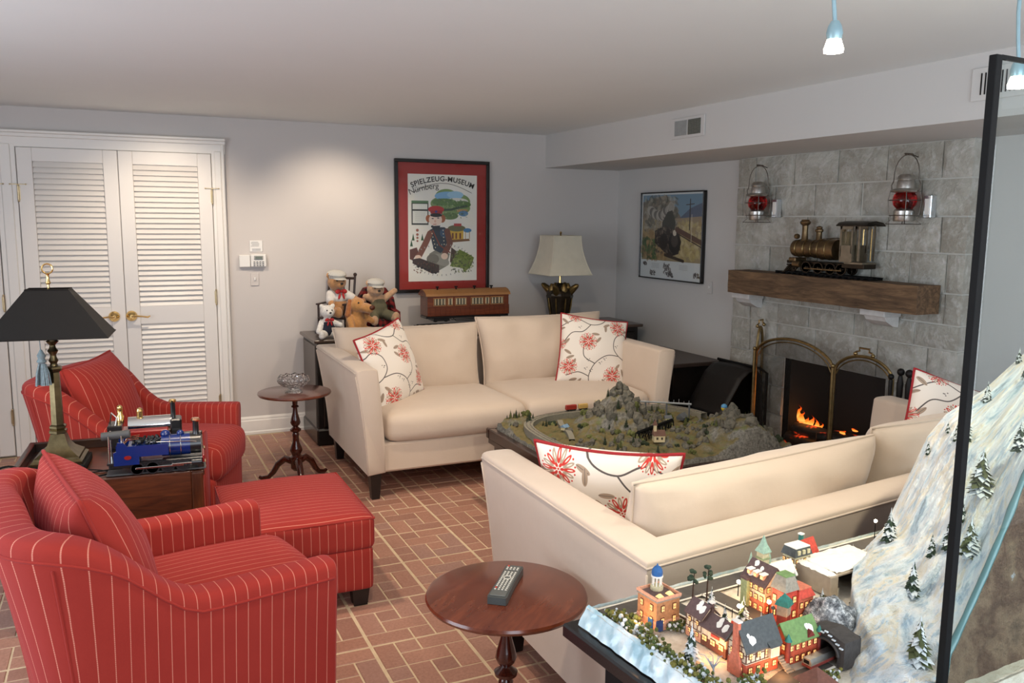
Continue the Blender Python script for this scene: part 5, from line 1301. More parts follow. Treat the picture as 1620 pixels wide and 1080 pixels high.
def train_art():
    p = Paint(720, 620, C(206, 212, 212)); p.rect(.02, .02, .98, .79, C(150, 136, 104))
    p.rect(.02, .02, .98, .30, C(110, 140, 160)); p.poly([(.02, .30), (.02, .10), (.20, .06), (.42, .02), (.55, .16), (.66, .28), (.66, .32)], C(120, 112, 98)); p.poly([(.60, .32), (.80, .18), (.98, .12), (.98, .36)], C(88, 100, 120))
    p.poly([(.50, .30), (.98, .27), (.98, .50), (.5, .45)], C(150, 136, 112)); p.blot(.05, .05, .60, .45, [C(96, 96, 88), C(170, 166, 152), C(70, 74, 66), C(140, 128, 108)], 260, .05, 2, .5)
    p.blot(.62, .34, .97, .76, [C(182, 168, 110), C(160, 140, 96), C(196, 184, 140)], 160, .05, 3, .5); p.blot(.03, .45, .45, .77, [C(150, 124, 84), C(176, 150, 104), C(130, 104, 70)], 220, .05, 8, .5); p.blot(.03, .52, .28, .78, [C(70, 104, 58), C(44, 76, 44), C(92, 84, 60)], 80, .035, 9, .6)
    for k in range(26):
        a = k/25; p.ell(.16+.34*a, .10+.12*sin(a*2.6)+.10*(1-a), .06+.03*sin(k), .05, C(*((172, 168, 158) if k % 3 else (84, 82, 78))), .3, .75)
    p.poly([(.44, .22), (.52, .20), (.58, .34), (.56, .46), (.36, .44), (.36, .34)], C(60, 62, 56))
    p.poly([(.24, .44), (.42, .38), (.62, .44), (.68, .56), (.64, .70), (.50, .74), (.40, .68), (.24, .58)], C(48, 42, 38)); p.blot(.25, .40, .66, .70, [C(24, 22, 22), C(92, 80, 70), C(60, 54, 50), C(130, 116, 100)], 180, .025, 10, .6); p.ell(.57, .57, .095, .11, C(34, 31, 30)); p.ell(.57, .55, .055, .065, C(66, 60, 56)); p.ell(.40, .56, .06, .08, C(38, 34, 32)); p.ell(.57, .46, .03, .03, C(196, 188, 170))
    p.line([(.42, .72), (.72, .78)], .03, C(56, 46, 38)); p.line([(.60, .42), (.98, .56)], .05, C(92, 66, 56)); p.line([(.60, .46), (.98, .61)], .012, C(58, 44, 38)); p.line([(.80, .08), (.80, .42)], .014, C(56, 48, 42)); p.line([(.74, .14), (.86, .13)], .008, C(56, 48, 42)); p.line([(.83, .25), (.83, .56)], .007, C(200, 194, 176))
    for c in ((.08, .84, .028), (.22, .945, .045), (.45, .86, .05), (.47, .92, .06), (.52, .95, .045), (.93, .94, .045)): p.blot(c[0]-c[2], c[1]-c[2]*.7, c[0]+c[2], c[1]+c[2]*.5, [C(70, 66, 64), C(110, 104, 100), C(48, 46, 46)], 36, .016, int(c[0]*99), .7)
    for x_ in (.20, .66): [p.line([(x_, .83+.016*k), (x_+.13, .83+.016*k)], .003, C(150, 154, 154)) for k in range(4)]
    return p
p2 = frame_on_wall('framed_picture', 'framed print of a steam train in a valley on the right wall', 'picture', (XR-.001, 5.508, 1.462), .83, .684, 'X', .010, .035, bpy.data.materials['frame_black'])
quad_mesh('print', -.405, .405, -.332, .332, -.022, train_art().material('train_art', .5), p2); MB().box((0, -.026, 0), (.812, .002, .666)).build('glass', M['pane'], p2, 0)
# alarm keypad, notice, switch
WH = simple('device_white', srgb(222, 220, 216), .45, var=.02); YW = YB
k_ = thing('alarm_keypad', 'white alarm keypad with side box on the back wall right of the closet', 'keypad', (.895, YW-.001, 1.272))
MB().box((0, -.017, 0), (.108, .032, .090), .005).build('housing', WH, k_, 30); MB().box((0, -.036, .022), (.062, .006, .028), .002).build('bezel', simple('bezel_grey', srgb(150, 150, 146), .4), k_, 30)
MB().box((0, -.0395, .022), (.048, .003, .017)).build('display', simple('lcd_green', srgb(96, 104, 92), .3, var=.02), k_, 0)
kb = MB().box((0, 0, 0), (.013, .004, .008), .001).data('key', simple('key_grey', srgb(120, 120, 120), .5), 30)
for j in range(3):
    for i in range(4): obj_from(kb, 'key', k_, (-.03+.02*i, -.035, -.008-.013*j))
MB().box((-.095, -.014, -.002), (.075, .026, .086), .004).build('side_box', WH, k_, 30)
n_ = thing('paper_notice', 'small printed paper notice above the alarm keypad', 'notice', (.885, YW-.001, 1.375))
MB().box((0, -.003, 0), (.088, .004, .080), .001).build('paper', WH, n_, 30)
b = MB(); [b.box((-.01+.003*(k % 3), -.0055, .028-.009*k), (.05+.006*(k % 2), .0006, .0025)) for k in range(4)]; b.build('printed_lines', simple('ink_grey', srgb(110, 110, 110), .6), n_, 0, kind='stuff'); MB().box((0, -.0058, -.025), (.06, .001, .018)).build('form_field', simple('form_line', srgb(180, 180, 180), .6), n_, 0)
s_ = thing('light_switch', 'white light switch plate below the alarm keypad', 'switch', (.868, YW-.001, 1.137)); MB().box((0, -.003, 0), (.058, .005, .090), .002).build('plate', M['wall'], s_, 30); MB().box((0, -.009, .004), (.012, .012, .022), .002).build('toggle', WH, s_, 30)
s_ = thing('light_switch', 'pale switch plate on the right wall beside the steam train print', 'switch', (XR-.001, 5.02, 1.10), -pi/2); MB().box((0, -.003, 0), (.058, .005, .09), .002).build('plate', M['wall_r'], s_, 30); MB().box((0, -.009, .004), (.012, .012, .022), .002).build('toggle', WH, s_, 30)
# soffit vents
v1 = thing('air_vent', 'white two-section air vent on the soffit above the train print', 'vent', (XS-.001, 4.385, 2.148), -pi/2); MB().box((0, -.004, 0), (.33, .008, .125), .002).build('frame', M['wall_r'], v1, 30)
gv = simple('vent_grey', srgb(150, 152, 150), .6); gd = simple('vent_dark', srgb(96, 98, 90), .6, var=.3, vs=80)
MB().box((-.068, -.009, 0), (.125, .004, .09), .001).build('grille', gv, v1, 30); MB().box((.068, -.009, 0), (.125, .004, .09), .001).build('grille', gd, v1, 30)
for sx in (-1, 1):
    for k in range(8): MB().box((sx*.068, -.0115, -.038+.0109*k), (.118, .002, .0045)).build('louver', gv if sx < 0 else gd, v1, 0)
v2 = thing('air_vent', 'white slotted air vent on the soffit behind the display case post', 'vent', (XS-.001, 2.33, 2.137), -pi/2); MB().box((0, -.004, 0), (.27, .008, .13), .002).build('frame', M['wall_r'], v2, 30)
for k in range(11): MB().box((-.09+.018*k, -.009, 0), (.005, .003, .085)).build('slot', M['black'], v2, 0)
# hanging halogen bulbs
BE = simple('halogen_glow', (1, .9, .7, 1), .3, emit=((1, .86, .62, 1), 40)); GLB = simple('fixture_blue_grey', srgb(150, 180, 190), .3, .3)
for k, (x, y, z, lab) in enumerate(((1.70, 1.72, 2.05, 'small lit halogen lamp hanging from the ceiling above the near sofa'), (2.35, 1.67, 2.0, 'small lit halogen lamp hanging behind the top of the glass display case'))):
    t = thing('pendant_lamp', lab, 'lamp', (x, y, z), 0, 'hanging halogen lamps')
    MB().tube([(0, 0, .035), (-.006, .004, .10), (-.012, .006, .17), (-.012, .006, ZC-z)], .0055, 8).build('cable', GLB, t)
    MB().lathe([(.018, -.004), (.021, .012), (.017, .03), (.010, .042)], n=18).build('socket', GLB, t); MB().lathe([(.008, .002), (.018, -.006), (.025, -.028), (.024, -.036), (.0, -.038)], n=20).build('bulb', BE, t)
    light('SPOT', 'pendant_light', (x, y, z-.045), 17, (1, .88, .70), (1.35 if k == 0 else 1.9, 1.3, .78), spot_size=radians(110), spot_blend=.9, shadow_soft_size=.03)

# ------------------------------------------------------------------ train layout on the low table
TX0, TX1, TY0, TY1, TZ = 1.82, 3.14, 3.20, 4.29, .42
tt = thing('layout_table', 'low dark wood table frame between the two cream sofas carrying a train layout', 'coffee table', ((TX0+TX1)/2, (TY0+TY1)/2, 0))
DWD = wood('dark_mahogany', srgb(22, 10, 7), srgb(62, 30, 20), .25, (1.5, 9, 9)); w, d = TX1-TX0, TY1-TY0
for c, s_ in (((0, -d/2+.02, TZ-.03), (w, .04, .06)), ((0, d/2-.02, TZ-.03), (w, .04, .06)), ((-w/2+.02, 0, TZ-.03), (.04, d-.08, .06)), ((w/2-.02, 0, TZ-.03), (.04, d-.08, .06))): MB().box(c, s_, .006).build('rail', DWD, tt, 30)
MB().box((0, 0, TZ-.075), (w-.02, d-.02, .03), .004).build('base_board', DWD, tt, 30)
for sx in (-1, 1):
    for sy in (-1, 1): MB().box((sx*(w/2-.07), sy*(d/2-.07), .165), (.07, .07, .33), .006).build('leg', DWD, tt, 30)
LO = thing('train_layout', 'rocky miniature landscape of the model railway on the low table', 'model landscape', (0, 0, 0))
def hgt(x, y):
    g = lambda cx, cy, s, h: h*math.exp(-(((x-cx)/s)**2+((y-cy)/s)**2))
    z = TZ+.012+g(2.47, 3.92, .13, .15)+g(2.44, 3.86, .24, .08)+g(2.88, 3.50, .17, .115)+g(2.84, 3.30, .15, .10)+g(1.97, 4.2, .14, .04)+g(2.92, 4.1, .15, .03)+g(2.15, 3.45, .2, .035)+g(2.52, 3.45, .12, .03)
    n = mnoise.noise(Vector((x*9, y*9, 1)))*.020+mnoise.noise(Vector((x*22, y*22, 3)))*.014+abs(mnoise.noise(Vector((x*40, y*40, 5))))*.012
    hi = min(1, (z-TZ)/.05); return z+n*(.35+1.4*hi)
b = MB(); NX, NY = 120, 100; x0, x1, y0, y1 = TX0+.04, TX1-.04, TY0+.04, TY1-.04
b.grid(lambda u, v: (lambda x, y: (x, y, max(TZ-.02, hgt(x, y)) if 0 < u < 1 and 0 < v < 1 else TZ-.02))(x0+(x1-x0)*u, y0+(y1-y0)*v), NX, NY)
TM = NT('layout_terrain'); ge = TM.n('ShaderNodeNewGeometry'); sx_ = TM.n('ShaderNodeSeparateXYZ'); TM.l(ge.outputs['Normal'], sx_.inputs[0]); n1 = TM.noise(16, 5, .6); n2 = TM.noise(70, 4, .7)
c = TM.ramp(n1, [(.3, srgb(74, 78, 46)), (.5, srgb(112, 98, 62)), (.65, srgb(98, 104, 66)), (.8, srgb(140, 128, 92))]); rk = TM.ramp(n2, [(.3, srgb(72, 70, 64)), (.6, srgb(128, 126, 118)), (.8, srgb(150, 146, 134))])
TM.l(TM.mix(TM.ramp(sx_.outputs[2], [(.62, (1, 1, 1, 1)), (.90, (0, 0, 0, 1))]), c, rk), TM.b.inputs['Base Color']); TM.b.inputs['Roughness'].default_value = .95; TM.bump(n2, .8, .006)
b.build('terrain', TM.mat, LO, 60)
RK = NT('layout_rock'); n2 = RK.noise(30, 5, .7); RK.l(RK.ramp(n2, [(.3, srgb(58, 55, 46)), (.6, srgb(110, 106, 94)), (.8, srgb(98, 88, 62))]), RK.b.inputs['Base Color']); RK.b.inputs['Roughness'].default_value = .95
def rock_mb(r, seed):
    b = MB()
    vs0 = MB().ball((0, 0, 0), (r, r, r*1.2), 8, 6); b.v = []
    for p in vs0.v:
        q = Vector(p); k = 1+.45*mnoise.noise(q*(1.6/r)+Vector((seed, 0, 0))); b.v.append(tuple(q*k))
    b.f = vs0.f; b.m = vs0.m; b.uv = vs0.uv; return b
rocks = [rock_mb(.03, k*2.3).data('rock', RK.mat, 0) for k in range(6)]; rr = random.Random(11)
for k in range(160):
    if k < 40: a = rr.uniform(0, 6.28); q = rr.uniform(.02, .22); x, y = 2.47+q*cos(a), 3.88+q*sin(a)
    elif k < 60: a = rr.uniform(0, 6.28); q = rr.uniform(.0, .2); x, y = 2.86+q*cos(a), 3.45+q*sin(a)
    elif k < 100: x, y = rr.uniform(1.9, 3.05), rr.uniform(3.3, 4.2)
    else: x, y = rr.uniform(2.0, 2.95), rr.uniform(3.35, 3.75)
    o = obj_from(rocks[k % 6], 'rock', LO, (x, y, hgt(x, y)+.004), (rr.uniform(-.4, .4), rr.uniform(-.4, .4), rr.uniform(0, 6))); s = rr.uniform(.5, 1.15)*(1 if k < 60 else .6); o.scale = (s, s, s*rr.uniform(.8, 1.4))
# looping track
trk = [(1.93, 3.55), (1.925, 3.8), (1.95, 4.0), (2.02, 4.12), (2.14, 4.20), (2.3, 4.235), (2.5, 4.235), (2.7, 4.23), (2.9, 4.18), (3.0, 4.05), (3.03, 3.9)]
def smooth_pts(pts, n=8):
    P = [Vector((*p, 0)[:3]) for p in pts]; out = []
    for i in range(len(P)-1):
        p0, p1, p2, p3 = P[max(i-1, 0)], P[i], P[i+1], P[min(i+2, len(P)-1)]
        for k in range(n):
            t = k/n; out.append(.5*((2*p1)+(-p0+p2)*t+(2*p0-5*p1+4*p2-p3)*t*t+(-p0+3*p1-3*p2+p3)*t**3))
    return out+[P[-1]]
def ribbon(pts, w, z, th):
    b = MB(); P = pts; vs = []
    for i, p in enumerate(P):
        t = (P[min(i+1, len(P)-1)]-P[max(i-1, 0)]); t.z = 0; t.normalize(); n = Vector((-t.y, t.x, 0)); zz = z+p.z
        for s in (-1, 1): q = p+n*s*w/2; vs += [(q.x, q.y, zz-th), (q.x, q.y, zz)]
    fs = []
    for i in range(len(P)-1):
        a, c = i*4, i*4+4; fs += [[a+1, a+3, c+3, c+1], [a, a+1, c+1, c], [a+3, a+2, c+2, c+3]]
    return b.add(vs, fs)
tp = smooth_pts(trk); BAL = simple('grey_ballast', srgb(130, 126, 112), .9, var=.25, vs=120)
ribbon(tp, .05, TZ+.058, .06).build('roadbed', BAL, LO, 0)
for s in (-1, 1):
    pr = []
    for i, p in enumerate(tp):
        t = (tp[min(i+1, len(tp)-1)]-tp[max(i-1, 0)]).normalized(); n = Vector((-t.y, t.x, 0)); pr.append(p+n*s*.011)
    ribbon(pr, .004, TZ+.062, .004).build('rail', M['steel'], LO, 0)
ribbon(smooth_pts([(2.06, 3.72), (2.12, 3.86), (2.16, 4.02), (2.20, 4.12)]), .03, TZ+.045, .03).build('spur_track', BAL, LO, 0)
# trees and plants of the layout
FG = [simple('layout_foliage_'+n, c, .95, var=.4, vs=160) for n, c in (('dark', srgb(44, 54, 34)), ('olive', srgb(84, 88, 44)), ('moss', srgb(106, 108, 62)))]
def cone_tree(h, r, seed, mats, layers=7, spokes=9, snow=False):
    """little conifer: whorls of drooping pointed fronds"""
    b = MB(); rg = random.Random(seed)
    for L in range(layers):
        t = L/(layers-1); z = h*(.12+.83*t); R_ = r*(1-t)**.85+r*.06; n = max(4, int(spokes*(1-t*.5)))
        for k in range(n):
            a = 2*pi*k/n+rg.uniform(-.25, .25)+L; rl = R_*rg.uniform(.8, 1.15); dz = h*.10; wv = rl*.38
            ca, sa = cos(a), sin(a); tip = (rl*ca, rl*sa, z-dz); b0 = (0, 0, z+dz*.6); l_ = (rl*.5*ca-wv*sa, rl*.5*sa+wv*ca, z-dz*.35); r_ = (rl*.5*ca+wv*sa, rl*.5*sa-wv*ca, z-dz*.35); un = (rl*.35*ca, rl*.35*sa, z-dz*1.0)
            m = 1 if snow and rg.random() < .62 else 0
            b.add([b0, l_, tip, r_, un], [(0, 1, 2, 3)], m); b.add([l_, tip, r_, un], [(0, 3, 1), (1, 3, 2)], 0)
    b.cyl((0, 0, h*.9), (0, 0, h*1.02), r*.06, .0003, 5, 1 if snow else 0)
    return b
TRK = simple('tiny_trunk', srgb(60, 40, 28), .9)
def tree_proto(name, h, r, seed, mats, snow=False, layers=7):
    t = bpy.data.objects.new(name, None); t.empty_display_size = .02
    fo = bpy.data.objects.new('foliage', cone_tree(h, r, seed, mats, layers, snow=snow).data('foliage', mats, 0)); fo.parent = t
    tk = bpy.data.objects.new('trunk', MB().cyl((0, 0, -.006), (0, 0, h*.3), r*.12, r*.08, 5).data('trunk', TRK)); tk.parent = t
    return t
lp_ = [tree_proto('layout_fir', .050, .014, 21+k, [FG[k % 2], FG[1]]) for k in range(3)]
spots = []
for k in range(16): spots.append((rr.uniform(1.88, 2.10), rr.uniform(4.08, 4.24)))
for k in range(26): a = rr.uniform(0, 6.28); q = rr.uniform(.05, .25); spots.append((2.47+q*cos(a), 3.88+q*sin(a)))
for k in range(18): spots.append((rr.uniform(2.62, 3.08), rr.uniform(3.75, 4.2)))
for k in range(22): spots.append((rr.uniform(1.95, 3.05), rr.uniform(3.3, 3.75)))
where = lambda x, y: 'at the far left corner of the railway layout' if (x < 2.12 and y > 4.0) else 'around the central rocky peak of the layout' if math.hypot(x-2.47, y-3.88) < .27 else 'at the fireplace end of the railway layout' if x > 2.62 else 'along the near side of the railway layout'
for k, (x, y) in enumerate(spots):
    w_ = where(x, y); dup(lp_[k % 3], (x, y, hgt(x, y)-.002), rr.uniform(0, 6), 'tiny dark green fir '+w_, 'tiny firs '+w_, rr.uniform(.6, 1.25))
for o in list(bpy.data.objects):
    if o.name.startswith('layout_fir') and 'label' in o.keys(): o['category'] = 'model tree'
bush = MB(); rg = random.Random(5)
for k in range(9): bush.ball((rg.uniform(-.012, .012), rg.uniform(-.012, .012), rg.uniform(0, .010)), rg.uniform(.005, .009), 6, 4)
bme = [bush.data('bush', m_, 0) for m_ in FG]
for k in range(60):
    x, y = rr.uniform(1.9, 3.08), rr.uniform(3.28, 4.22); o = obj_from(bme[k % 3], 'bush', LO, (x, y, hgt(x, y)), (0, 0, rr.uniform(0, 6))); s = rr.uniform(.7, 1.7); o.scale = (s, s, s)
# small train, buildings, bridge, viaduct, balloon
def small_car(name, label, loc, rz, col, L=.07):
    t = thing(name, label, 'model train', loc, rz); MB().box((0, 0, .019), (L, .020, .022), .002).build('body', col, t, 30); MB().box((0, 0, .032), (L*.98, .018, .006), .002).build('roof', col, t, 30); MB().box((0, 0, .006), (L*.9, .014, .005)).build('chassis', BLK, t, 0)
    for x in (-L*.32, L*.32): MB().cyl((x, -.010, .004), (x, .010, .004), .004, n=8).build('wheel', BLK, t)
small_car('model_engine', 'tiny red diesel engine on the loop track of the layout', (2.335, 4.237, TZ+.062), radians(0), simple('tiny_red', srgb(150, 44, 34), .4)); small_car('model_wagon', 'tiny ochre wagon coupled behind the tiny red engine', (2.415, 4.237, TZ+.062), 0, simple('tiny_ochre', srgb(196, 160, 92), .5), .06)
def mini_house(name, label, loc, rz, w, d, h, rh, wall, roof, cat='model house'):
    t = thing(name, label, cat, loc, rz); MB().box((0, 0, h/2), (w, d, h)).build('walls', wall, t, 0); MB().prism([(-d/2-.004, h-.002), (d/2+.004, h-.002), (0, h+rh)], -w/2-.004, w/2+.004, 'X').build('roof', roof, t, 0)
    for s in (-1, 1): MB().box((s*w*.22, -d/2-.0006, h*.55), (w*.18, .0012, h*.35)).build('window', simple('tiny_window', srgb(70, 60, 50), .3) if 'tiny_window' not in bpy.data.materials else bpy.data.materials['tiny_window'], t, 0)
    return t
cw_, gy, sl_ = simple('tiny_cream', srgb(206, 190, 150), .7), simple('tiny_slate', srgb(96, 100, 104), .8), simple('tiny_brown', srgb(104, 74, 60), .8)
P_ = lambda x, y, dz=0: (x, y, hgt(x, y)+dz)
ch_ = mini_house('model_chapel', 'little cream chapel with slate roof and steeple on the near side of the layout', P_(2.44, 3.50, .01), radians(-20), .055, .045, .035, .025, cw_, sl_); b = MB(); b.box((-.02, 0, .055), (.014, .014, .06)); b.build('tower', cw_, ch_, 0); MB().lathe([(.011, .085), (0, .115)], (-.02, 0, 0), sq=4).build('steeple', sl_, ch_, 0)
mini_house('model_house', 'tiny blue-roofed white house inside the track loop', P_(2.13, 3.93, .008), .4, .035, .026, .018, .012, cw_, simple('tiny_blue', srgb(120, 150, 176), .6))
mini_house('model_house', 'tiny pale yellow house near the trestle on the layout', P_(2.72, 3.82, .01), -.3, .034, .028, .026, .014, simple('tiny_lemon', srgb(212, 210, 150), .7), gy)
mini_house('model_house', 'tiny grey-roofed farmhouse under the silver viaduct', P_(2.86, 3.88, .01), .5, .06, .04, .016, .022, gy, gy)
mini_house('model_house', 'tiny second grey-roofed barn beside the rocky hill', P_(2.90, 3.76, .01), .9, .05, .035, .015, .02, gy, gy)
mini_house('model_house', 'tiny cream farmhouse on the slope of the rocky peak', P_(2.42, 4.06, .01), 0, .045, .026, .020, .010, cw_, cw_)
vd = thing('model_viaduct', 'thin silver viaduct on dark piers at the fireplace end of the layout', 'model bridge', (0, 0, 0)); SV = simple('silver_paint', srgb(176, 180, 182), .35, .4)
va, vb = Vector((2.60, 4.12, .545)), Vector((2.96, 3.93, .530)); MB().tube([va, va.lerp(vb, .5), vb], .006, 6).build('deck', SV, vd); 
for k in range(14): p = va.lerp(vb, (k+.5)/14); MB().cyl(p, p+Vector((0, 0, .014+.006*(k % 3))), .0015, n=5).build('railing_post', SV, vd)
for f in (.35, .65, .97): p = va.lerp(vb, f); MB().cyl((p.x, p.y, TZ), p, .006, n=6).build('pier', gy, vd)
tb = thing('model_trestle', 'black timber trestle bridge in front of the rocky hill on the layout', 'model bridge', (0, 0, 0)); ta, tc = Vector((2.36, 3.57, .505)), Vector((2.66, 3.70, .515))
MB().tube([ta, tc], .009, 6).build('deck', M['black'], tb)
for k in range(13):
    p = ta.lerp(tc, k/12); nrm = Vector((-(tc-ta).y, (tc-ta).x, 0)).normalized()
    for s in (-1, 1): MB().cyl(p+nrm*s*.010, (p.x+nrm.x*s*.022, p.y+nrm.y*s*.022, TZ+.01), .0028, n=5).build('post', M['black'], tb)
    if k < 12: q = ta.lerp(tc, (k+1)/12); MB().cyl((p.x, p.y, TZ+.02), q, .002, n=5).build('brace', M['black'], tb)
bl_ = thing('model_balloon', 'tiny blue and yellow hot-air balloon on the rocky hill of the layout', 'model balloon', (2.93, 3.60, .535)); MB().ball((0, 0, .045), (.017, .017, .020), 14, 9).build('envelope', simple('tiny_yellow', srgb(206, 176, 50), .5), bl_); MB().ball((0, 0, .051), (.0175, .0175, .016), 14, 9).build('blue_cap', simple('tiny_skyblue', srgb(80, 140, 180), .5), bl_); MB().box((0, 0, .008), (.010, .010, .009)).build('basket', TRK, bl_, 0); MB().cyl((0, 0, 0), (0, 0, .03), .001, n=5).build('stalk', TRK, bl_)
#STAGE4
# ------------------------------------------------------------------ display table, village and snow mountain
DO = Vector((.795, 1.464)); DA = radians(5)
def D(e1, e2, z=0.0): return (DO.x+e1*cos(DA)+e2*sin(DA), DO.y+e1*sin(DA)-e2*cos(DA), z)
DM = T(DO.x, DO.y, 0) @ RZ(DA)          # local x = along the table, local -y = towards the front
def dthing(name, label, cat, e1, e2, z, rz=0.0, group=None): return thing(name, label, cat, D(e1, e2, z), DA+rz, group)
ZV = .785
TOPM = simple('display_top_black', (.010, .009, .009, 1), .25, var=.1)
dt = dthing('display_table', 'black display table behind the near sofa carrying the miniature winter village', 'table', 0, 0, 0)
MB().box((.95, -.55, .735), (1.90, 1.10, .030), .004).build('top', TOPM, dt, 30); MB().box((.95, -.56, .36), (1.78, .98, .72), .004).build('base', M['black'], dt, 30)
MB().box((.95, -.055, .705), (1.80, .012, .035), .002).build('apron', M['black'], dt, 30)
# ground of the village
ICE = NT('ice_cloth'); n1 = ICE.noise(14, 4, .6); ICE.l(ICE.ramp(n1, [(.35, srgb(150, 184, 196)), (.5, srgb(196, 214, 220)), (.62, srgb(226, 234, 234))]), ICE.b.inputs['Base Color']); ICE.b.inputs['Roughness'].default_value = .25; ICE.b.inputs['Coat Weight'].default_value = .4; ICE.bump(n1, .4, .01)
SNOW = NT('village_snow'); n1 = SNOW.noise(30, 5, .7); n2 = SNOW.noise(260, 3, .7); SNOW.l(SNOW.mix(SNOW.math('MULTIPLY', n2, .5), SNOW.ramp(n1, [(.35, srgb(206, 192, 170)), (.6, srgb(236, 228, 212))]), srgb(196, 184, 164)), SNOW.b.inputs['Base Color']); SNOW.b.inputs['Roughness'].default_value = .9; SNOW.bump(n2, .7, .004)
vb_ = dthing('winter_landscape', 'snow-covered ground of the miniature village with grey streets and an icy rippled edge', 'model landscape', 0, 0, 0)
b = MB()
def gnd(u, v):
    e1 = .040+1.05*u; e2 = .03+.575*v; n = mnoise.noise(Vector((e1*30, e2*30, 2)))*.0022+mnoise.noise(Vector((e1*90, e2*90, 7)))*.001
    edge = .012*max(0, 1-abs(e1-.04)/.03)
    return (e1, -e2, ZV-.0035+n+edge*.4)
b.grid(gnd, 110, 70); b.f = [f[::-1] for f in b.f]; b.uv = [None]*len(b.f)
b.box((.56, -.32, .764), (1.03, .57, .026)); b.build('snow_ground', SNOW.mat, vb_, 60)
b = MB()
def skirt(u, v):
    e2 = .028+.60*u; rip = sin(e2*2*pi/.034+3*mnoise.noise(Vector((e2*9, 0, 0))))
    x = .048-.020*v-.006*v*v+.003*rip*sin(v*pi)+.003*mnoise.noise(Vector((e2*40, v*3, 1))); z = ZV+.006-.038*v**1.2+.006*sin(v*pi)+.003*rip*sin(v*pi)
    return (x, -e2, z)
b.grid(skirt, 170, 9); b.build('ice_edge', ICE.mat, vb_, 180)
b = MB(); b.grid(lambda u, v: (.046+.99*u, -.034+.006*v, ZV+.004-.034*v+.002*mnoise.noise(Vector((u*60, v*2, 4)))), 90, 4); b.build('ice_edge', ICE.mat, vb_, 180)
ASP = simple('street_asphalt', srgb(78, 72, 66), .8, var=.15, vs=90); LIN = simple('street_line', srgb(226, 220, 206), .7, var=.03); CRB = simple('pavement_grey', srgb(150, 142, 130), .8)
def road(pts, w, line=None):
    P = [Vector((a, -c, 0)) for a, c in pts]; ribbon(P, w, ZV+.0022, .006).build('street', ASP, vb_, 0)
    for off in (line or []): ribbon([p+Vector(off) for p in P], .0035, ZV+.0032, .002).build('street_marking', LIN, vb_, 0)
road([(.055, .073), (.3, .073), (.6, .073), (.98, .073)], .048, [(0, -.026, 0), (0, .024, 0)])
road([(.205, .096), (.215, .20), (.222, .30)], .040, [(-.020, 0, 0)]); road([(.315, .096), (.325, .22), (.325, .33), (.29, .395)], .042, [(-.022, 0, 0)])
road([(.10, .455), (.20, .425), (.30, .415)], .045, [(0, -.024, 0)])
b = MB(); b.box((.262, -.407, ZV+.002), (.075, .018, .005), .001); b.build('pavement', CRB, vb_, 0)

# ---- village houses
GLOWW = simple('lit_window', (1, .62, .25, 1), .5, emit=((1, .50, .17, 1), 1.15)); WTR = simple('window_trim_dark', srgb(96, 52, 34), .6); SNC = simple('roof_snow', srgb(238, 232, 220), .8)
WM = {k: simple('village_'+k, c, .6, var=.3, vs=160, bump=.5, bs=500) for k, c in dict(tan=srgb(180, 126, 84), pink=srgb(222, 160, 128), cream=srgb(232, 208, 176), brick=srgb(186, 82, 54), salmon=srgb(204, 112, 84), green=srgb(146, 158, 116), stone=srgb(196, 186, 150), plum=srgb(92, 70, 68), slate=srgb(74, 78, 78), verd=srgb(110, 142, 84), teal=srgb(44, 116, 104), grey=srgb(150, 142, 128), red=srgb(200, 74, 58), dkred=srgb(120, 44, 36), blue=srgb(34, 92, 150), timber=srgb(104, 62, 48), navy=srgb(32, 58, 110), paleg=srgb(150, 178, 158)).items()}
def windows(t, w, d, h, cols_l, cols_f, rows, ww=.0075, wh=.011, z0=.16, arch=False, h_used=None, xo=0, yo=0):
    ww *= .82; wh *= .86
    for f_, n, L in (('l', cols_l, d), ('f', cols_f, w)):
        for j in range(rows):
            for i in range(n):
                u = -L/2+L*(i+.5)/n; z = h*(z0+(1-z0)*(j+.42)/rows)
                if f_ == 'l': c, s1, s2, c2 = (xo-w/2-.0006, yo+u, z), (.0016, ww+.003, wh+.003), (.0016, ww, wh), (xo-w/2-.0014, yo+u, z)
                else: c, s1, s2, c2 = (xo+u, yo-d/2-.0006, z), (ww+.003, .0016, wh+.003), (ww, .0016, wh), (xo+u, yo-d/2-.0014, z)
                fr = MB().box(c, s1).build('window', WTR, t, 0); MB().box(c2, s2).build('pane', GLOWW, fr, 0)
                b = MB()
                if f_ == 'l': b.box((c2[0]-.001, c2[1], z), (.0006, .0008, wh)); b.box((c2[0]-.001, c2[1], z), (.0006, ww, .0008))
                else: b.box((c2[0], c2[1]-.001, z), (.0008, .0006, wh)); b.box((c2[0], c2[1]-.001, z), (ww, .0006, .0008))
                b.build('glazing_bar', WTR, fr, 0)
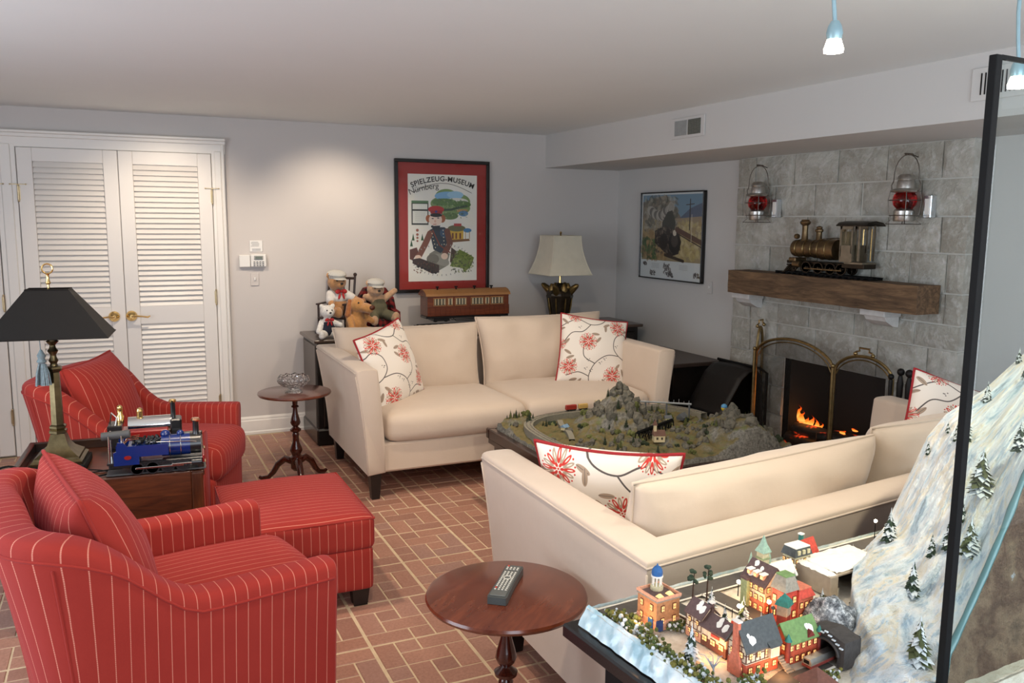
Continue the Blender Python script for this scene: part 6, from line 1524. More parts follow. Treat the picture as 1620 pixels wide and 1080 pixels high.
def gable(t, w, d, h, rh, axis, mat, wallmat, xo=0, yo=0, eave=.004, th=.003, snow=0):
    if axis == 'X':
        L, S_ = w, d; P = lambda a, z, x: (xo+x, yo+a, z)
        MB().prism([(yo-d/2, h-.001), (yo+d/2, h-.001), (yo, h+rh)], xo-w/2, xo+w/2, 'X').build('gable_wall', wallmat, t, 0)
    else:
        L, S_ = d, w; P = lambda a, z, x: (xo+a, yo+x, z)
        MB().prism([(xo-w/2, h-.001), (xo+w/2, h-.001), (xo, h+rh)], yo-d/2, yo+d/2, 'Y').build('gable_wall', wallmat, t, 0)
    for s in (-1, 1):
        b = MB(); e = eave; k = rh/(S_/2); z_e = h-k*e
        q = [P(s*(S_/2+e), z_e, -L/2-e), P(s*(S_/2+e), z_e, L/2+e), P(0, h+rh, L/2+e), P(0, h+rh, -L/2-e)]; q2 = [(a, c, z+th) for a, c, z in q]
        b.add(q+q2, [(0, 1, 2, 3), (7, 6, 5, 4), (0, 4, 5, 1), (1, 5, 6, 2), (2, 6, 7, 3), (3, 7, 4, 0)]); r_ = b.build('roof_slope', mat, t, 0)
        rg = random.Random(int(w*9999)+s)
        for kk in range(snow):
            f = rg.uniform(.15, .8); xx = rg.uniform(-.38, .38)*L; a = s*(S_/2)*(1-f); z = h+rh*f+th+.0006; sz = rg.uniform(.005, .010); bb = MB(); nn = 9
            up_ = Vector(P(-s*(S_/2), rh, 0))-Vector((xo, yo, 0)); up_.normalize(); al = (Vector(P(0, 0, 1))-Vector((xo, yo, 0))).normalized(); cc = Vector(P(a, z, xx)); nv = al.cross(up_); nv = nv if nv.z > 0 else -nv
            ring = [cc+al*sz*cos(2*pi*i/nn)*rg.uniform(.5, 1)+up_*sz*sin(2*pi*i/nn)*rg.uniform(.6, 1.1) for i in range(nn)]
            bb.add([tuple(p) for p in ring]+[tuple(cc+nv*.002)], [(i, (i+1) % nn, nn) for i in range(nn)]); bb.build('snow_patch', SNC, t, 60)
def mansard(t, w, d, h, rh, k, mat, topmat, xo=0, yo=0, snow=False):
    b = MB(); z0, z1 = h, h+rh; a, c = w/2+.003, d/2+.003; vs = [(xo-a, yo-c, z0), (xo+a, yo-c, z0), (xo+a, yo+c, z0), (xo-a, yo+c, z0), (xo-a*k, yo-c*k, z1), (xo+a*k, yo-c*k, z1), (xo+a*k, yo+c*k, z1), (xo-a*k, yo+c*k, z1)]
    b.add(vs, [(3, 2, 1, 0), (0, 1, 5, 4), (1, 2, 6, 5), (2, 3, 7, 6), (3, 0, 4, 7), (4, 5, 6, 7)]); b.build('mansard_roof', mat, t, 0); MB().box((xo, yo, z1+.001), (w*k+.006, d*k+.006, .003), .0008).build('roof_cap', topmat, t, 0)
def walls(t, w, d, h, mat, base=None, bh=.3, xo=0, yo=0):
    MB().box((xo, yo, h/2), (w, d, h), .0008).build('walls', mat, t, 0)
    if base: MB().box((xo, yo, h*bh/2), (w+.0014, d+.0014, h*bh), .0005).build('base_storey', base, t, 0)
def chimney(t, x, y, z0, z1, mat, s=.008): MB().box((x, y, (z0+z1)/2), (s, s, z1-z0)).build('chimney', mat, t, 0); MB().box((x, y, z1), (s+.003, s+.003, .003)).build('chimney_cap', SNC, t, 0)
def timber(t, w, d, z0, z1, side, xo=0, yo=0):
    for f_, L in (('l', d), ('f', w)):
        if f_ not in side: continue
        n = max(3, round(L/.011)); 
        def bar(a, c, tk=.0013):
            p = [(xo-w/2-.0008, yo+a[0], a[1]), (xo-w/2-.0008, yo+c[0], c[1])] if f_ == 'l' else [(xo+a[0], yo-d/2-.0008, a[1]), (xo+c[0], yo-d/2-.0008, c[1])]
            MB().cyl(p[0], p[1], tk*.7, n=4).build('timber', WM['timber'], t, 0)
        for k in range(n+1): u = -L/2+L*k/n; bar((u, z0), (u, z1))
        for z in (z0, (z0+z1)/2, z1): bar((-L/2, z), (L/2, z))
# A: tan building with blue cupola
A = dthing('village_hall', 'tan model civic building with blue-domed cupola at the left end of the village', 'model house', .130, .150, ZV, 0)
walls(A, .058, .060, .060, WM['tan'], WM['pink'], .33); windows(A, .058, .060, .060, 2, 2, 2, .007, .012)
MB().box((0, 0, .0615), (.062, .064, .004), .001).build('cornice', WM['grey'], A, 0); MB().box((0, 0, .0635), (.050, .052, .002)).build('flat_roof', WM['plum'], A, 0)
for x, y, s_ in ((-.029, 0, (.003, .064, .006)), (.029, 0, (.003, .064, .006)), (0, -.031, (.062, .003, .006)), (0, .031, (.062, .003, .006))): MB().box((x, y, .066), s_, .0005).build('parapet', WM['pink'], A, 0)
for x, y in ((-.012, -.018), (.014, -.016)): MB().lathe([(.007, .064), (.002, .070)], (x, y, 0), sq=4).build('skylight', GLOWW, A, 0)
MB().lathe([(.013, .064), (.013, .072), (.010, .073)], (.006, .014, 0), n=20).build('cupola_base', WM['stone'], A)
for k in range(8): MB().cyl((.006+.009*cos(k*pi/4), .014+.009*sin(k*pi/4), .072), (.006+.009*cos(k*pi/4), .014+.009*sin(k*pi/4), .092), .0011, n=6).build('column', SNC, A)
MB().lathe([(.012, .091), (.012, .094), (.010, .094)], (.006, .014, 0), n=20).build('cupola_ring', SNC, A); MB().lathe([(.0105, .094), (.0112, .100), (.0100, .106), (.0065, .111), (.002, .114), (.0008, .118)], (.006, .014, 0), n=20).build('blue_dome', WM['blue'], A)
for y in (-.014,): MB().box((-.0305, y, .012), (.003, .014, .022), .0005).build('garage_door', WM['blue'], A, 0)
MB().box((-.022, -.0315, .012), (.016, .004, .022), .0005).build('garage_door', WM['navy'], A, 0); MB().box((-.036, -.030, .002), (.016, .03, .003)).build('doorstep', CRB, A, 0)
# B: cream half-timbered long house
B = dthing('village_inn', 'long cream half-timbered model inn with dark roof behind the tallest snowy fir', 'model house', .168, .268, ZV, 0)
walls(B, .040, .042, .050, WM['cream'], WM['pink'], .35, 0, .034); gable(B, .040, .042, .050, .020, 'Y', WM['plum'], WM['cream'], 0, .034, snow=3); timber(B, .040, .042, .022, .050, 'l', 0, .034)
walls(B, .040, .066, .040, WM['cream'], WM['timber'], .45, 0, -.020); gable(B, .040, .066, .040, .018, 'Y', WM['plum'], WM['cream'], 0, -.020, snow=3); windows(B, .040, .066, .040, 3, 1, 1, .013, .011, .0, yo=-.020); windows(B, .040, .042, .050, 2, 1, 2, .006, .008, .1, yo=.034)
chimney(B, .004, .012, .05, .078, WM['plum'], .006); MB().box((-.0215, -.026, .031), (.002, .022, .006), .0005).build('shop_sign', WM['red'], B, 0)
# C: half-timbered gabled house with tall chimney
Cc = dthing('village_house', 'steep-gabled half-timbered model house with brick base and stone steps at the village front', 'model house', .168, .368, ZV, 0)
walls(Cc, .078, .044, .056, WM['cream'], WM['brick'], .45); gable(Cc, .078, .044, .056, .036, 'X', WM['slate'], WM['cream'], snow=2, eave=.005); timber(Cc, .078, .044, .028, .056, 'lf'); windows(Cc, .078, .044, .056, 2, 4, 2, .008, .010, .05)
b = MB(); b.prism([(-.016, 0), (.016, 0), (.012, .030), (.006, .045), (.006, .098), (-.006, .098), (-.006, .045), (-.012, .030)], -.046, -.039, 'X'); b.build('chimney', WM['salmon'], Cc, 0); MB().box((-.042, 0, .100), (.010, .016, .003)).build('chimney_cap', SNC, Cc, 0)
MB().box((.022, -.026, .040), (.022, .012, .020), .001).build('bay_window', WM['cream'], Cc, 0); MB().box((.022, -.0325, .040), (.016, .001, .012)).build('pane', GLOWW, Cc, 0); MB().prism([(-.034, .050), (-.020, .050), (-.020, .060)], .009, .035, 'X').build('bay_roof', WM['slate'], Cc, 0)
for k in range(7): MB().box((.046+.0, -.022-.004*k, .020-.003*k), (.016, .0045, .003)).build('step', WM['grey'], Cc, 0)
# D: red brick with green roof
Dd = dthing('village_station', 'orange-red brick model station with mossy green roof at the village front', 'model house', .262, .378, ZV, 0)
walls(Dd, .076, .040, .048, WM['brick']); windows(Dd, .076, .040, .048, 2, 5, 2, .0065, .010, .08); gable(Dd, .076, .040, .048, .026, 'X', WM['verd'], WM['brick'], snow=3); MB().cyl((-.040, -.021, 0), (-.040, -.021, .052), .005, n=10).build('corner_turret', WM['dkred'], Dd); MB().lathe([(.007, .052), (.0, .066)], (-.040, -.021, 0), 10).build('turret_roof', WM['teal'], Dd); MB().cyl((.040, -.021, 0), (.040, -.021, .052), .004, n=10).build('corner_turret', WM['dkred'], Dd); MB().lathe([(.006, .052), (.0, .064)], (.040, -.021, 0), 10).build('turret_roof', WM['teal'], Dd)
MB().prism([(.008, .048), (.026, .048), (.017, .060)], -.024, -.012, 'Y').build('dormer', WM['dkred'], Dd, 0)
# E: clock tower
Ee = dthing('village_clock_tower', 'small red model clock tower with teal pointed roof in the middle of the village', 'model tower', .318, .300, ZV, .35)
walls(Ee, .020, .020, .060, WM['dkred']); MB().box((0, 0, .048), (.021, .021, .020), .0005).build('clock_stage', WM['grey'], Ee, 0); MB().lathe([(.014, .059), (.011, .068), (.003, .078), (.0, .082)], sq=4).build('pointed_roof', WM['teal'], Ee, 0)
MB().lathe([(.0055, 0), (.0055, .0008)], (0, -.0105, .049), 14, M=RX(pi/2)).build('clock_face', SNC, Ee); MB().lathe([(.0055, 0), (.0055, .0008)], (-.0105, 0, .049), 14, M=RY(-pi/2)).build('clock_face', SNC, Ee)
# F: mansard corner house
Ff = dthing('village_townhouse', 'tall cream model townhouse with brown mansard roof and snowy dormers', 'model house', .372, .196, ZV, 0)
walls(Ff, .056, .060, .062, WM['cream'], WM['salmon'], .4); windows(Ff, .056, .060, .062, 4, 3, 3, .008, .011, .02); gable(Ff, .056, .060, .062, .030, 'Y', WM['plum'], WM['cream'], snow=3, eave=.005); timber(Ff, .056, .060, .044, .062, 'l')
for y in (-.018, 0, .018): MB().box((-.020, y, .074), (.014, .010, .010), .001).build('dormer', WM['pink'], Ff, 0); MB().box((-.0275, y, .074), (.001, .006, .006)).build('pane', GLOWW, Ff, 0); MB().box((-.020, y, .080), (.017, .013, .003), .001).build('dormer_snow', SNC, Ff, 0)
MB().box((-.033, .018, .030), (.012, .018, .060), .001).build('corner_bay', WM['green'], Ff, 0); MB().box((-.033, .018, .062), (.015, .021, .005), .001).build('bay_roof', WM['plum'], Ff, 0)
# G: red mansard tower house
Gg = dthing('village_bank', 'red model building with green-topped mansard tower beside the clock tower', 'model house', .372, .268, ZV, 0)
walls(Gg, .034, .034, .070, WM['red'], None, .3, -.018, 0); mansard(Gg, .034, .034, .072, .028, .62, WM['grey'], WM['verd'], -.018, 0); windows(Gg, .034, .034, .070, 2, 2, 2, .008, .013, .15, xo=-.018)
walls(Gg, .042, .040, .052, WM['salmon'], None, .3, .020, -.002); mansard(Gg, .042, .040, .053, .015, .7, WM['red'], WM['salmon'], .020, -.002); windows(Gg, .042, .040, .052, 2, 3, 2, .007, .011, .1, xo=.020, yo=-.002)
# church
Hh = dthing('village_church', 'pale green model church with pointed spire and snowy roof near the far edge', 'model church', .455, .130, ZV, 0)
walls(Hh, .060, .036, .030, WM['slate'], None, .3, .022, -.012); gable(Hh, .060, .036, .030, .024, 'X', SNC, WM['salmon'], .022, -.012); MB().box((-.012, .006, .040), (.020, .020, .080), .001).build('tower', WM['stone'], Hh, 0)
MB().box((-.012, .006, .066), (.022, .022, .004)).build('tower_ledge', WM['green'], Hh, 0); MB().lathe([(.013, .080), (.006, .096), (.0, .118)], (-.012, .006, 0), sq=4).build('spire', WM['paleg'], Hh, 0)
for x, y in ((-.040, .014), (.016, .016)): MB().lathe([(.004, 0), (.004, .056), (.0, .082)], (x, y, 0), sq=4).build('pinnacle', WM['paleg'], Hh, 0)
windows(Hh, .020, .020, .050, 1, 1, 1, .006, .016, .5, xo=-.012, yo=.006)
Ii = dthing('village_townhouse', 'stone-coloured model townhouse with grey mansard roof near the far edge', 'model house', .548, .125, ZV, 0)
walls(Ii, .050, .036, .055, WM['stone']); windows(Ii, .050, .036, .055, 3, 4, 3, .006, .008, .05); mansard(Ii, .050, .036, .056, .018, .8, WM['slate'], SNC); 
for k in range(3): MB().box((-.015+.015*k, -.019, .065), (.009, .006, .010), .001).build('dormer', WM['stone'], Ii, 0)
MB().box((-.034, -.004, .018), (.024, .026, .036), .001).build('side_wing', WM['plum'], Ii, 0); MB().box((-.034, -.004, .038), (.027, .029, .005), .001).build('wing_snow', SNC, Ii, 0)
Jj = dthing('village_barn', 'pale green model barn with red tiled roof at the far right of the village', 'model house', .604, .100, ZV, .1)
walls(Jj, .050, .038, .034, WM['paleg']); gable(Jj, .050, .038, .034, .034, 'X', WM['red'], WM['paleg'], eave=.004); chimney(Jj, -.012, .004, .06, .084, WM['teal'], .008); windows(Jj, .050, .038, .034, 1, 2, 1, .007, .010, .2)
Kk = dthing('village_cottage', 'brown-roofed model hut at the bottom edge of the village', 'model house', .215, .470, ZV, 0); walls(Kk, .04, .036, .014, WM['timber']); MB().lathe([(.028, .014), (.0, .040)], sq=4).build('hip_roof', WM['timber'], Kk, 0)
# concrete terrace
tr_ = dthing('snowy_terrace', 'grey concrete terrace with thick snow on top between the village and the mountain', 'model terrace', .625, .180, ZV)
CON = simple('model_concrete', srgb(168, 152, 132), .85, var=.15, vs=60)
MB().box((-.085, -.002, .022), (.026, .112, .046), .002).build('wall', CON, tr_, 0); MB().box((.01, .035, .020), (.17, .03, .042), .002).build('wall', CON, tr_, 0); MB().box((.01, -.002, .042), (.17, .106, .005), .001).build('slab', CON, tr_, 0); MB().box((.01, .010, .018), (.165, .008, .036)).build('recess_shade', M['black'], tr_, 0)  # last box: black panel standing in for the shade under the slab
b = MB(); b.grid(lambda u, v: (-.070+.160*u, -.050+.10*v, .046+.008*max(0, sin(u*pi)*sin(v*pi))**.5+.004*mnoise.noise(Vector((u*12, v*9, 3)))), 30, 20); b.build('snow', SNC, tr_, 180)
b = MB(); b.grid(lambda u, v: (-.098+.026*u, -.055+.105*v, .045+.006*max(0, sin(u*pi)*sin(v*pi))**.5+.004*mnoise.noise(Vector((u*5, v*12, 8)))), 8, 20); b.build('snow', SNC, tr_, 180)
# grey rock dome and tunnel
GR_ = NT('grey_flecked_rock'); v_ = GR_.noise(75, 6, .8); GR_.l(GR_.ramp(v_, [(.38, srgb(66, 70, 76)), (.5, srgb(128, 134, 140)), (.6, srgb(220, 224, 228))]), GR_.b.inputs['Base Color']); GR_.b.inputs['Roughness'].default_value = .9; GR_.bump(v_, 1, .006)
rd = dthing('rock_dome', 'rounded grey snow-flecked rock above the train tunnel', 'model rock', .412, .335, ZV)
b = MB()
def dome(u, v):
    a = u*2*pi; el = v*pi/2; r = (.052, .056, .070); q = Vector((cos(a)*cos(el), sin(a)*cos(el), sin(el))); k = 1+.16*mnoise.noise(q*2.2)+.07*mnoise.noise(q*7)
    return (q.x*r[0]*k, q.y*r[1]*k, q.z*r[2]*k-.006)
b.grid(dome, 40, 18, closed_u=True); b.build('rock', GR_.mat, rd, 180)
tn = dthing('rail_tunnel', 'dark stone arched tunnel portal at the foot of the mountain', 'model tunnel', .325, .415, ZV)
arch = [(.026*cos(pi*k/14), .020+.020*sin(pi*k/14)) for k in range(15)]; outer_ = [(.040, 0), (.040, .052), (.0, .060), (-.040, .052), (-.040, 0), (-.026, 0)]+[(p[0], p[1]) for p in arch[::-1]]+[(.026, 0)]
DKS = simple('dark_stone', srgb(58, 54, 52), .8, var=.3, vs=90, bump=.5, bs=200); MB().prism(outer_, -.022, .022, 'X').build('portal', DKS, tn, 0)
b = MB(); b.tube([(-.024, 1.12*a, 1.1*z) for a, z in arch], .003, 6); b.build('arch_ring', DKS, tn, 60); MB().box((.030, 0, .022), (.02, .05, .044)).build('tunnel_shade', M['black'], tn, 0)  # black block behind the arch stands in for the shade inside the tunnel
for k in range(9): MB().box((-.0235, -.034+.0085*k, .058-.018*abs(k-4)/4), (.004, .0078, .0025), .0006).build('coping_stone', simple('portal_snow', srgb(206, 216, 222), .7) if k == 0 else bpy.data.materials['portal_snow'], tn, 0)
tc_ = dthing('village_train', 'silver and dark red streamlined model train leaving the tunnel', 'model train', .275, .420, ZV+.004, .08); MB().prism([(-.010, .008), (.010, .008), (.010, .014), (.007, .020), (-.007, .020), (-.010, .014)], -.030, .04, 'X').build('body', M['steel'], tc_, 30); MB().box((.005, 0, .006), (.07, .021, .007), .001).build('skirting', WM['dkred'], tc_, 0)
MB().box((-.0305, 0, .014), (.0015, .010, .006)).build('windscreen', M['black'], tc_, 0)

# ---- snow mountain
SS = [(.89, .095, .775), (.887, .097, .81), (.915, .087, .83), (.94, .08, .86), (1.0, .08, .95), (1.06, .08, 1.04), (1.13, .08, 1.09), (1.29, .08, 1.14), (1.45, .08, 1.22), (1.60, .08, 1.30)]
QQ = [(.50, .31, .772), (.505, .307, .84), (.57, .312, .86), (.66, .33, .885), (.73, .33, .94), (.79, .33, 1.01), (.85, .33, 1.08), (.96, .33, 1.15), (1.08, .33, 1.23), (1.2, .33, 1.31)]
KK = [(.21, .53, .76), (.30, .60, .825), (.40, .58, .805), (.435, .566, .845), (.49, .56, .905), (.534, .56, .97), (.58, .56, 1.045), (.625, .56, 1.13), (.70, .56, 1.22), (.80, .56, 1.29)]
def surf(s, t):
    a = s*(len(SS)-1); i = min(int(a), len(SS)-2); f = a-i; L_ = lambda A: Vector(A[i]).lerp(Vector(A[i+1]), f)
    p, q, r = L_(SS), L_(QQ), L_(KK); c = 2*q-(p+r)/2; return p*(1-t)**2+c*2*t*(1-t)+r*t*t
def mtn(s, t):
    p = surf(s, t); ed = min(1, 6*t, 6*(1-t)+.3)*min(1, s*12+.15)
    rg_ = mnoise.noise(Vector((s*6+t*3, t*12-s*4, 1)))*.026+mnoise.noise(Vector((s*20, t*30-s*8, 5)))*.014+mnoise.noise(Vector((s*60, t*70, 9)))*.006-abs(mnoise.noise(Vector((s*5+2, t*9, 15))))*.026-abs(mnoise.noise(Vector((s*16+2, t*24-s*5, 25))))*.012
    return p+Vector((-.55, .35, .45))*rg_*ed
mt_ = dthing('snow_mountain', 'steep white and ice-blue plaster mountain rising behind the village beside the black post', 'model mountain', 0, 0, 0)
b = MB(); NU, NV = 150, 120
b.grid(lambda u, v: (lambda p: (p.x, -p.y, p.z))(mtn(v, u)), NV, NU)
MN = NT('mountain_snow'); tc0 = MN.n('ShaderNodeTexCoord'); mp = MN.n('ShaderNodeMapping'); mp.inputs['Scale'].default_value = (9, 7.0, 1); mp.inputs['Rotation'].default_value = (0, 0, .25); MN.l(tc0.outputs['UV'], mp.inputs[0])
mp2 = MN.n('ShaderNodeMapping'); mp2.inputs['Scale'].default_value = (40, 18, 1); mp2.inputs['Rotation'].default_value = (0, 0, .2); MN.l(tc0.outputs['UV'], mp2.inputs[0])
na = MN.noise(1.0, 6, .62, mp.outputs[0], .6); nb = MN.noise(1.0, 5, .6, mp2.outputs[0], .4); nc = MN.noise(190, 4, .7)
c = MN.ramp(na, [(.31, srgb(124, 148, 166)), (.36, srgb(168, 196, 216)), (.40, srgb(212, 228, 238)), (.50, srgb(232, 236, 238)), (.58, srgb(228, 220, 200)), (.62, srgb(222, 230, 234)), (.69, srgb(150, 178, 198))])
c = MN.mix(MN.ramp(nb, [(.56, (0, 0, 0, 1)), (.62, (.85, .85, .85, 1))]), c, srgb(170, 196, 216)); c = MN.mix(MN.ramp(nb, [(.30, (.9, .9, .9, 1)), (.37, (0, 0, 0, 1))]), c, srgb(240, 244, 246))
c = MN.mix(MN.math('MULTIPLY', nc, .35), c, srgb(206, 200, 184)); MN.l(c, MN.b.inputs['Base Color']); MN.b.inputs['Roughness'].default_value = .6; MN.bump(MN.math('ADD', MN.math('MULTIPLY', nb, 1.5), MN.math('MULTIPLY', nc, .9)), .9, .008)
b.build('snow_slope', MN.mat, mt_, 180)
CLF = NT('cave_rock'); na = CLF.noise(7, 6, .65); nb = CLF.noise(60, 4, .7); s3_ = CLF.n('ShaderNodeSeparateXYZ'); CLF.l(CLF.coord(), s3_.inputs[0])
CLF.l(CLF.mix(CLF.ramp(na, [(.66, (0, 0, 0, 1)), (.72, (1, 1, 1, 1))]), CLF.ramp(na, [(.3, srgb(60, 42, 32)), (.45, srgb(122, 96, 76)), (.55, srgb(84, 58, 44)), (.65, srgb(116, 92, 72))]), srgb(196, 208, 220)), CLF.b.inputs['Base Color']); CLF.b.inputs['Roughness'].default_value = .85; CLF.bump(CLF.math('ADD', na, nb), .7, .02)
b = MB()
def cliff(u, v):
    p = mtn(u, 1.0); q = Vector((p.x+.10+.10*u, .588, .752)); r = p.lerp(q, v); n = mnoise.noise(Vector((u*9, v*6, 3)))*.03*sin(v*pi); return (r.x+n, -min(.592, r.y+n*.3), r.z)
b.grid(cliff, 110, 40); b.build('cave_rock', CLF.mat, mt_, 180)
b = MB(); b.grid(lambda u, v: (lambda p: (p.x, -(p.y*(1-v)+.05*v), p.z*(1-v)+.752*v))(mtn(u, 0)), 110, 6); b.build('back_face', CLF.mat, mt_, 180)
ICEB = simple('ice_blue', srgb(82, 112, 114), .2, coat=.5, var=.15, vs=20)
b = MB(); pts_ = [mtn(k/60, 1.0) for k in range(4, 61)]; b.tube([(p.x-.004, -p.y-.002, p.z-.004) for p in pts_], [.006+.003*mnoise.noise(Vector((k*.3, 0, 0))) for k in range(len(pts_))], 10); b.build('ice_ridge', ICEB, mt_, 180)

# ---- snowy firs
FG2 = simple('fir_green', srgb(46, 62, 46), .9, var=.3, vs=200); FGO = simple('fir_olive', srgb(78, 84, 50), .9, var=.3, vs=200); FSN = simple('fir_snow', srgb(206, 212, 214), .8, var=.1, vs=200)
fp = [tree_proto('snowy_fir', .08, .021, 40, [FG2, FSN], True, 12), tree_proto('snowy_fir', .08, .017, 41, [FG2, FSN], True, 12), tree_proto('snowy_fir', .08, .024, 42, [FGO, FSN], True, 12)]
def fir(e1, e2, z, h, label, k=0, group='snowy firs of the winter village'):
    o = dup(fp[k], D(e1, e2, z), k*1.3+e1*20, label, group, h/.08); o['category'] = 'model tree'
MT = [(.285, .29, .079, 'large dark snowy fir at the left foot of the white mountain', 0), (.395, .618, .055, 'small frosted fir halfway up the mountain left of the post', 1), (.462, .685, .075, 'slim dark fir close to the left side of the black post', 1), (.294, .697, .080, 'leaning green fir in the middle of the white mountain slope', 1),
      (.193, .921, .089, 'broad olive fir low on the mountain near the post', 2), (.538, .674, .05, 'small fir partly hidden by the black post', 1), (.63, .719, .10, 'large olive fir just right of the black post', 2), (.513, .854, .08, 'faint frosted fir behind the glass right of the post', 2), (.63, .146, .033, 'tiny fir on the upper left ridge of the mountain', 1),
      (.529, .09, .04, 'slim little fir on the left outline of the mountain', 1), (.664, .337, .08, 'frosted fir on the shoulder of the mountain beside the post', 0), (.644, .26, .045, 'narrow small fir beside the frosted fir on the shoulder', 1), (.765, .157, .056, 'fir on the ridge just right of the post through the glass', 0), (.782, .831, .067, 'dark fir on the upper slope seen through the glass', 0),
      (.874, .056, .044, 'small fir on the topmost ridge of the mountain', 0), (.857, .337, .045, 'small fir below the topmost ridge at the photo edge', 1)]
for s, t, h, lab, k in MT: p = mtn(s, t); fir(p.x, p.y, p.z-.004, h, lab, k, 'firs on the snow mountain')
for e1, e2, h, lab, k in ((.091, .292, .070, 'tallest snowy fir standing in front of the cream inn', 0), (.225, .165, .035, 'small fir behind the plum-coloured inn gable', 1), (.272, .150, .045, 'snowy fir between the two back streets of the village', 0), (.240, .222, .045, 'snowy fir behind the cream inn roof', 1), (.290, .222, .050, 'dark fir beside the middle street by the red sign', 2),
                          (.268, .290, .050, 'bushy fir behind the chimney of the half-timbered house', 2), (.500, .165, .040, 'dark fir between the church and stone townhouse', 0), (.470, .265, .045, 'dark fir against the terrace wall above the rock dome', 2), (.600, .110, .050, 'tall dark fir beside the pale green barn', 1), (.740, .125, .040, 'thin snowy fir at the corner of the snow terrace', 1), (.520, .300, .035, 'frosted round fir between the rock dome and mountain', 2)):
    fir(e1, e2, ZV, h, lab, k)
# pines with bare trunks
for e1, e2, h, lab in ((.250, .116, .070, 'left of the two bare-trunked pines by the back street'), (.290, .116, .072, 'right of the two bare-trunked pines by the back street')):
    t = dthing('bare_pine', lab, 'model tree', e1, e2, ZV, 0, 'bare-trunked pines'); MB().tube([(0, 0, -.004), (.001, .0, h*.5), (.003, 0, h)], [.0022, .0017, .001], 6).build('trunk', TRK, t)
    rg = random.Random(int(e1*1000)); b = MB()
    for k in range(16): a = rg.uniform(0, 6.3); z = rg.choice([h*.66, h*.74, h*.8, h*.98, h*1.0]); q = rg.uniform(.004, .013)*(1 if z < h*.9 else .4); b.ball((q*cos(a), q*sin(a), z), (rg.uniform(.003, .006), rg.uniform(.003, .006), .004), 6, 4)
    b.build('foliage', FG2, t, 0)
bt_ = dthing('bare_tree', 'small leafless snowy tree in front of the cream inn', 'model tree', .085, .356, ZV); BK = simple('frosted_bark', srgb(150, 156, 164), .8, var=.3, vs=100)
b = MB(); b.tube([(0, 0, -.003), (.001, 0, .012), (.0, .001, .020)], [.0022, .0018, .0014], 6)
for k in range(7): a = k*.9; r = .010+.004*(k % 3); b.tube([(0, 0, .012+.0012*k), (r*.5*cos(a), r*.5*sin(a), .022+.001*k), (r*cos(a), r*sin(a), .030+.0015*k), (r*1.5*cos(a+.3), r*1.5*sin(a+.3), .034+.001*k)], [.0012, .001, .0008, .0005], 5)
b.build('branches', BK, bt_)
# shrubs
rg = random.Random(9); sm_ = []
for k in range(5):
    b = MB(); r5 = random.Random(60+k)
    for q in range(26): b.ball((r5.gauss(0, .0065), r5.gauss(0, .0065), abs(r5.gauss(.004, .005))), r5.uniform(.0022, .0045), 5, 4, 1 if r5.random() < .3 else 0)
    sm_.append(b.data('foliage', [simple('shrub_green_%s' % 'abcde'[k], srgb(72+9*k, 88+4*k, 46), .9, var=.4, vs=300), FSN], 0))
def shrub(e1, e2, lab, grp, s):
    o = obj_from(sm_[rg.randrange(5)], 'model_shrub', None, D(e1, e2, ZV+.001), (0, 0, rg.uniform(0, 6))); o.scale = (s, s, s*rg.uniform(.8, 1.2)); tag(o, lab, 'model shrub', grp)
for k in range(46): f = k/45; shrub(.066+rg.uniform(-.008, .010)-.01*f, .085+.34*f, 'snow-dusted green shrub in the hedge along the icy edge, '+('beside the tan hall' if f < .28 else 'below the tan hall' if f < .5 else 'beside the tallest fir' if f < .78 else 'near the leafless tree'), 'hedge shrubs along the icy edge, '+('first' if f < .28 else 'second' if f < .5 else 'third' if f < .78 else 'fourth')+' quarter', rg.uniform(.8, 1.35))
for k in range(9): shrub(.150+rg.uniform(-.015, .02), .190+rg.uniform(-.012, .02), 'green shrub between the tan hall and the cream inn', 'shrubs between hall and inn', rg.uniform(.7, 1.1))
for k in range(8): shrub(.13+rg.uniform(-.03, .03), .412+rg.uniform(-.010, .010), 'green shrub below the half-timbered house at the front', 'shrubs at the front', rg.uniform(.8, 1.2))
for k in range(9): shrub(.44+rg.uniform(-.03, .03), .235+rg.uniform(-.02, .02), 'olive shrub between the red bank and the terrace', 'shrubs beside the terrace', rg.uniform(.7, 1.1))
for k in range(4): shrub(.25+rg.uniform(-.02, .02), .468+rg.uniform(-.008, .008), 'pale snowy shrub in front of the tunnel', 'shrubs in front of the tunnel', rg.uniform(.7, 1.0))
# street lamps, sign, figures
LG = simple('lamp_globe_glow', (1, .85, .6, 1), .4, emit=((1, .84, .58, 1), 22))
for e1, e2, h, lab, on in ((.365, .132, .026, 'lit miniature street lamp beside the back street', 1), (.318, .262, .045, 'lit miniature street lamp in front of the townhouse', 1), (.285, .215, .024, 'lit miniature street lamp next to the red round sign', 1), (.905, .060, .045, 'tall lit miniature street lamp at the far end of the street', 1), (.305, .285, .045, 'unlit dark miniature lamp post by the middle street', 0)):
    t = dthing('street_lamp', lab, 'model lamp', e1, e2, ZV, 0); MB().cyl((0, 0, -.003), (0, 0, h), .0012, .0009, 6).build('post', M['black'], t); MB().ball((0, 0, h+.003), .0042, 12, 8).build('globe', LG if on else WM['slate'], t)
    if on: light('POINT', 'street_lamp_light', D(e1-.004, e2+.004, ZV+h+.010), .06, (1, .72, .42), shadow_soft_size=.006)
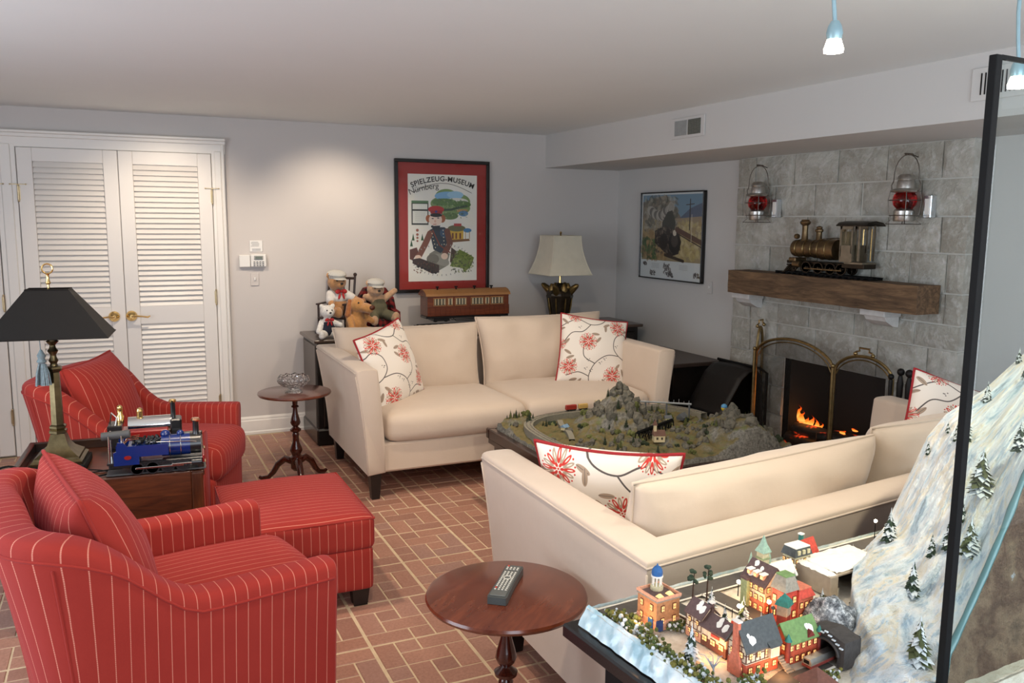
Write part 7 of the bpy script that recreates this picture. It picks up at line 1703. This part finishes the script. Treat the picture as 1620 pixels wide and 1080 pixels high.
t = dthing('round_sign', 'tiny round red and white sign on a post', 'model sign', .277, .205, ZV, -.6); MB().cyl((0, 0, 0), (0, 0, .018), .0008, n=6).build('post', M['black'], t); MB().lathe([(.006, 0), (.006, .0012)], (0, 0, .021), 16, M=RX(pi/2)).build('disc', WM['red'], t); MB().lathe([(.0035, 0), (.0035, .0006)], (0, -.0013, .021), 14, M=RX(pi/2)).build('white_centre', SNC, t)
t = dthing('toy_figure', 'tiny dark toy figure standing beside the townhouse', 'toy figure', .336, .172, ZV); MB().lathe([(.0015, 0), (.0022, .004), (.0028, .009), (.0012, .0115), (.0018, .013), (.0015, .015), (0, .016)], n=10).build('body', M['black'], t)
# point lights added outside the houses so their walls look lit from within
for e1, e2, z in ((.085, .150, ZV+.03), (.140, .30, ZV+.02), (.20, .405, ZV+.02), (.335, .225, ZV+.03), (.31, .335, ZV+.03)): light('POINT', 'house_wall_fill', D(e1-.012, e2+.012, z), .09, (1, .5, .2), shadow_soft_size=.01)

# ---- glass display case
dc = dthing('glass_case', 'tall glass display panel with black corner post in the right foreground', 'display case', .359, .604, .75)
MB().box((0, 0, .540), (.015, .013, 1.08), .001).build('corner_post', M['black'], dc, 30)
GT = NT('case_glass'); gl = GT.n('ShaderNodeBsdfGlossy'); gl.inputs['Roughness'].default_value = .02; tr = GT.n('ShaderNodeBsdfTransparent'); tr.inputs[0].default_value = (.93, .975, .97, 1); fr = GT.n('ShaderNodeFresnel'); fr.inputs[0].default_value = 1.45; mx = GT.n('ShaderNodeMixShader')
ge_ = GT.n('ShaderNodeNewGeometry'); GT.l(GT.math('MULTIPLY', fr.outputs[0], GT.math('SUBTRACT', 1.0, ge_.outputs['Backfacing'])), mx.inputs[0]); GT.l(tr.outputs[0], mx.inputs[1]); GT.l(gl.outputs[0], mx.inputs[2]); GT.l(mx.outputs[0], GT.t.nodes['Material Output'].inputs['Surface'])
MB().box((.80, 0, .538), (1.56, .006, 1.076)).build('glass_pane', GT.mat, dc, 0)
GE = simple('glass_edge_green', srgb(60, 110, 108), .2, coat=.6); MB().box((.0095, .001, .538), (.005, .007, 1.076)).build('glass_edge', GE, dc, 0); MB().box((.80, 0, 1.078), (1.58, .008, .006)).build('top_edge', M['black'], dc, 0)
MB().box((1.585, 0, .540), (.020, .018, 1.08), .002).build('corner_post', M['black'], dc, 30)
